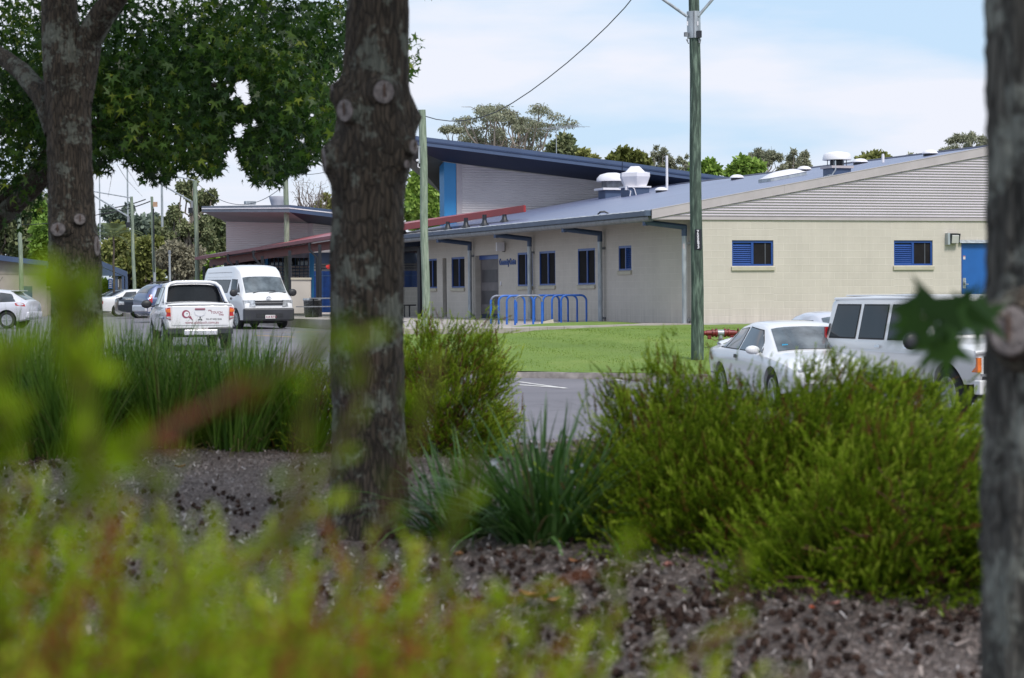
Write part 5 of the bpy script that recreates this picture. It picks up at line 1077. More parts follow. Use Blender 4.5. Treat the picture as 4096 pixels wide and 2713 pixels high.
for t in (0, 2.094, 4.189):
    d = Vector((0, math.sin(t), math.cos(t))); s_ = Vector((0, d.z, -d.y)); c_ = Vector((-2.519, 0, .80)); q.prism([c_, c_+d*.035+s_*.02, c_+d*.07, c_+d*.035-s_*.02], (-.004, 0, 0))
q.build('three_diamond_badge', M_bumper, v.root)
v.box('bumper', (-2.56, 0, .50), (.14, 1.66, .16), M_bumper, bev=.02); v.box('bumper_step', (-2.60, 0, .46), (.16, .85, .14), M_psil, bev=.02); o = v.box('number_plate', (-2.645, 0, .52), (.012, .37, .13), M_plate); text('571 KRP', .11, .002, 'plate_lettering', M_maroon, (-2.653, .17, .48), X_, Y_, v.root)
for x in (-.70, .12, 1.1): v.side('door_gap', [(x-.007, .55), (x+.007, .55), (x+.007, 1.08), (x-.007, 1.08)], M_rubber, .002)
for x in (-.52, .28): v.side('door_handle', [(x-.09, .98), (x+.09, .98), (x+.09, 1.02), (x-.09, 1.02)], M_chrome, .02)
v.box('wheel_flare', (-1.55, .885, .83), (.95, .04, .06), M_pblue, True, bev=.02); v.box('underbody', (0, 0, .42), (4.2, 1.3, .18), M_plas)
# ---- cars further left
hat = [(-2.1, .50, .80, .92, .74, .78, .58), (-2.05, .32, .92, 1.02, .80, .84, .62), (-1.80, .26, .95, 1.16, .83, .87, .62), (-1.40, .22, .96, 1.40, .85, .88, .60), (-.6, .20, .95, 1.47, .86, .88, .62), (.2, .20, .93, 1.46, .86, .88, .62), (.5, .20, .92, 1.40, .86, .88, .61), (1.25, .22, .88, .97, .86, .87, .70), (1.9, .26, .76, .86, .82, .84, .62), (2.2, .38, .62, .68, .70, .72, .52)]
def smallcar(name, label, px, py, Y_, az_deg, st_, body, wheels=(-1.3, 1.35), glass=M_wmid, group='cars parked along the far side of the car park'):
    f_ = Vector((math.sin(R(az_deg)), math.cos(R(az_deg)))); p = P(px, py, Y_); v_ = Car(name, label, 'car', Vector((p.x, Y_))+f_*2.1, fwd(f_), st_, body, .85, .315, wheels, group); return v_
v = smallcar('hatchback', 'silver white hatchback at the far left edge with red tail lamp and alloy wheel', 80, 700, 82, -84, hat, M_psil)
v.side('side_window', [(-1.62, 1.02), (-.98, 1.0), (-1.0, 1.34), (-1.42, 1.28)], M_wmid, seal=.015); v.side('side_window', [(-.90, 1.0), (0, .98), (-.02, 1.38), (-.88, 1.36)], M_wmid, seal=.015); v.side('side_window', [(.08, .98), (1.0, .95), (.45, 1.36), (.06, 1.38)], M_wmid, seal=.015)
v.side('tail_lamp', [(-2.03, .82), (-1.66, .86), (-1.62, .95), (-1.8, .97), (-1.98, .93)], M_rlamp, .01); v.deck('rear_window', -1.95, -1.5, 1.0, .97, M_wind); v.deck('windscreen', .52, 1.22, .95, 1, M_wind)
v.box('roof_spoiler', (-1.52, 0, 1.41), (.30, 1.10, .035), M_psil, bev=.012); v.box('bumper_corner', (-2.06, 0, .50), (.18, 1.62, .26), M_psil, bev=.06); q = MB(); q.tube([(-.6, .2, 1.48), (-.95, .2, 1.95)], .008, 5); q.build('aerial', M_black, v.root)
v.side('door_handle', [(-1.0, .84), (-.82, .84), (-.82, .88), (-1.0, .88)], M_psil, .02)
v = smallcar('sedan', 'small white sedan right of the left tree trunk with seven hole alloy wheel', 236, 700, 112, 76, sed, M_pw)
v.side('side_window', [(-1.15, .97), (-.4, .95), (-.42, 1.27), (-.9, 1.24)], M_wmid, seal=.015); v.side('side_window', [(-.3, .95), (.8, .93), (.35, 1.24), (-.3, 1.28)], M_wmid, seal=.015); v.deck('rear_window', -1.55, -1.02, .98, .95, M_wind); v.side('tail_lamp', [(-2.33, .66), (-2.1, .66), (-2.1, .82), (-2.32, .80)], M_rlamp, .01)
v = smallcar('coupe', 'dark navy coupe with clear tail lamp and boot spoiler between white sedan and blue wagon', 281, 700, 106, 74, sed, M_pblk)
v.side('side_window', [(-1.25, .97), (-.3, .95), (-.35, 1.29), (-.9, 1.25)], M_wdark, seal=.012); v.side('side_window', [(-.2, .95), (.8, .93), (.35, 1.25), (-.2, 1.3)], M_wdark, seal=.012); v.deck('rear_window', -1.55, -1.02, .98, .95, M_wdark)
v.side('tail_lamp', [(-2.33, .64), (-2.06, .66), (-2.08, .80), (-2.32, .84)], M_lamp, .01); v.side('tail_lamp', [(-2.30, .69), (-2.18, .70), (-2.18, .78), (-2.30, .79)], M_rlamp, .014); v.box('boot_spoiler', (-2.22, 0, 1.04), (.2, 1.3, .03), M_pblk, bev=.01)
q = MB(); q.box((-2.05, 0, .5), (.5, 1.5, .2)); 
wag = [(-2.35, .55, .98, 1.08, .78, .82, .68), (-2.30, .36, .99, 1.20, .82, .86, .68), (-2.12, .30, 1.0, 1.42, .84, .87, .66), (-1.85, .26, 1.0, 1.60, .86, .88, .64), (-1.0, .25, .99, 1.66, .86, .88, .65), (.3, .25, .97, 1.64, .86, .88, .65), (.55, .25, .96, 1.58, .86, .88, .64), (1.25, .26, .92, 1.02, .86, .87, .72), (1.95, .28, .84, .92, .84, .85, .66), (2.3, .4, .68, .74, .74, .76, .56)]
v = smallcar('station_wagon', 'slate blue station wagon with roof rails and silver lower body, behind the ute mirror', 336, 700, 93, 60, wag, M_pblue)
v.side('side_window', [(-2.0, 1.08), (-1.2, 1.06), (-1.2, 1.46), (-1.78, 1.46)], M_wmid, seal=.012); v.side('side_window', [(-1.1, 1.05), (-.2, 1.04), (-.2, 1.5), (-1.1, 1.48)], M_wmid, seal=.012); v.side('side_window', [(-.1, 1.04), (.9, 1.0), (.45, 1.46), (-.1, 1.5)], M_wmid, seal=.012)
v.deck('rear_window', -2.26, -1.95, .98, .96, M_wmid); v.side('tail_lamp', [(-2.28, .84), (-2.12, .84), (-2.08, 1.16), (-2.2, 1.18)], M_rlamp, .01); v.side('lower_cladding', [(-2.3, .38), (2.2, .38), (2.2, .62), (-2.3, .72)], M_psil, .008); v.box('bumper', (-2.34, 0, .60), (.16, 1.6, .28), M_psil, bev=.05)
for sy in (-1, 1):
    q = MB(); q.tube([(-1.7, sy*.56, 1.62), (-1.5, sy*.56, 1.72), (.1, sy*.56, 1.72), (.3, sy*.56, 1.65)], .025, 8); q.build('roof_rail', M_plas, v.root, smooth=True)
for x in (-1.2, -.2): q = MB(); q.tube([(x, -.56, 1.73), (x, .56, 1.73)], .02, 6); q.build('cross_bar', M_plas, v.root)
v = smallcar('station_wagon', 'silver wagon with roof rack hidden between the ute and the van', 445, 690, 96, 35, wag, M_psil)
for sy in (-1, 1):
    q = MB(); q.tube([(-1.7, sy*.56, 1.62), (-1.5, sy*.56, 1.72), (.1, sy*.56, 1.72), (.3, sy*.56, 1.65)], .03, 8); q.build('roof_rail', M_plas, v.root, smooth=True)
v.side('side_window', [(-2.0, 1.08), (.9, 1.0), (.45, 1.46), (-1.78, 1.46)], M_wmid, seal=.012)
v = smallcar('parked_car', 'dark grey car mostly behind the left tree trunk, only its sloping rear window showing', 215, 700, 118, 62, sed, M_pblk); v.deck('rear_window', -1.55, -1.02, .98, .95, M_wind); v.side('side_window', [(-1.25, .97), (.8, .93), (.35, 1.25), (-.9, 1.25)], M_wmid)
# ================================================================== VEGETATION
def frames(D, rg, roll=None):
    """orthonormal frames whose y axis is D"""
    D = D/np.linalg.norm(D, axis=1, keepdims=True); A = rg.normal(size=D.shape); X = np.cross(D, A); X /= np.linalg.norm(X, axis=1, keepdims=True); return X, D, np.cross(X, D)
def inst(T, C, X, Y, Z, S):
    """template T (k,3) placed at C with axes and sizes"""
    S = S[:, None, None]
    return (C[:, None, :]+S*(T[None, :, 0:1]*X[:, None, :]+T[None, :, 1:2]*Y[:, None, :]+T[None, :, 2:3]*Z[:, None, :]))
# ---- leaves
STAR = []
for k in range(5):
    a = math.radians(90+(k-2)*58); rr = (0.62, .86, 1.0, .86, .62)[k]
    STAR.append((a, rr))
sp = [(0.03, -.02)]
for i, (a, rr) in enumerate(STAR):
    sp.append((math.cos(a)*rr, math.sin(a)*rr+.0))
    if i < 4: b_ = (a+STAR[i+1][0])/2; sp.append((math.cos(b_)*.34, math.sin(b_)*.34))
sp = sp[:1]+sp[1:]
T_STAR = np.array([(x*.55, y*.55, -.26*(x*x+y*y)+.16*abs(x)) for x, y in sp])
T_LANCE = np.array([(0, 0, 0), (.10, .35, .02), (0, 1, -.12), (-.10, .35, .02)])
T_OVAL = np.array([(0, 0, 0), (.26, .35, 0), (.2, .75, -.04), (0, 1, -.1), (-.2, .75, -.04), (-.26, .35, 0)])
def inpoly(x, y, poly):
    inside = np.zeros(len(x), bool); n_ = len(poly)
    for i in range(n_):
        x1, y1 = poly[i]; x2, y2 = poly[(i+1) % n_]; c = ((y1 > y) != (y2 > y)) & (x < (x2-x1)*(y-y1)/((y2-y1) if y2 != y1 else 1e-9)+x1); inside ^= c
    return inside
def crown_pts(rg, ells, n_, shell=.55):
    """random points in clumps on ellipsoids (cx,cy,cz,rx,ry,rz,weight)"""
    W = np.array([e[6] if len(e) > 6 else e[3]*e[4]*e[5] for e in ells], float); W /= W.sum(); out = []
    for e, w_ in zip(ells, W):
        m_ = int(n_*w_); d = rg.normal(size=(m_, 3)); d /= np.linalg.norm(d, axis=1, keepdims=True); r = shell+(1-shell)*rg.random(m_)**.6
        out.append(np.array(e[:3])+d*r[:, None]*np.array(e[3:6]))
    return np.concatenate(out)
M_leafNear = leafmat('star_leaf', [(0, (.012, .036, .007)), (.45, (.032, .085, .012)), (.8, (.10, .19, .022)), (1, (.28, .34, .04))], .42, .50, .4)
M_gum = leafmat('gum_leaf', [(0, (.13, .145, .09)), (.5, (.24, .255, .165)), (1, (.36, .36, .25))], .6, .25, .3)
M_green = leafmat('bright_tree_leaf', [(0, (.08, .15, .025)), (.5, (.18, .30, .045)), (1, (.30, .42, .09))], .55, .25, .3)
M_olive = leafmat('olive_leaf', [(0, (.11, .13, .03)), (.5, (.22, .24, .07)), (1, (.36, .35, .14))], .6, .25, .3)
M_dark = leafmat('dark_tree_leaf', [(0, (.06, .085, .04)), (.5, (.13, .165, .075)), (1, (.22, .235, .12))], .6, .2, .3)
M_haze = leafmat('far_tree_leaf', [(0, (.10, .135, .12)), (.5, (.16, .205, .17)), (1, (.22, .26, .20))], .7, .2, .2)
M_grey = leafmat('grey_shrub_leaf', [(0, (.11, .10, .075)), (.5, (.22, .205, .145)), (1, (.33, .31, .22))], .7, .2, .2)
M_limbpale = mat('gum_limb', (.26, .22, .19), .85, 0, .3, 1.5)
M_limbdark = mat('dark_limb', (.07, .055, .045), .9, 0, .3, 2)
def limb(mb, a, b_, r0, r1, rg, wob=.08, n_=6, sides=6):
    a, b_ = Vector(a), Vector(b_); L_ = (b_-a).length; pts = []
    off = Vector((0, 0, 0))
    for i in range(n_+1):
        t = i/n_; o = Vector(rg.normal(0, wob*L_*.25, 3))*math.sin(math.pi*t) if 0 < i < n_ else Vector((0, 0, 0)); pts.append(a.lerp(b_, t)+o+Vector((0, 0, .06*L_*math.sin(math.pi*t))))
    mb.tube(pts, [lerp(r0, r1, i/n_) for i in range(n_+1)], sides); return pts
def far_tree(seed, label, px, ytop, ybot, wpx, Y_, lmat, bark=None, clumps=14, n_=2600, leaf=.32, density=1.0, airy=False, trunkr=.22, group=None, tmpl=T_OVAL, lean=0, cat='tree', name='tree', cr=.30, fan=.8, tint=(0.55, .22)):
    """crown fills px +- wpx/2 and ytop..ybot (in 2367 px wide photograph) at distance Y_"""
    rg = np.random.default_rng(seed); k_ = Y_/5015; c = P(px, (ytop+ybot)/2, Y_); rx, rz = wpx/2*k_, (ybot-ytop)/2*k_; zb = Hroad(c.x, c.y)-.1
    r_ = empty(name, (c.x, c.y, zb), 0, label, cat, group); ells = []
    for i in range(clumps):
        for _ in range(60):
            d = rg.uniform(-1, 1, 3)
            if .3 < np.linalg.norm(d) < 1 and (d[2] > -.9): break
        q = cr*rg.uniform(.65, 1.25); rr = (1-q*.8)
        ells.append((d[0]*rx*rr, d[1]*rx*rr*.8, c.z-zb+d[2]*rz*rr, q*rx, q*rx*.9, q*min(rz, rx*1.2)*(1.0 if airy else .85), q**2))
    V_ = crown_pts(rg, ells, n_, .25 if airy else .55); D = rg.normal(size=V_.shape); D[:, 2] -= .6 if airy else .2
    X, Yv, Z = frames(D, rg); S = leaf*rg.uniform(.6, 1.3, len(V_)); M4 = inst(tmpl, V_, X, Yv, Z, S)
    tn = np.clip(rg.normal(tint[0], tint[1], len(V_)), 0, 1); tn = np.clip(tn+.18*np.repeat(rg.normal(size=1), len(V_)), 0, 1)
    o = npmesh('crown', M4.reshape(-1, 3), len(tmpl), len(V_), lmat, tn); o.parent = r_
    mb = MB(); base = Vector((lean, 0, 0)); split = Vector((lean*.5, 0, max(.3, (c.z-zb-rz)*.9 if fan < 1 else (c.z-zb)*.5)))
    limb(mb, (0, 0, -.3), split, trunkr, trunkr*.75, rg, .05, 6, 8)
    for e in sorted(ells, key=lambda e: e[6])[::-1][:int(clumps*.8)]:
        limb(mb, split, e[:3], trunkr*.42, trunkr*.09, rg, .25, 6, 5)
        if airy:
            for _ in range(3):
                q_ = Vector(e[:3])+Vector(rg.normal(0, 1, 3)*np.array(e[3:6])*.7); limb(mb, e[:3], q_, trunkr*.10, trunkr*.03, rg, .3, 4, 4)
    o = mb.build('trunk', bark or M_limbdark, None, smooth=True); o.parent = r_
    return r_
Gp = 'gum trees standing beyond the halls'
far_tree(3, 'tall wide open gum tree above the big hall roof, pale forked limbs', 1180, 224, 372, 330, 132, M_gum, M_limbpale, 60, 12500, .18, airy=True, cr=.14, trunkr=.30, tmpl=T_LANCE*np.array([1.9, 1, 1]), group=Gp, fan=1)
far_tree(33, 'left low outlying gum crown just above the big hall roof edge', 1050, 285, 345, 110, 135, M_gum, M_limbpale, 9, 1900, .2, airy=True, cr=.22, trunkr=.16, tmpl=T_LANCE*np.array([1.9, 1, 1]), group=Gp)
far_tree(4, 'dense brown green tree right beside the tall gum, above the roof', 1308, 312, 400, 100, 128, M_dark, None, 14, 3600, .34, group='bushy trees beyond the halls', tint=(.8, .2))
far_tree(5, 'low olive tree peeping over the hall roof right of the brown green tree', 1362, 342, 400, 60, 126, M_olive, None, 8, 1800, .34, group='bushy trees beyond the halls')
far_tree(6, 'wide dark olive tree in the middle of the skyline', 1450, 338, 410, 110, 126, M_olive, None, 16, 4200, .34, group='bushy trees beyond the halls', tint=(.35, .22))
far_tree(7, 'airy grey gum right of the wide dark olive tree', 1522, 332, 420, 80, 130, M_gum, M_limbpale, 24, 3600, .17, airy=True, cr=.19, trunkr=.14, tmpl=T_LANCE*np.array([1.9, 1, 1]), group=Gp, fan=1)
far_tree(8, 'airy grey gum immediately left of the big dark pole', 1582, 350, 430, 70, 130, M_gum, M_limbpale, 22, 3200, .17, airy=True, cr=.19, trunkr=.14, tmpl=T_LANCE*np.array([1.9, 1, 1]), group=Gp, fan=1)
far_tree(9, 'small bright green tree straight right of the big dark pole', 1630, 368, 430, 74, 118, M_green, None, 10, 2600, .32, group='bushy trees beyond the halls', tint=(.45, .2))
far_tree(10, 'round bright green tree, fullest on the skyline right of the pole', 1722, 346, 440, 108, 116, M_green, None, 22, 7000, .30, group='bushy trees beyond the halls', cr=.34, tint=(.6, .22))
far_tree(11, 'gum crown rising behind the round bright green tree', 1765, 335, 440, 92, 128, M_gum, M_limbpale, 22, 4200, .19, airy=True, cr=.19, trunkr=.15, tmpl=T_LANCE*np.array([1.9, 1, 1]), group=Gp, fan=1)
far_tree(12, 'rounded gum crown right of the round bright green tree', 1832, 338, 430, 96, 128, M_gum, M_limbpale, 28, 6500, .19, airy=True, cr=.19, trunkr=.15, tmpl=T_LANCE*np.array([1.9, 1, 1]), group=Gp, fan=1)
far_tree(13, 'broad flat topped green tree between the mushroom fan and the white vent pipe', 2028, 343, 420, 100, 120, M_olive, None, 18, 5200, .28, group='bushy trees beyond the halls', cr=.36, tint=(.45, .2))
far_tree(14, 'small tuft of gum leaves over the roof right of the broad green tree', 2108, 352, 400, 34, 122, M_gum, None, 6, 700, .25, group=Gp, airy=True)
far_tree(15, 'tall gum crown against the sky next to the right trunk', 2232, 293, 400, 130, 112, M_gum, M_limbpale, 32, 7000, .18, airy=True, cr=.17, trunkr=.18, tmpl=T_LANCE*np.array([1.9, 1, 1]), group=Gp, fan=1, tint=(.4, .2))
far_tree(16, 'light yellow green tree between the big trunk and the blue panel', 985, 380, 560, 130, 118, M_green, None, 26, 8500, .36, group='bushy trees beyond the halls', cr=.3, tint=(.7, .22))
far_tree(17, 'bare twiggy grey tree above the corrugated hall roof', 712, 396, 505, 120, 125, M_gum, M_dtwig, 46, 40, .15, airy=True, cr=.24, trunkr=.14, group=None, fan=1)
far_tree(18, 'small bright tree crown behind the bare tree', 752, 440, 520, 50, 128, M_olive, None, 7, 1300, .3, tint=(.7, .2))
Gl = 'trees behind the car park'
far_tree(20, 'tall open gum with dark brown foliage behind the leftmost hall', 442, 398, 640, 150, 135, M_dark, M_fbark, 46, 15000, .22, airy=True, cr=.16, trunkr=.3, group=Gl, tint=(.75, .25))
far_tree(21, 'dense dark tree right of the tall dark gum', 488, 470, 660, 100, 140, M_dark, None, 20, 6500, .4, group=Gl)
far_tree(22, 'dense dark green tree left of the tall dark gum', 392, 480, 640, 120, 142, M_dark, None, 20, 6500, .4, group=Gl, tint=(.45, .2))
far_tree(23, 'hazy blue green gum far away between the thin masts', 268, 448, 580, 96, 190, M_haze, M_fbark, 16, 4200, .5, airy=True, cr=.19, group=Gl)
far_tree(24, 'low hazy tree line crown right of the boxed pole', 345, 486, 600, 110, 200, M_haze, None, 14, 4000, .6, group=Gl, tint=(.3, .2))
far_tree(25, 'olive yellow bushy tree right behind the pavilion', 290, 500, 660, 120, 130, M_olive, None, 24, 8500, .36, group=Gl, tint=(.6, .25))
far_tree(26, 'second olive bushy tree between the two middle poles', 352, 530, 680, 90, 128, M_olive, None, 20, 6000, .34, group=Gl, tint=(.5, .25))
far_tree(27, 'grey brown twiggy shrub mass behind the short steel post', 415, 545, 690, 130, 122, M_grey, M_dtwig, 26, 9500, .22, group=Gl, cr=.32)
far_tree(28, 'lime green shrub at the low end of the red canopy', 478, 570, 690, 60, 126, M_green, None, 10, 3200, .34, group=Gl, tint=(.75, .2))
far_tree(29, 'big dark green tree above the service block at far left', 40, 380, 640, 180, 135, M_dark, None, 30, 10500, .4, group=Gl, tint=(.85, .25))
far_tree(30, 'leafy mid green tree just left of the left tree trunk', 110, 430, 660, 120, 130, M_green, None, 24, 8000, .36, group=Gl, tint=(.3, .2))
far_tree(31, 'low bright bush seen through the pavilion', 240, 630, 725, 80, 132, M_green, None, 12, 3600, .3, group=Gl, cat='bush', name='bush', tint=(.5, .25))
far_tree(34, 'dark bush behind the parked sedans below the olive tree', 300, 620, 728, 90, 131, M_dark, None, 12, 3600, .3, group=Gl, cat='bush', name='bush')
far_tree(35, 'dark bush behind the short steel post', 380, 640, 728, 110, 130, M_olive, None, 14, 4200, .3, group=Gl, cat='bush', name='bush', tint=(.3, .2))
far_tree(36, 'dark bush at the foot of the canopy posts', 470, 640, 728, 100, 131, M_dark, None, 12, 3600, .3, group=Gl, cat='bush', name='bush', tint=(.6, .2))
# palm
c = P(262, 545, 118); r_ = empty('palm_tree', (c.x, c.y, Hroad(c.x, c.y)), 0, 'small dark palm beside the left tree trunk', 'palm'); hz = c.z-r_.location.z; rg = np.random.default_rng(5); mb = MB(); limb(mb, (0, 0, -.2), (0, 0, hz), .07, .05, rg, .02, 5, 8); o = mb.build('trunk', M_limbdark); o.parent = r_
Vs = []
for k in range(13):
    a = k*2.4; el = rg.uniform(.1, 1.1); d = Vector((math.cos(a)*math.cos(el), math.sin(a)*math.cos(el), math.sin(el)))
    for j in range(16):
        t = j/15; p = Vector((0, 0, hz))+d*t*1.9+Vector((0, 0, -1.0*t*t)); s_ = Vector((-d.y, d.x, 0)).normalized()
        for sg in (-1, 1): q = p+s_*sg*.45*math.sin(math.pi*(t*.8+.15))+d*.18+Vector((0, 0, -.15)); w_ = d*.03; Vs += [p-w_, q, p+w_]
npmesh('crown', np.array([tuple(v) for v in Vs]), 3, len(Vs)//3, M_dark, np.full(len(Vs)//3, .5), r_)
# hills behind
g = MB(); xs_ = np.linspace(-420, 260, 60); rows = [[(x, 520, -1) for x in xs_], [(x, 540, 6+13*math.exp(-((x+75)/60)**2)+3*math.sin(x*.05)+1.2*math.sin(x*.31)+.8*math.sin(x*.77)) for x in xs_], [(x, 640, 2) for x in xs_]]
m, n, l, b = nodes_of('wooded_hill', .95); co = coords(n, l); l.new(ramp(n, l, noise(n, l, co, .12, 6, .7), [(.35, (.035, .055, .045)), (.65, (.085, .115, .085))]), b.inputs['Base Color'])
tag(g.build('hills', m, smooth=True), 'low wooded hills on the horizon', 'hills', kind='structure')

# ================================================================== GARDEN BED
def Hbed(x, y):
    h = interp(y, [(-8, -.97), (4, -.955), (8.5, -.95), (12.8, -.90), (14.2, -.98), (16.4, -1.62), (17.5, -1.75)])
    h += .022*math.sin(x*1.7+y*.9)+.015*math.sin(x*3.9-y*2.3)
    if x > 1.5 and y > 9: h -= min(.5, (x-1.5)*.06)*sstep((y-9)/3)
    return h
m, n, l, b = nodes_of('bark_mulch', .95); co = coords(n, l)
vn = n.new('ShaderNodeTexVoronoi'); vn.inputs['Scale'].default_value = 105; l.new(coords(n, l, 'Object', (1, .9, 1)), vn.inputs['Vector'])
c = ramp(n, l, vn.outputs['Color'], [(0.1, (.10, .070, .058)), (.45, (.22, .170, .148)), (.8, (.43, .36, .33)), (.95, (.58, .52, .50))])
c = mixc(n, l, .7, c, ramp(n, l, noise(n, l, co, 1.6, 5, .6), [(.35, (.55, .50, .48)), (.65, (1.1, 1.05, 1.05))]), 'MULTIPLY'); l.new(c, b.inputs['Base Color']); bumpn(n, l, b, vn.outputs['Distance'], 1.0, .03)
g = MB(); g.grid([[(x, y, Hbed(x, y)) for x in axis(-14, 16, -4, 5, .3, 1.0)] for y in axis(-8, 17.4, 2, 15, .3, 1.0)])
tag(g.build('garden_bed', m, smooth=True), 'garden bed of pale bark mulch on a low mound', 'garden bed', kind='structure')
g = MB(); rows = [[(x, 17.35+a, Hroad(x, 17.4)+z) for a, z in ((0, -.3), (0, .13), (.13, .13), (.15, -.3))] for x in axis(-14, 16, 0, 0, 1, 1)]; g.grid(rows)
tag(g.build('kerb', M_kerb), 'near concrete kerb between garden bed and car park', 'kerb', kind='structure')
BV = np.vectorize(Hbed)
# mulch chips
N = 60000; X = rng.uniform(-3.4, 3.6, N); Y = 4.2+9.5*rng.random(N)**1.25; Z = BV(X, Y)+rng.uniform(.002, .022, N)
T_CH = np.array([(-.5, -.11, 0), (.45, -.15, .05), (.55, .06, .02), (-.42, .15, .06)]); D = rng.normal(size=(N, 3)); D[:, 2] *= .35; Xa, Ya, Za = frames(D, rng); S = rng.uniform(.007, .030, N)*(1+.9*(rng.random(N) > .96))
up = np.cross(Xa, Ya); Xa2 = np.stack([rng.normal(size=N), rng.normal(size=N), rng.normal(size=N)*.35], 1); Xa2 /= np.linalg.norm(Xa2, axis=1, keepdims=True); Zz = np.tile([0, 0, 1.], (N, 1)); Yb = np.cross(Zz, Xa2); Yb /= np.linalg.norm(Yb, axis=1, keepdims=True)
M_chip = leafmat('mulch_chip', [(0, (.08, .052, .042)), (.4, (.22, .165, .145)), (.75, (.42, .35, .32)), (1, (.62, .57, .56))], .9, .0, .2)
V4 = inst(T_CH, np.stack([X, Y, Z], 1), Xa2, Yb, Zz, S); tag(npmesh('mulch_chips', V4.reshape(-1, 3), 4, N, M_chip, rng.random(N)), 'loose bark chips scattered over the garden bed', 'mulch', kind='stuff')
# spiky seed balls
bm = bmesh.new(); bmesh.ops.create_icosphere(bm, subdivisions=2, radius=1.0); base_v = np.array([v.co[:] for v in bm.verts]); base_f = np.array([[v.index for v in f.verts] for f in bm.faces]); bm.free()
rad = np.where(np.arange(len(base_v)) % 2 == 0, 1.0, .62); tri = (base_v*rad[:, None])[base_f].reshape(-1, 3)
cl = rng.uniform([-3, 4.6], [3.4, 12.5], (46, 2)); hot = [(.6, 5.6), (1.3, 6.0), (.2, 6.4), (1.9, 5.4), (.9, 6.9), (1.6, 6.9), (-1.8, 8.6), (-2.3, 9.6), (-1.6, 7.4), (-2.6, 11.5), (2.3, 5.2), (.1, 7.2), (-.1, 5.7), (.6, 6.3), (1.9, 6.3)]
cl = np.concatenate([cl, np.repeat(np.array(hot), 7, 0)]); cc = cl[rng.integers(0, len(cl), 2300)]+rng.normal(0, .26, (2300, 2)); N = len(cc)
C3 = np.stack([cc[:, 0], cc[:, 1], BV(cc[:, 0], cc[:, 1])+.016], 1); X, Yv, Zv = frames(rng.normal(size=(N, 3)), rng); V4 = inst(tri, C3, X, Yv, Zv, rng.uniform(.010, .0155, N))
M_ball = leafmat('seed_ball', [(0, (.018, .010, .008)), (1, (.070, .040, .030))], .9, 0, .2)
tag(npmesh('seed_balls', V4.reshape(-1, 3), 3, N*len(base_f), M_ball, np.repeat(rng.random(N), len(base_f))), 'dark spiky seed balls lying thickly on the mulch', 'seed balls', kind='stuff')
# fallen leaves
M_fall = mat('fallen_leaf', (.30, .13, .055), .7, 0, .35, 30); M_fall2 = mat('pinkish_leaf', (.36, .16, .13), .7, 0, .3, 30); M_or = mat('orange_petal', (.75, .12, .015), .6, 0, .2, 30)
for (sx, sy, w_, mt, lab) in ((2130, 2412, .10, M_fall, 'curled orange brown leaf in front of the strappy plant'), (2205, 2428, .07, M_fall, 'second curled orange brown leaf touching the first one'), (2302, 2268, .06, M_fall, 'upright pale brown leaf at the foot of the strappy plant'), (2670, 2285, .07, M_fall2, 'pink brown leaf at the left foot of the big shrub'),
                         (3250, 2452, .03, M_or, 'bright orange petal on the mulch below the big shrub'), (3335, 2440, .05, M_fall2, 'dull pink leaf right of the orange petal'), (1835, 2240, .06, M_fall, 'tan leaf on the mulch left of the strappy plant'), (720, 1880, .06, M_fall, 'tan leaf on the mulch at left'), (930, 1792, .05, M_fall, 'orange leaf below the long grass tufts')):
    for Y_ in np.arange(4, 14, .02):
        p = at(sx, sy, Y_)
        if p.z <= Hbed(p.x, p.y)+.012: break
    a = rnd.uniform(0, 3); g = MB(); rows = []
    for i in range(6):
        t = i/5; ww = .32*math.sin(math.pi*min(.97, t+.06)); row = []
        for s_ in (-1, 0, 1): row.append(p+Vector((math.cos(a)*(t-.5)-math.sin(a)*s_*ww, math.sin(a)*(t-.5)+math.cos(a)*s_*ww, .0))*w_+Vector((0, 0, .012+.25*w_*(abs(s_)*.5+abs(t-.5)*1.2))))
        rows.append(row)
    g.grid(rows); tag(g.build('fallen_leaf', mt, smooth=True), lab, 'leaf')

# ---- strap leaved tufts
def blades(rg, n_, base, spread, length, width, lean=(.15, .9), droop=.6, seg=6, rootz=0.0):
    """returns quads (n*seg,4,3)"""
    a = rg.uniform(0, 2*math.pi, n_); rr = spread*np.sqrt(rg.random(n_)); bx, by = rr*np.cos(a), rr*np.sin(a); a2 = a+rg.normal(0, .7, n_)
    ln = rg.uniform(*lean, n_)*(0.35+.65*rr/spread); Ls = length*rg.uniform(.55, 1.12, n_); w_ = width*rg.uniform(.7, 1.2, n_); dr = droop*rg.uniform(.3, 1.4, n_)
    P_ = []
    for s_ in range(seg+1):
        t = s_/seg; th = ln*(1+dr*t*1.3); hx = np.sin(np.minimum(th, 2.4))*t*Ls; hz = Ls*t*np.cos(np.minimum(th*.85, 2.0)); P_.append(np.stack([base[0]+bx+np.cos(a2)*hx, base[1]+by+np.sin(a2)*hx, base[2]+rootz+hz], 1))
    out = []; sd_ = np.stack([-np.sin(a2+rg.normal(0, .5, n_)), np.cos(a2), rg.normal(0, .15, n_)], 1)
    for s_ in range(seg):
        f0, f1 = (1-(s_/seg)**2.2)*.9+.1, (1-((s_+1)/seg)**2.2)*.9+.02; w0, w1 = (w_*f0/2)[:, None]*sd_, (w_*f1/2)[:, None]*sd_; out.append(np.stack([P_[s_]-w0, P_[s_]+w0, P_[s_+1]+w1, P_[s_+1]-w1], 1))
    Q = np.stack(out, 1); return Q.reshape(-1, 4, 3)
M_strap = leafmat('strap_leaf', [(0, (.14, .12, .04)), (.08, (.034, .090, .010)), (.5, (.105, .21, .026)), (.9, (.19, .31, .05)), (1, (.26, .28, .10))], .42, .28, .45)
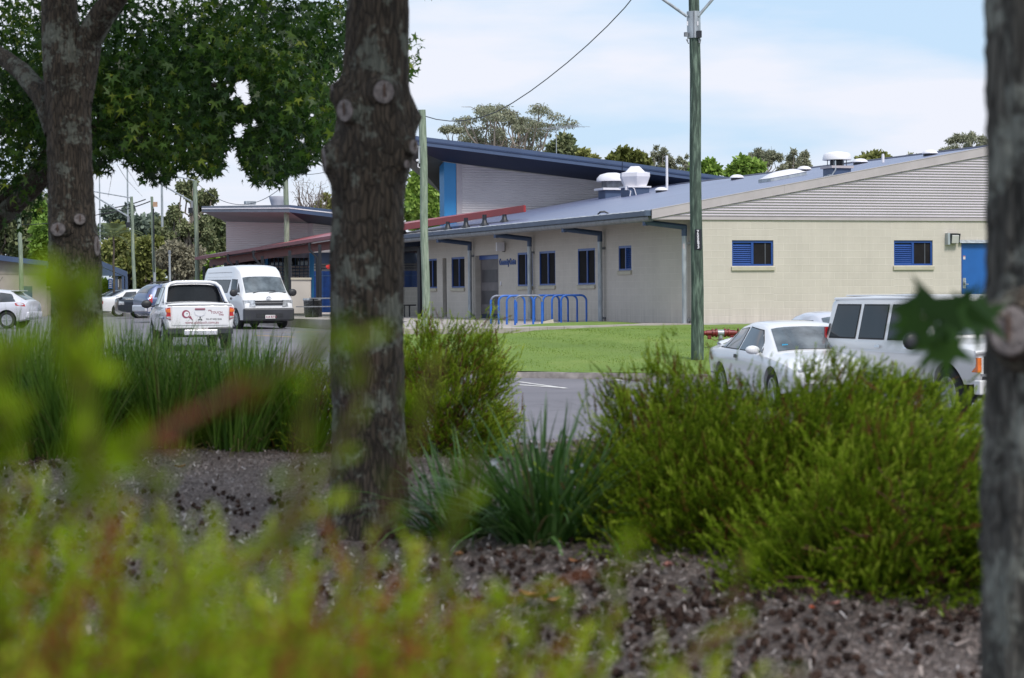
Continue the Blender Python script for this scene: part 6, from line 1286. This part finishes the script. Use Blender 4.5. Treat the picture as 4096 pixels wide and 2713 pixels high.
M_flax = leafmat('flax_leaf', [(0, (.15, .13, .06)), (.06, (.030, .080, .014)), (.5, (.060, .150, .026)), (1, (.14, .26, .07))], .42, .28, .45)
def tuft(seed, x, y, n_, h, w_, spread, label, mt, name='grass_tuft', cat='grass tuft', group=None, lean=(.08, .55), droop=.6):
    rg = np.random.default_rng(seed); z = Hbed(x, y)-.03; r_ = empty(name, (x, y, z), 0, label, cat, group)
    Q = blades(rg, n_, (0, 0, 0), spread, h, w_, lean, droop); tn = np.repeat(np.clip(rg.normal(.5, .25, n_), 0, 1), 6)
    o = npmesh('blades', Q.reshape(-1, 3), 4, len(Q), mt, tn, r_)
    Q = blades(rg, max(14, n_//9), (0, 0, 0), spread*.8, h*.75, w_*.8, (.7, 1.5), 1.1); o = npmesh('dry_blades', Q.reshape(-1, 3), 4, len(Q), mt, np.zeros(len(Q)), r_); return r_
GT = 'long leaved grass tufts along the garden bed'
words = ['nearest the left edge', 'second from the left edge', 'third from the left edge', 'in front of the left tree trunk', 'right of the left tree trunk', 'sixth along the row', 'in front of the white ute', 'below the ute number plate', 'in front of the van bumper', 'ninth along the row', 'just left of the big trunk']
for k, (px, Y_, h) in enumerate(((-15, 12.6, .86), (48, 12.9, .84), (105, 12.3, .80), (165, 12.2, .74), (245, 13.0, .80), (315, 12.7, .78), (395, 12.5, .72), (470, 13.1, .72), (545, 12.5, .74), (622, 12.9, .70), (690, 12.7, .52))):
    p = P(px, 1000, Y_); tuft(100+k, p.x, p.y, 430, h, .011, .17, 'clump of long green grass '+words[k], M_strap, group=GT)
for k, (px, Y_, h) in enumerate(((10, 14.0, .82), (85, 14.1, .82), (205, 14.2, .82), (285, 14.2, .78), (355, 14.0, .80), (435, 14.1, .74), (508, 14.2, .74), (585, 14.2, .72), (655, 14.0, .62))):
    p = P(px, 1000, Y_); tuft(130+k, p.x, p.y, 300, h, .011, .2, 'clump of long green grass in the back row, '+['first', 'second', 'third', 'fourth', 'fifth', 'sixth', 'seventh', 'eighth', 'ninth'][k]+' from the left', M_strap, group=GT)
p = P(1262, 1265, 8.05); tuft(150, p.x, p.y, 300, .56, .019, .13, 'dark green strappy plant right of the big trunk, arching leaves', M_flax, 'strappy_plant', 'plant', lean=(.08, 1.0), droop=1.15)
sp_ = bpy.data.objects['strappy_plant']; rg = np.random.default_rng(9)
p = P(1065, 1215, 8.5); tuft(151, p.x, p.y, 190, .46, .016, .12, 'smaller blue green strappy plant close to the big trunk', M_flax, 'strappy_plant', 'plant', lean=(.2, 1.1), droop=1.2)
for k, (px, py) in enumerate(((1142, 1068), (1150, 1080), (1225, 1010), (1240, 1032), (1258, 1040), (1345, 1075), (1322, 1090), (1225, 1085))):
    c = P(px, py, 7.75); g = MB(); big = k < 1
    for j in range(6): a = j*1.05; d = Vector((math.cos(a), -.5, math.sin(a))); s_ = (.010 if big else .004); g.poly([c, c+d*s_+Vector((-d.z, 0, d.x))*s_*.4, c+d*s_*1.6, c+d*s_-Vector((-d.z, 0, d.x))*s_*.4])
    q = MB(); q.tube([c, c+Vector((.01, .1, -.2)), Vector((sp_.location.x, sp_.location.y, -.6))], .0016, 4); qo = q.build('flower_stalk', mat('stalk_green', (.05, .11, .03), .6)); qo.parent = sp_; qo.matrix_parent_inverse = Matrix.Translation(-sp_.location); o = g.build('white_flower', mat('white_petal', (.45, .48, .52), .6, 0, .05), None); o.parent = sp_; o.matrix_parent_inverse = Matrix.Translation(-sp_.location)
# ---- heath shrubs: dome of needle covered sprigs
def sprig_tpl(rg, nn=30, bend=.12, nl=.10, stemw=.006):
    """unit length sprig along +y; returns (quads k,4,3) and tint class (0 stem, 1.. leaf position)"""
    Q, T = [], []
    def pt(t): return np.array([bend*math.sin(t*2.2), t, bend*.6*t*t])
    for i in range(4):
        a, b_ = pt(i/4), pt((i+1)/4); w_ = stemw*(1-.6*i/4); Q.append([a-[w_, 0, 0], a+[w_, 0, 0], b_+[w_*.8, 0, 0], b_-[w_*.8, 0, 0]]); T.append(-1)
    for i in range(nn):
        t = .12+.88*(i+.5)/nn; c = pt(t); a = i*2.4; up_ = 1.0+.6*t; d = np.array([math.cos(a), up_, math.sin(a)]); d /= np.linalg.norm(d); s_ = np.cross(d, rg.normal(size=3)); s_ /= np.linalg.norm(s_); L_ = nl*rg.uniform(.7, 1.25)*(1.05-.35*t); w_ = L_*.21
        Q.append([c, c+d*L_*.5+s_*w_, c+d*L_, c+d*L_*.5-s_*w_]); T.append(t)
    return np.array(Q), np.array(T)
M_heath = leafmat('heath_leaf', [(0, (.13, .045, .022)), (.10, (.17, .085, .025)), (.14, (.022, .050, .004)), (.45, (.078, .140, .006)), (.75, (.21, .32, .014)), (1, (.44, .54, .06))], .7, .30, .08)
def shrub(seed, x, y, rx, ry, hz, ns, slen, label, zb=None, lean=(0, 0), nn=38, nl=.125, flare=1.0, mt=None, hue=0.0, up_=.75, red=.10, name='heath_shrub', lim=None, stemw=.006, keep=None):
    rg = np.random.default_rng(seed); z0 = (Hbed(x, y) if zb is None else zb)-.05; r_ = empty(name, (x, y, z0), 0, label, 'shrub'); tpl = [sprig_tpl(rg, nn, rg.uniform(-.2, .2), nl, stemw) for _ in range(8)]
    nb = max(24, ns//95); db = rg.normal(size=(nb, 3)); db[:, 2] = np.abs(db[:, 2])-.18; db /= np.linalg.norm(db, axis=1, keepdims=True)
    rb = rg.uniform(.70, 1.14, nb)*(1+.08*np.sin(db[:, 0]*7+seed)+.07*np.sin(db[:, 1]*9+db[:, 2]*6)); j = rg.integers(0, nb, ns); t = rg.random(ns)**.62; wd = .045+.075*t
    Bd = db*np.array([1, 1, .9])*flare+np.array([lean[0], lean[1], up_*.75]); Bd /= np.linalg.norm(Bd, axis=1, keepdims=True)
    tip = db*rb[:, None]*np.array([rx, ry, hz]); C = tip[j]-Bd[j]*((1-t)*.42*min(rx, hz))[:, None]+rg.normal(0, 1, (ns, 3))*(wd*min(rx, hz)*1.1)[:, None]; C[:, 2] = np.maximum(C[:, 2], .02)
    D = Bd[j]+rg.normal(0, .36, (ns, 3)); D /= np.linalg.norm(D, axis=1, keepdims=True); S = slen*rg.uniform(.5, 1.25, ns)*(.75+.35*t); C -= D*S[:, None]*.5; r = t
    tone = rg.normal(0, .09, nb)[j]+.32*(t-.62)  # tint darkens down each branch, painting shade into the shrub's interior
    if keep is not None: k_ = keep(C+np.array([x, y, z0])+D*S[:, None]); C, D, S, r, tone = C[k_], D[k_], S[k_], r[k_], tone[k_]; ns = len(C)
    X, Yv, Z = frames(D, rg); which = rg.integers(0, 8, ns); VQ, VT = [], []
    cl_ = .5+.5*np.sin(C[:, 0]*11+seed)*np.sin(C[:, 2]*13+1)*np.sin(C[:, 1]*9)
    for w_ in range(8):
        k_ = np.where(which == w_)[0]
        if not len(k_): continue
        Q, T = tpl[w_]; V_ = inst(Q.reshape(-1, 3), C[k_], X[k_], Yv[k_], Z[k_], S[k_]).reshape(len(k_), len(Q), 4, 3); VQ.append(V_.reshape(-1, 3))
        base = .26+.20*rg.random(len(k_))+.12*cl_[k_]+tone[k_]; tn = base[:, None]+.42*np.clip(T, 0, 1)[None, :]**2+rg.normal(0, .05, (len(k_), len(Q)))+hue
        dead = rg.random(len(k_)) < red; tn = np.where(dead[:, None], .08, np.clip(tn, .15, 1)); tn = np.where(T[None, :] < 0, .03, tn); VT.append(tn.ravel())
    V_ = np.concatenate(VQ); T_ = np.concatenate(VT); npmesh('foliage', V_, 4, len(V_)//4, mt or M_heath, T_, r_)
    mb = MB()
    for k in range(46):
        a = rg.uniform(0, 6.28); e = rg.uniform(.15, 1.3); dd = Vector((math.cos(a)*math.cos(e)*rx, math.sin(a)*math.cos(e)*ry, math.sin(e)*hz))*rg.uniform(.8, .98); limb(mb, (rg.normal(0, .05), rg.normal(0, .05), 0), dd, .007, .002, rg, .2, 5, 4)
    mb.build('stems', M_twig, r_); return r_
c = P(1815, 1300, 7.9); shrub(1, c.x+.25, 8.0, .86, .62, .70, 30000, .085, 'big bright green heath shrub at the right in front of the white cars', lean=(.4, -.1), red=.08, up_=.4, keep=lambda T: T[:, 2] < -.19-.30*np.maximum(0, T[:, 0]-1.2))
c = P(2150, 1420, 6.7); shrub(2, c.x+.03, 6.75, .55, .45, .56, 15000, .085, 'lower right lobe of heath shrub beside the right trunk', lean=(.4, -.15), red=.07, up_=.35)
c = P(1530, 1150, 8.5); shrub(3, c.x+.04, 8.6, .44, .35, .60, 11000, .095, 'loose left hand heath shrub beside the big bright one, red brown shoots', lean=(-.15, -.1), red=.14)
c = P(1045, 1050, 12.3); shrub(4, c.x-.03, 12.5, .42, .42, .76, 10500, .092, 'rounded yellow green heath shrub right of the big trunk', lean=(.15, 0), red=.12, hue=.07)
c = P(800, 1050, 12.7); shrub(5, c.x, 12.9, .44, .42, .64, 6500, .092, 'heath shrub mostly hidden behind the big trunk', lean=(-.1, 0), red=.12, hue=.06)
# ================================================================== NEAR TREES
def scar(root, c, nrm, r, h=None, k=0):
    nrm = Vector(nrm).normalized(); M_ = nrm.to_track_quat('Z', 'Y').to_matrix(); asp = Matrix.Diagonal((1, (h or r)/r, 1)); M2 = M_ @ asp
    q = MB(); q.lathe([(r*1.7, -.05), (r*1.45, -.026), (r*1.2, -.004), (r*1.03, .006), (r*.97, .001)], c, 26, M2); o = q.build('branch_collar', M_bark, root, smooth=True, sharp=70)
    q = MB(); q.lathe([(r*.985, .0), (r*.93, .009), (r*.6, .011), (r*.25, .009), (.0, .008)], c, 26, M2); so = q.build('pruning_scar', M_scar, root, smooth=True)
    q = MB(); P_ = [M2 @ Vector(p)+Vector(c) for p in ((-.05*r, -.5*r, .0125), (.10*r, -.3*r, .0125), (.13*r, .35*r, .0125), (.02*r, .85*r, .0125), (-.10*r, .3*r, .0125))]; q.prism(P_, M_ @ Vector((0, 0, .002))); q.build('heart_crack', M_scarc, so)
def trunk(root, prof, Y_, mt, bumps=(), n_=44, rough=.010, seed=0, name='trunk'):
    """prof: (py, pxleft, pxright) in the 2367 px photograph; rings every few centimetres"""
    rg = np.random.default_rng(seed); ph = rg.uniform(0, 6.28, 12); o0 = Vector(root.location); rows = []; ys_ = np.linspace(prof[0][0], prof[-1][0], 90)
    for py in ys_:
        xl = interp(py, [(a, b_) for a, b_, c_ in prof]); xr = interp(py, [(a, c_) for a, b_, c_ in prof]); c = P((xl+xr)/2, py, Y_)-o0; r = (xr-xl)/2*Y_/5015; row = []
        for k in range(n_+1):
            t = 2*math.pi*(k % n_)/n_; rr = r*(1+.018*math.sin(3*t+ph[0]+c.z*2)+.014*math.sin(5*t+ph[1]-c.z*3))+rough*.35*math.sin(13*t+ph[2]+2.2*math.sin(c.z*5))+rough*.3*math.sin(23*t+c.z*7)+rough*.35*rg.normal()*.5
            d = Vector((math.cos(t), math.sin(t), 0)); p = c+d*rr
            for (bc, br, bh) in bumps:
                q = (p-(bc-o0)).length/br
                if q < 2: p = p+d*bh*math.exp(-q*q*1.6)
            row.append(p)
        rows.append(row)
    m_ = MB(); vs = [p for r_ in rows for p in r_[:-1]]; fs = [[i*n_+k, i*n_+(k+1) % n_, (i+1)*n_+(k+1) % n_, (i+1)*n_+k] for i in range(len(rows)-1) for k in range(n_)]
    m_.add(vs, fs); o = m_.build(name, mt, root, smooth=True, sharp=80); return o
SIL = [(0, -5), (0, 905), (95, 900), (190, 790), (205, 730), (352, 690), (362, 668), (388, 703), (431, 682), (459, 617), (502, 632), (531, 646), (567, 632), (574, 711), (610, 729), (668, 718), (718, 668), (790, 689), (847, 703), (890, 668), (897, 596), (940, 567), (970, 610), (976, 668), (1005, 718), (1077, 747), (1120, 747), (1150, 696), (1177, 718), (1235, 668), (1285, 632), (1292, 582), (1330, 560), (1345, 500), (1335, 300), (1400, 250), (1400, -5)]
SIL2 = [(1620, 120), (1690, 150), (1695, 230), (1650, 340), (1600, 300)]
TOPS = [[(950, -5), (1400, -5), (1390, 120), (1180, 205), (1060, 150), (930, 60)], [(-5, -5), (160, -5), (120, 130), (-5, 150)], [(330, -5), (560, -5), (540, 90), (400, 120)]]
HOLES = [(860, 335, 22), (965, 345, 34), (985, 395, 26), (905, 325, 18), (655, 428, 14), (955, 520, 26), (930, 385, 18), (1020, 490, 16), (395, 470, 12), (1245, 465, 16), (1215, 560, 14)]
def trim(V_, near):
    sx, sy = projnp(V_); inf = (sx > -30) & (sx < 4130) & (sy > -25) & (sy < 2740)
    if near: ok = np.zeros(len(V_), bool)
    else:
        rj = np.random.default_rng(5); jx, jy = rj.normal(0, 13, len(sx)), rj.normal(0, 13, len(sx))
        ok = inpoly(sx+jx, sy+jy, SIL) | (inpoly(sx, sy, SIL2) & (rj.random(len(sx)) < .3)); ok &= ~((sx > 1420) & (sx < 1600))
        for hx, hy, hr in HOLES: ok &= ((sx-hx)**2+((sy-hy)*.8)**2 > hr*hr)
    if near:
        for t_ in TOPS: ok |= inpoly(sx, sy, t_)
    return ~inf | ok
def star_crown(root, seed, ells, n_, leaf, near, zmin=None, keepY=None):
    rg = np.random.default_rng(seed); o0 = np.array(root.location); V_ = []; tw = []
    for e in ells:
        nc = max(6, int(n_*e[6]/30))
        d = rg.normal(size=(nc, 3)); d /= np.linalg.norm(d, axis=1, keepdims=True); cc_ = np.array(e[:3])+d*(.35+.65*rg.random(nc)**.5)[:, None]*np.array(e[3:6])
        j = rg.integers(0, nc, int(n_*e[6])); V_.append(cc_[j]+rg.normal(0, 1, (len(j), 3))*np.array([.24, .24, .20])); tw.append(cc_)
    V_ = np.concatenate(V_); k_ = trim(V_, near); V_ = V_[k_]
    D = rg.normal(size=V_.shape)*np.array([1, 1, .55]); D[:, 2] -= .75; N_ = rg.normal(size=V_.shape); N_[:, 2] += 1.1; N_[:, 1] -= .55
    D /= np.linalg.norm(D, axis=1, keepdims=True); Xx = np.cross(D, N_); Xx /= np.linalg.norm(Xx, axis=1, keepdims=True); Zz = np.cross(Xx, D)
    Q = inst(T_STAR, V_-o0, Xx, D, Zz, leaf*rg.uniform(.45, 1.2, len(V_))); tn = np.clip(rg.normal(.46, .22, len(V_))+.12*np.sin(V_[:, 0]*4+V_[:, 2]*5), 0, 1)
    npmesh('crown', Q.reshape(-1, 3), len(T_STAR), len(V_), M_leafNear, tn, root)
    return np.concatenate(tw)
def mk(name_loc, Y_, label, name='street_tree'):
    p = P(*name_loc, Y_); z = Hbed(p.x, p.y) if Y_ < 16 else Hroad(p.x, p.y); return empty(name, (p.x, p.y, z), 0, label, 'tree')
# big central trunk
t2 = mk((850, 1200), 8.55, 'big tree in the centre, ridged dark bark with pale round pruning scars')
prof = [(-420, 842, 900), (-200, 830, 915), (0, 806, 943), (120, 797, 945), (200, 790, 946), (250, 786, 955), (300, 780, 962), (345, 772, 960), (390, 768, 950), (430, 770, 938), (500, 770, 935), (640, 767, 934), (800, 766, 931), (950, 768, 932), (1080, 764, 936), (1180, 756, 942), (1250, 742, 952), (1290, 728, 968)]
sc = [((888, 222), 25, 27, 0), ((817, 262), 25, 26, 0), ((768, 372), 11, 38, -1), ((942, 345), 15, 22, .85), ((928, 385), 10, 12, .7), ((783, 215), 8, 24, -1)]
bm_ = []
for (px, py), r, h, s_ in sc:
    cxp = (interp(py, [(a, b_) for a, b_, c_ in prof])+interp(py, [(a, c_) for a, b_, c_ in prof]))/2; rad_ = (interp(py, [(a, c_) for a, b_, c_ in prof])-interp(py, [(a, b_) for a, b_, c_ in prof]))/2
    dx = max(-.97, min(.97, (px-cxp)/rad_)); yy = -math.sqrt(max(0, 1-dx*dx)); kk = 8.55/5015; c = P(cxp, py, 8.55)+Vector((dx, yy, 0))*rad_*kk; bm_.append((c, max(r, h)*kk*1.5, .034, Vector((dx, yy, 0)), r*kk if s_ == 0 else h*kk*.72, h*kk*(1 if s_ == 0 else .8)))
trunk(t2, prof, 8.55, M_bark, [(b_[0], b_[1], b_[2]) for b_ in bm_]+[(P(955, 268, 8.55), .06, .03), (P(780, 225, 8.5), .05, .02)], seed=2)
for b_ in bm_: scar(t2, b_[0]+b_[3]*.030-Vector(t2.location), b_[3]+Vector((0, 0, -.08)), b_[4], b_[5])
mb = MB(); rg = np.random.default_rng(21); top = P(870, -420, 8.55)-Vector(t2.location)
for k in range(9): a = k*.7; limb(mb, top-Vector((0, 0, .1*k*.4)), top+Vector((math.cos(a)*2.2, math.sin(a)*2.2, .6+.35*(k % 3))), .055, .015, rg, .2, 7, 7)
mb.build('limb', M_bark, t2, smooth=True)
star_crown(t2, 31, [(-1.0, 9.0, 3.4, 2.6, 2.4, 1.2, .4), (.6, 8.2, 3.5, 2.2, 2.4, 1.1, .3), (-1.2, 5.9, 4.0, 2.6, 2.2, 1.0, .5), (1.6, 5.2, 4.1, 1.8, 1.8, .8, .25)], 9500, .17, True)  # last two lobes added above the view to shade trunks and bed
# left trunk
t1 = mk((170, 1000), 13.0, 'tree at the left with forked top, dark bark and three pale pruning scars')
prof = [(150, 103, 208), (220, 106, 209), (300, 110, 211), (400, 113, 214), (500, 113, 219), (560, 112, 226), (600, 112, 231), (660, 116, 232), (760, 118, 235), (860, 112, 238), (950, 104, 246), (1020, 92, 258)]
sc = [((150, 532), 20, 16), ((191, 509), 14, 13), ((221, 570), 11, 24)]; bm_ = []; kk = 13/5015
for (px, py), r, h in sc:
    cxp = (interp(py, [(a, b_) for a, b_, c_ in prof])+interp(py, [(a, c_) for a, b_, c_ in prof]))/2; rad_ = (interp(py, [(a, c_) for a, b_, c_ in prof])-interp(py, [(a, b_) for a, b_, c_ in prof]))/2
    dx = max(-.97, min(.97, (px-cxp)/rad_)); yy = -math.sqrt(1-dx*dx); c = P(cxp, py, 13)+Vector((dx, yy, 0))*rad_*kk; bm_.append((c, max(r, h)*kk*1.3, .03, Vector((dx, yy, 0)), r*kk, h*kk))
trunk(t1, prof, 13.0, M_bark, [(b_[0], b_[1], b_[2]) for b_ in bm_], seed=4)
for b_ in bm_: scar(t1, b_[0]+b_[3]*.02-Vector(t1.location), b_[3], b_[4], b_[5])
o1 = Vector(t1.location); mb = MB(); rg = np.random.default_rng(8)
mb.tube([P(150, 190, 13)-o1, P(142, 100, 13)-o1, P(136, 0, 13)-o1, P(128, -160, 13)-o1, P(120, -400, 13)-o1], [.125, .118, .105, .09, .06], 20)
mb.build('limb', M_bark, t1, smooth=True)
mb = MB(); mb.tube([P(176, 230, 13)-o1, P(192, 150, 13)-o1, P(205, 90, 13)-o1, P(240, 30, 12.9)-o1, P(300, -50, 12.8)-o1, P(420, -260, 12.6)-o1], [.10, .095, .085, .075, .062, .03], 16); mb.build('limb', M_bark, t1, smooth=True)
mb = MB(); mb.tube([P(135, 300, 13.05)-o1, P(100, 225, 13.1)-o1, P(50, 165, 13.3)-o1, P(-10, 120, 13.5)-o1, P(-160, 0, 14)-o1], [.09, .066, .058, .05, .03], 14); mb.build('limb', M_bark, t1, smooth=True)
star_crown(t1, 41, [(-2.6, 13.4, 4.3, 2.9, 2.6, 1.5, .8), (-2.4, 10.4, 5.0, 2.8, 2.2, 1.2, .8)], 8000, .17, True)  # second lobe added out of view on the sun side, for shade below
# tree further back whose leaves fill the upper left
o4p = Vector((-6.3, 19.4, 0)); t4 = empty('street_tree', (o4p.x, o4p.y, Hroad(o4p.x, o4p.y)), 0, 'spreading tree behind the left trunk, dark star shaped leaves filling the upper left', 'tree'); o4 = Vector(t4.location)
mb = MB(); mb.tube([(0, 0, -.2), (.02, 0, .8), (.1, 0, 1.5), (.15, 0, 2.6), (.2, 0, 4.2)], [.26, .22, .2, .16, .08], 18); mb.build('trunk', M_bark, t4, smooth=True)
Pl = lambda x, y, Y_: P(x, y, Y_)-o4
for path, rr in (([Pl(-330, 700, 19.4), Pl(-60, 545, 18.9), Pl(20, 486, 18.6), Pl(80, 432, 18.4), Pl(130, 385, 18.2), Pl(210, 300, 18), Pl(330, 210, 18)], [.16, .11, .088, .075, .062, .05, .03]),
                 ([Pl(-330, 690, 19.4), Pl(-50, 515, 19.4), Pl(35, 440, 19.3), Pl(75, 398, 19.2), Pl(120, 330, 19.1)], [.10, .06, .05, .042, .03]),
                 ([Pl(-330, 400, 19.4), Pl(-60, 330, 19.4), Pl(60, 260, 19.4), Pl(300, 160, 19.8), Pl(560, 130, 20.3)], [.1, .07, .06, .04, .02]),
                 ([Pl(200, 120, 20), Pl(290, 12, 19.6), Pl(320, 45, 19.2), Pl(365, 52, 19)], [.03, .016, .013, .006]), ([Pl(330, 62, 19.2), Pl(322, 85, 19.1), Pl(302, 108, 19)], [.012, .009, .004]),
                 ([Pl(300, 330, 18), Pl(480, 200, 19), Pl(640, 165, 20)], [.035, .025, .01]), ([Pl(560, 130, 20.3), Pl(700, 180, 20.2), Pl(950, 90, 19.5)], [.02, .016, .006])):
    q = MB(); q.tube(path, rr, 10); q.build('limb', M_bark, t4, smooth=True)
tw = star_crown(t4, 51, [(-3.4, 19.8, 2.5, 3.1, 3.0, 1.6, .55), (-5.2, 18.4, 1.6, 1.8, 2.2, 1.4, .16), (-2.6, 18.6, 1.55, 1.5, 2.0, .75, .25), (-.95, 19.3, 2.05, .25, .4, .35, .008), (-3.4, 16.4, 5.0, 3.6, 2.6, 1.3, .16), (-1.6, 18.2, 4.6, 2.2, 2.2, 1.0, .08)], 56000, .126, False)  # last two lobes added above the view to keep lower leaves shaded
mb = MB(); rg = np.random.default_rng(77)
for c in ([(280, 375), (300, 400), (318, 430)], [(262, 385), (258, 410), (250, 455)], [(270, 380), (292, 415), (330, 455)], [(300, 392), (330, 398), (352, 396)]): mb.tube([P(x, y, 19)-o4 for x, y in c], [.0022, .0018, .001], 5)
mb.build('bare_twig', M_dtwig, t4)
# right trunk with its sprig of leaves
t3 = mk((2480, 1568), 3.5, 'nearest tree at the right edge, blurred grey lichen bark'); o3 = Vector(t3.location)
prof = [(-700, 2300, 2640), (0, 2283, 2690), (200, 2287, 2690), (400, 2296, 2690), (560, 2298, 2690), (660, 2292, 2700), (740, 2282, 2706), (850, 2290, 2700), (1000, 2287, 2700), (1300, 2280, 2710), (1568, 2272, 2720), (1900, 2250, 2750), (2060, 2215, 2790)]
bs = (P(2345, 765, 3.38), .05, .012); trunk(t3, prof, 3.5, M_bark2, [bs], seed=6)
scar(t3, P(2338, 765, 3.345)-o3, (-.55, -.83, 0), .034, .040); scar(t3, P(2298, 742, 3.44)-o3, (-.95, -.3, 0), .022, .028)
mb = MB(); top = P(2470, -700, 3.5)-o3
for k in range(7): a = k*.9; limb(mb, top, top+Vector((math.cos(a)*1.6, math.sin(a)*1.6, .5+.2*(k % 3))), .045, .012, rg, .2, 6, 6)
mb.build('limb', M_bark2, t3, smooth=True)
star_crown(t3, 61, [(1.2, 4.2, 2.7, 2.2, 2.2, .9, .6), (-.8, 4.5, 2.9, 1.8, 2.0, .8, .4)], 5200, .14, True)
mb = MB(); mb.tube([P(2320, 730, 3.3)-o3, P(2250, 700, 3.0)-o3, P(2180, 715, 2.8)-o3, P(2120, 740, 2.7)-o3], [.006, .004, .003, .002], 6); mb.build('leaf_twig', M_dtwig, t3)
LV = []
for (px, py, Y_, dx, dz, s_, tw_) in ((2165, 690, 2.72, -.35, -1, .135, .1), (2190, 700, 2.78, .05, -1, .15, -.3), (2240, 715, 2.85, .45, -.9, .12, .4), (2130, 735, 2.70, -.8, -.7, .10, .5), (2180, 760, 2.9, .05, -1, .135, .9), (2225, 700, 2.9, .3, .95, .05, .2), (2265, 730, 3.0, .8, -.6, .10, -.2), (2200, 730, 2.75, .2, -1, .11, .6), (2100, 745, 2.8, -.3, -1, .07, .3), (2185, 800, 2.75, .05, -1, .10, -.1), (2160, 790, 2.8, -.2, -1, .09, .5)):
    D = Vector((dx, -.1, dz)).normalized(); N_ = Vector((tw_, -1, .3)); X = D.cross(N_).normalized(); Z = X.cross(D); c = P(px, py, Y_)-o3
    LV.append([tuple(c+(X*a+D*b_+Z*e)*s_*.98) for a, b_, e in T_STAR])
for k, q_ in enumerate(LV): npmesh('leaf', np.array(q_), len(T_STAR), 1, M_leafNear, np.array([.12+.04*k]), t3)

# ================================================================== BLURRED FOREGROUND SHRUB
M_fore = leafmat('foreground_leaf', [(0, (.20, .055, .035)), (.10, (.27, .115, .03)), (.14, (.045, .095, .004)), (.45, (.15, .245, .008)), (.8, (.29, .40, .018)), (1, (.45, .54, .05))], .8, .40, .05)
def keepF(tip):
    sx, sy = projnp(tip); u = sx/1.7305; v = sy/1.7305
    lim = np.interp(u, [-200, 0, 150, 300, 500, 700, 850, 950, 1100, 1300, 1500, 1700, 1900], [960, 1040, 1100, 1140, 1180, 1200, 1200, 1230, 1340, 1450, 1400, 1500, 1600]); return v > lim
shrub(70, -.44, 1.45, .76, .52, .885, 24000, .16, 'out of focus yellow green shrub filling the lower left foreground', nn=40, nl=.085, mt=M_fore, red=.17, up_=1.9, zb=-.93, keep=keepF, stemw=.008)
fs_ = [o for o in bpy.data.objects if o.name.startswith('heath_shrub')][-1]; of = Vector(fs_.location); rgf = np.random.default_rng(12)
QV, QT = [], []
def shoot(pts, Y0, Y1, n_, ll, tint, w_=.18, stem=.0016):
    n0 = len(pts); path = [P(x, y, lerp(Y0, Y1, i/(n0-1)))-of for i, (x, y) in enumerate(pts)]
    for i in range(n_):
        t = (i+.5)/n_*(n0-1); j = min(n0-2, int(t)); c = path[j].lerp(path[j+1], t-j); ax = (path[j+1]-path[j]).normalized(); d = (ax*.9+Vector(rgf.normal(0, .55, 3))).normalized(); s_ = d.cross(Vector(rgf.normal(size=3))).normalized(); L_ = ll*rgf.uniform(.7, 1.2)
        QV.append([tuple(c), tuple(c+d*L_*.5+s_*L_*w_), tuple(c+d*L_), tuple(c+d*L_*.5-s_*L_*w_)]); QT.append(max(0, min(1, rgf.normal(tint, .10))))
    g_ = MB(); g_.tube(path, stem, 5); return g_
stems = []
for a in (([(230, 1250), (215, 1050), (190, 850), (160, 700), (148, 650)], .92, .88, 60, .021, .62), ([(180, 1200), (200, 1000), (170, 820), (150, 690)], .95, .9, 30, .02, .55),
          ([(60, 1260), (220, 1110), (380, 1000), (560, 900), (700, 830), (770, 775)], 1.0, .92, 46, .019, .40), ([(90, 1230), (250, 1090), (420, 985), (600, 880)], 1.0, .95, 26, .014, .09), ([(330, 1040), (480, 940), (560, 900)], .96, .95, 14, .014, .05),
          ([(-20, 1250), (10, 1050), (-5, 880), (20, 820)], .95, .9, 40, .02, .6), ([(560, 1350), (700, 1180), (800, 1000), (850, 860), (830, 760)], 1.0, .95, 30, .015, .48), ([(800, 1400), (890, 1200), (960, 1020), (1010, 830)], 1.05, 1.0, 26, .014, .45),
          ([(1000, 1400), (1040, 1250), (1080, 1120), (1100, 1050)], 1.05, 1.0, 30, .017, .42), ([(620, 1300), (690, 1120), (700, 980), (740, 860)], .95, .92, 26, .016, .35), ([(1330, 1650), (1400, 1480), (1440, 1330), (1465, 1240)], 1.25, 1.2, 26, .016, .6), ([(1600, 1650), (1660, 1500), (1700, 1380), (1720, 1290)], 1.35, 1.3, 12, .013, .5),
          ([(1500, 1650), (1560, 1560), (1640, 1480), (1730, 1440)], 1.3, 1.3, 22, .014, .6), ([(1150, 1650), (1210, 1520), (1250, 1440), (1290, 1400)], 1.3, 1.25, 26, .016, .6), ([(1050, 1600), (1100, 1480), (1160, 1380)], 1.2, 1.2, 24, .016, .62), ([(420, 1400), (380, 1250), (360, 1120), (300, 1020)], .98, .95, 30, .018, .5), ([(1700, 1700), (1760, 1600), (1850, 1560)], 1.3, 1.3, 14, .013, .5)):
    stems.append(shoot(*a))
npmesh('long_shoot_leaves', np.array(QV).reshape(-1, 3), 4, len(QV), M_fore, np.array(QT), fs_)
for g_ in stems: g_.build('long_shoot', M_twig, fs_)
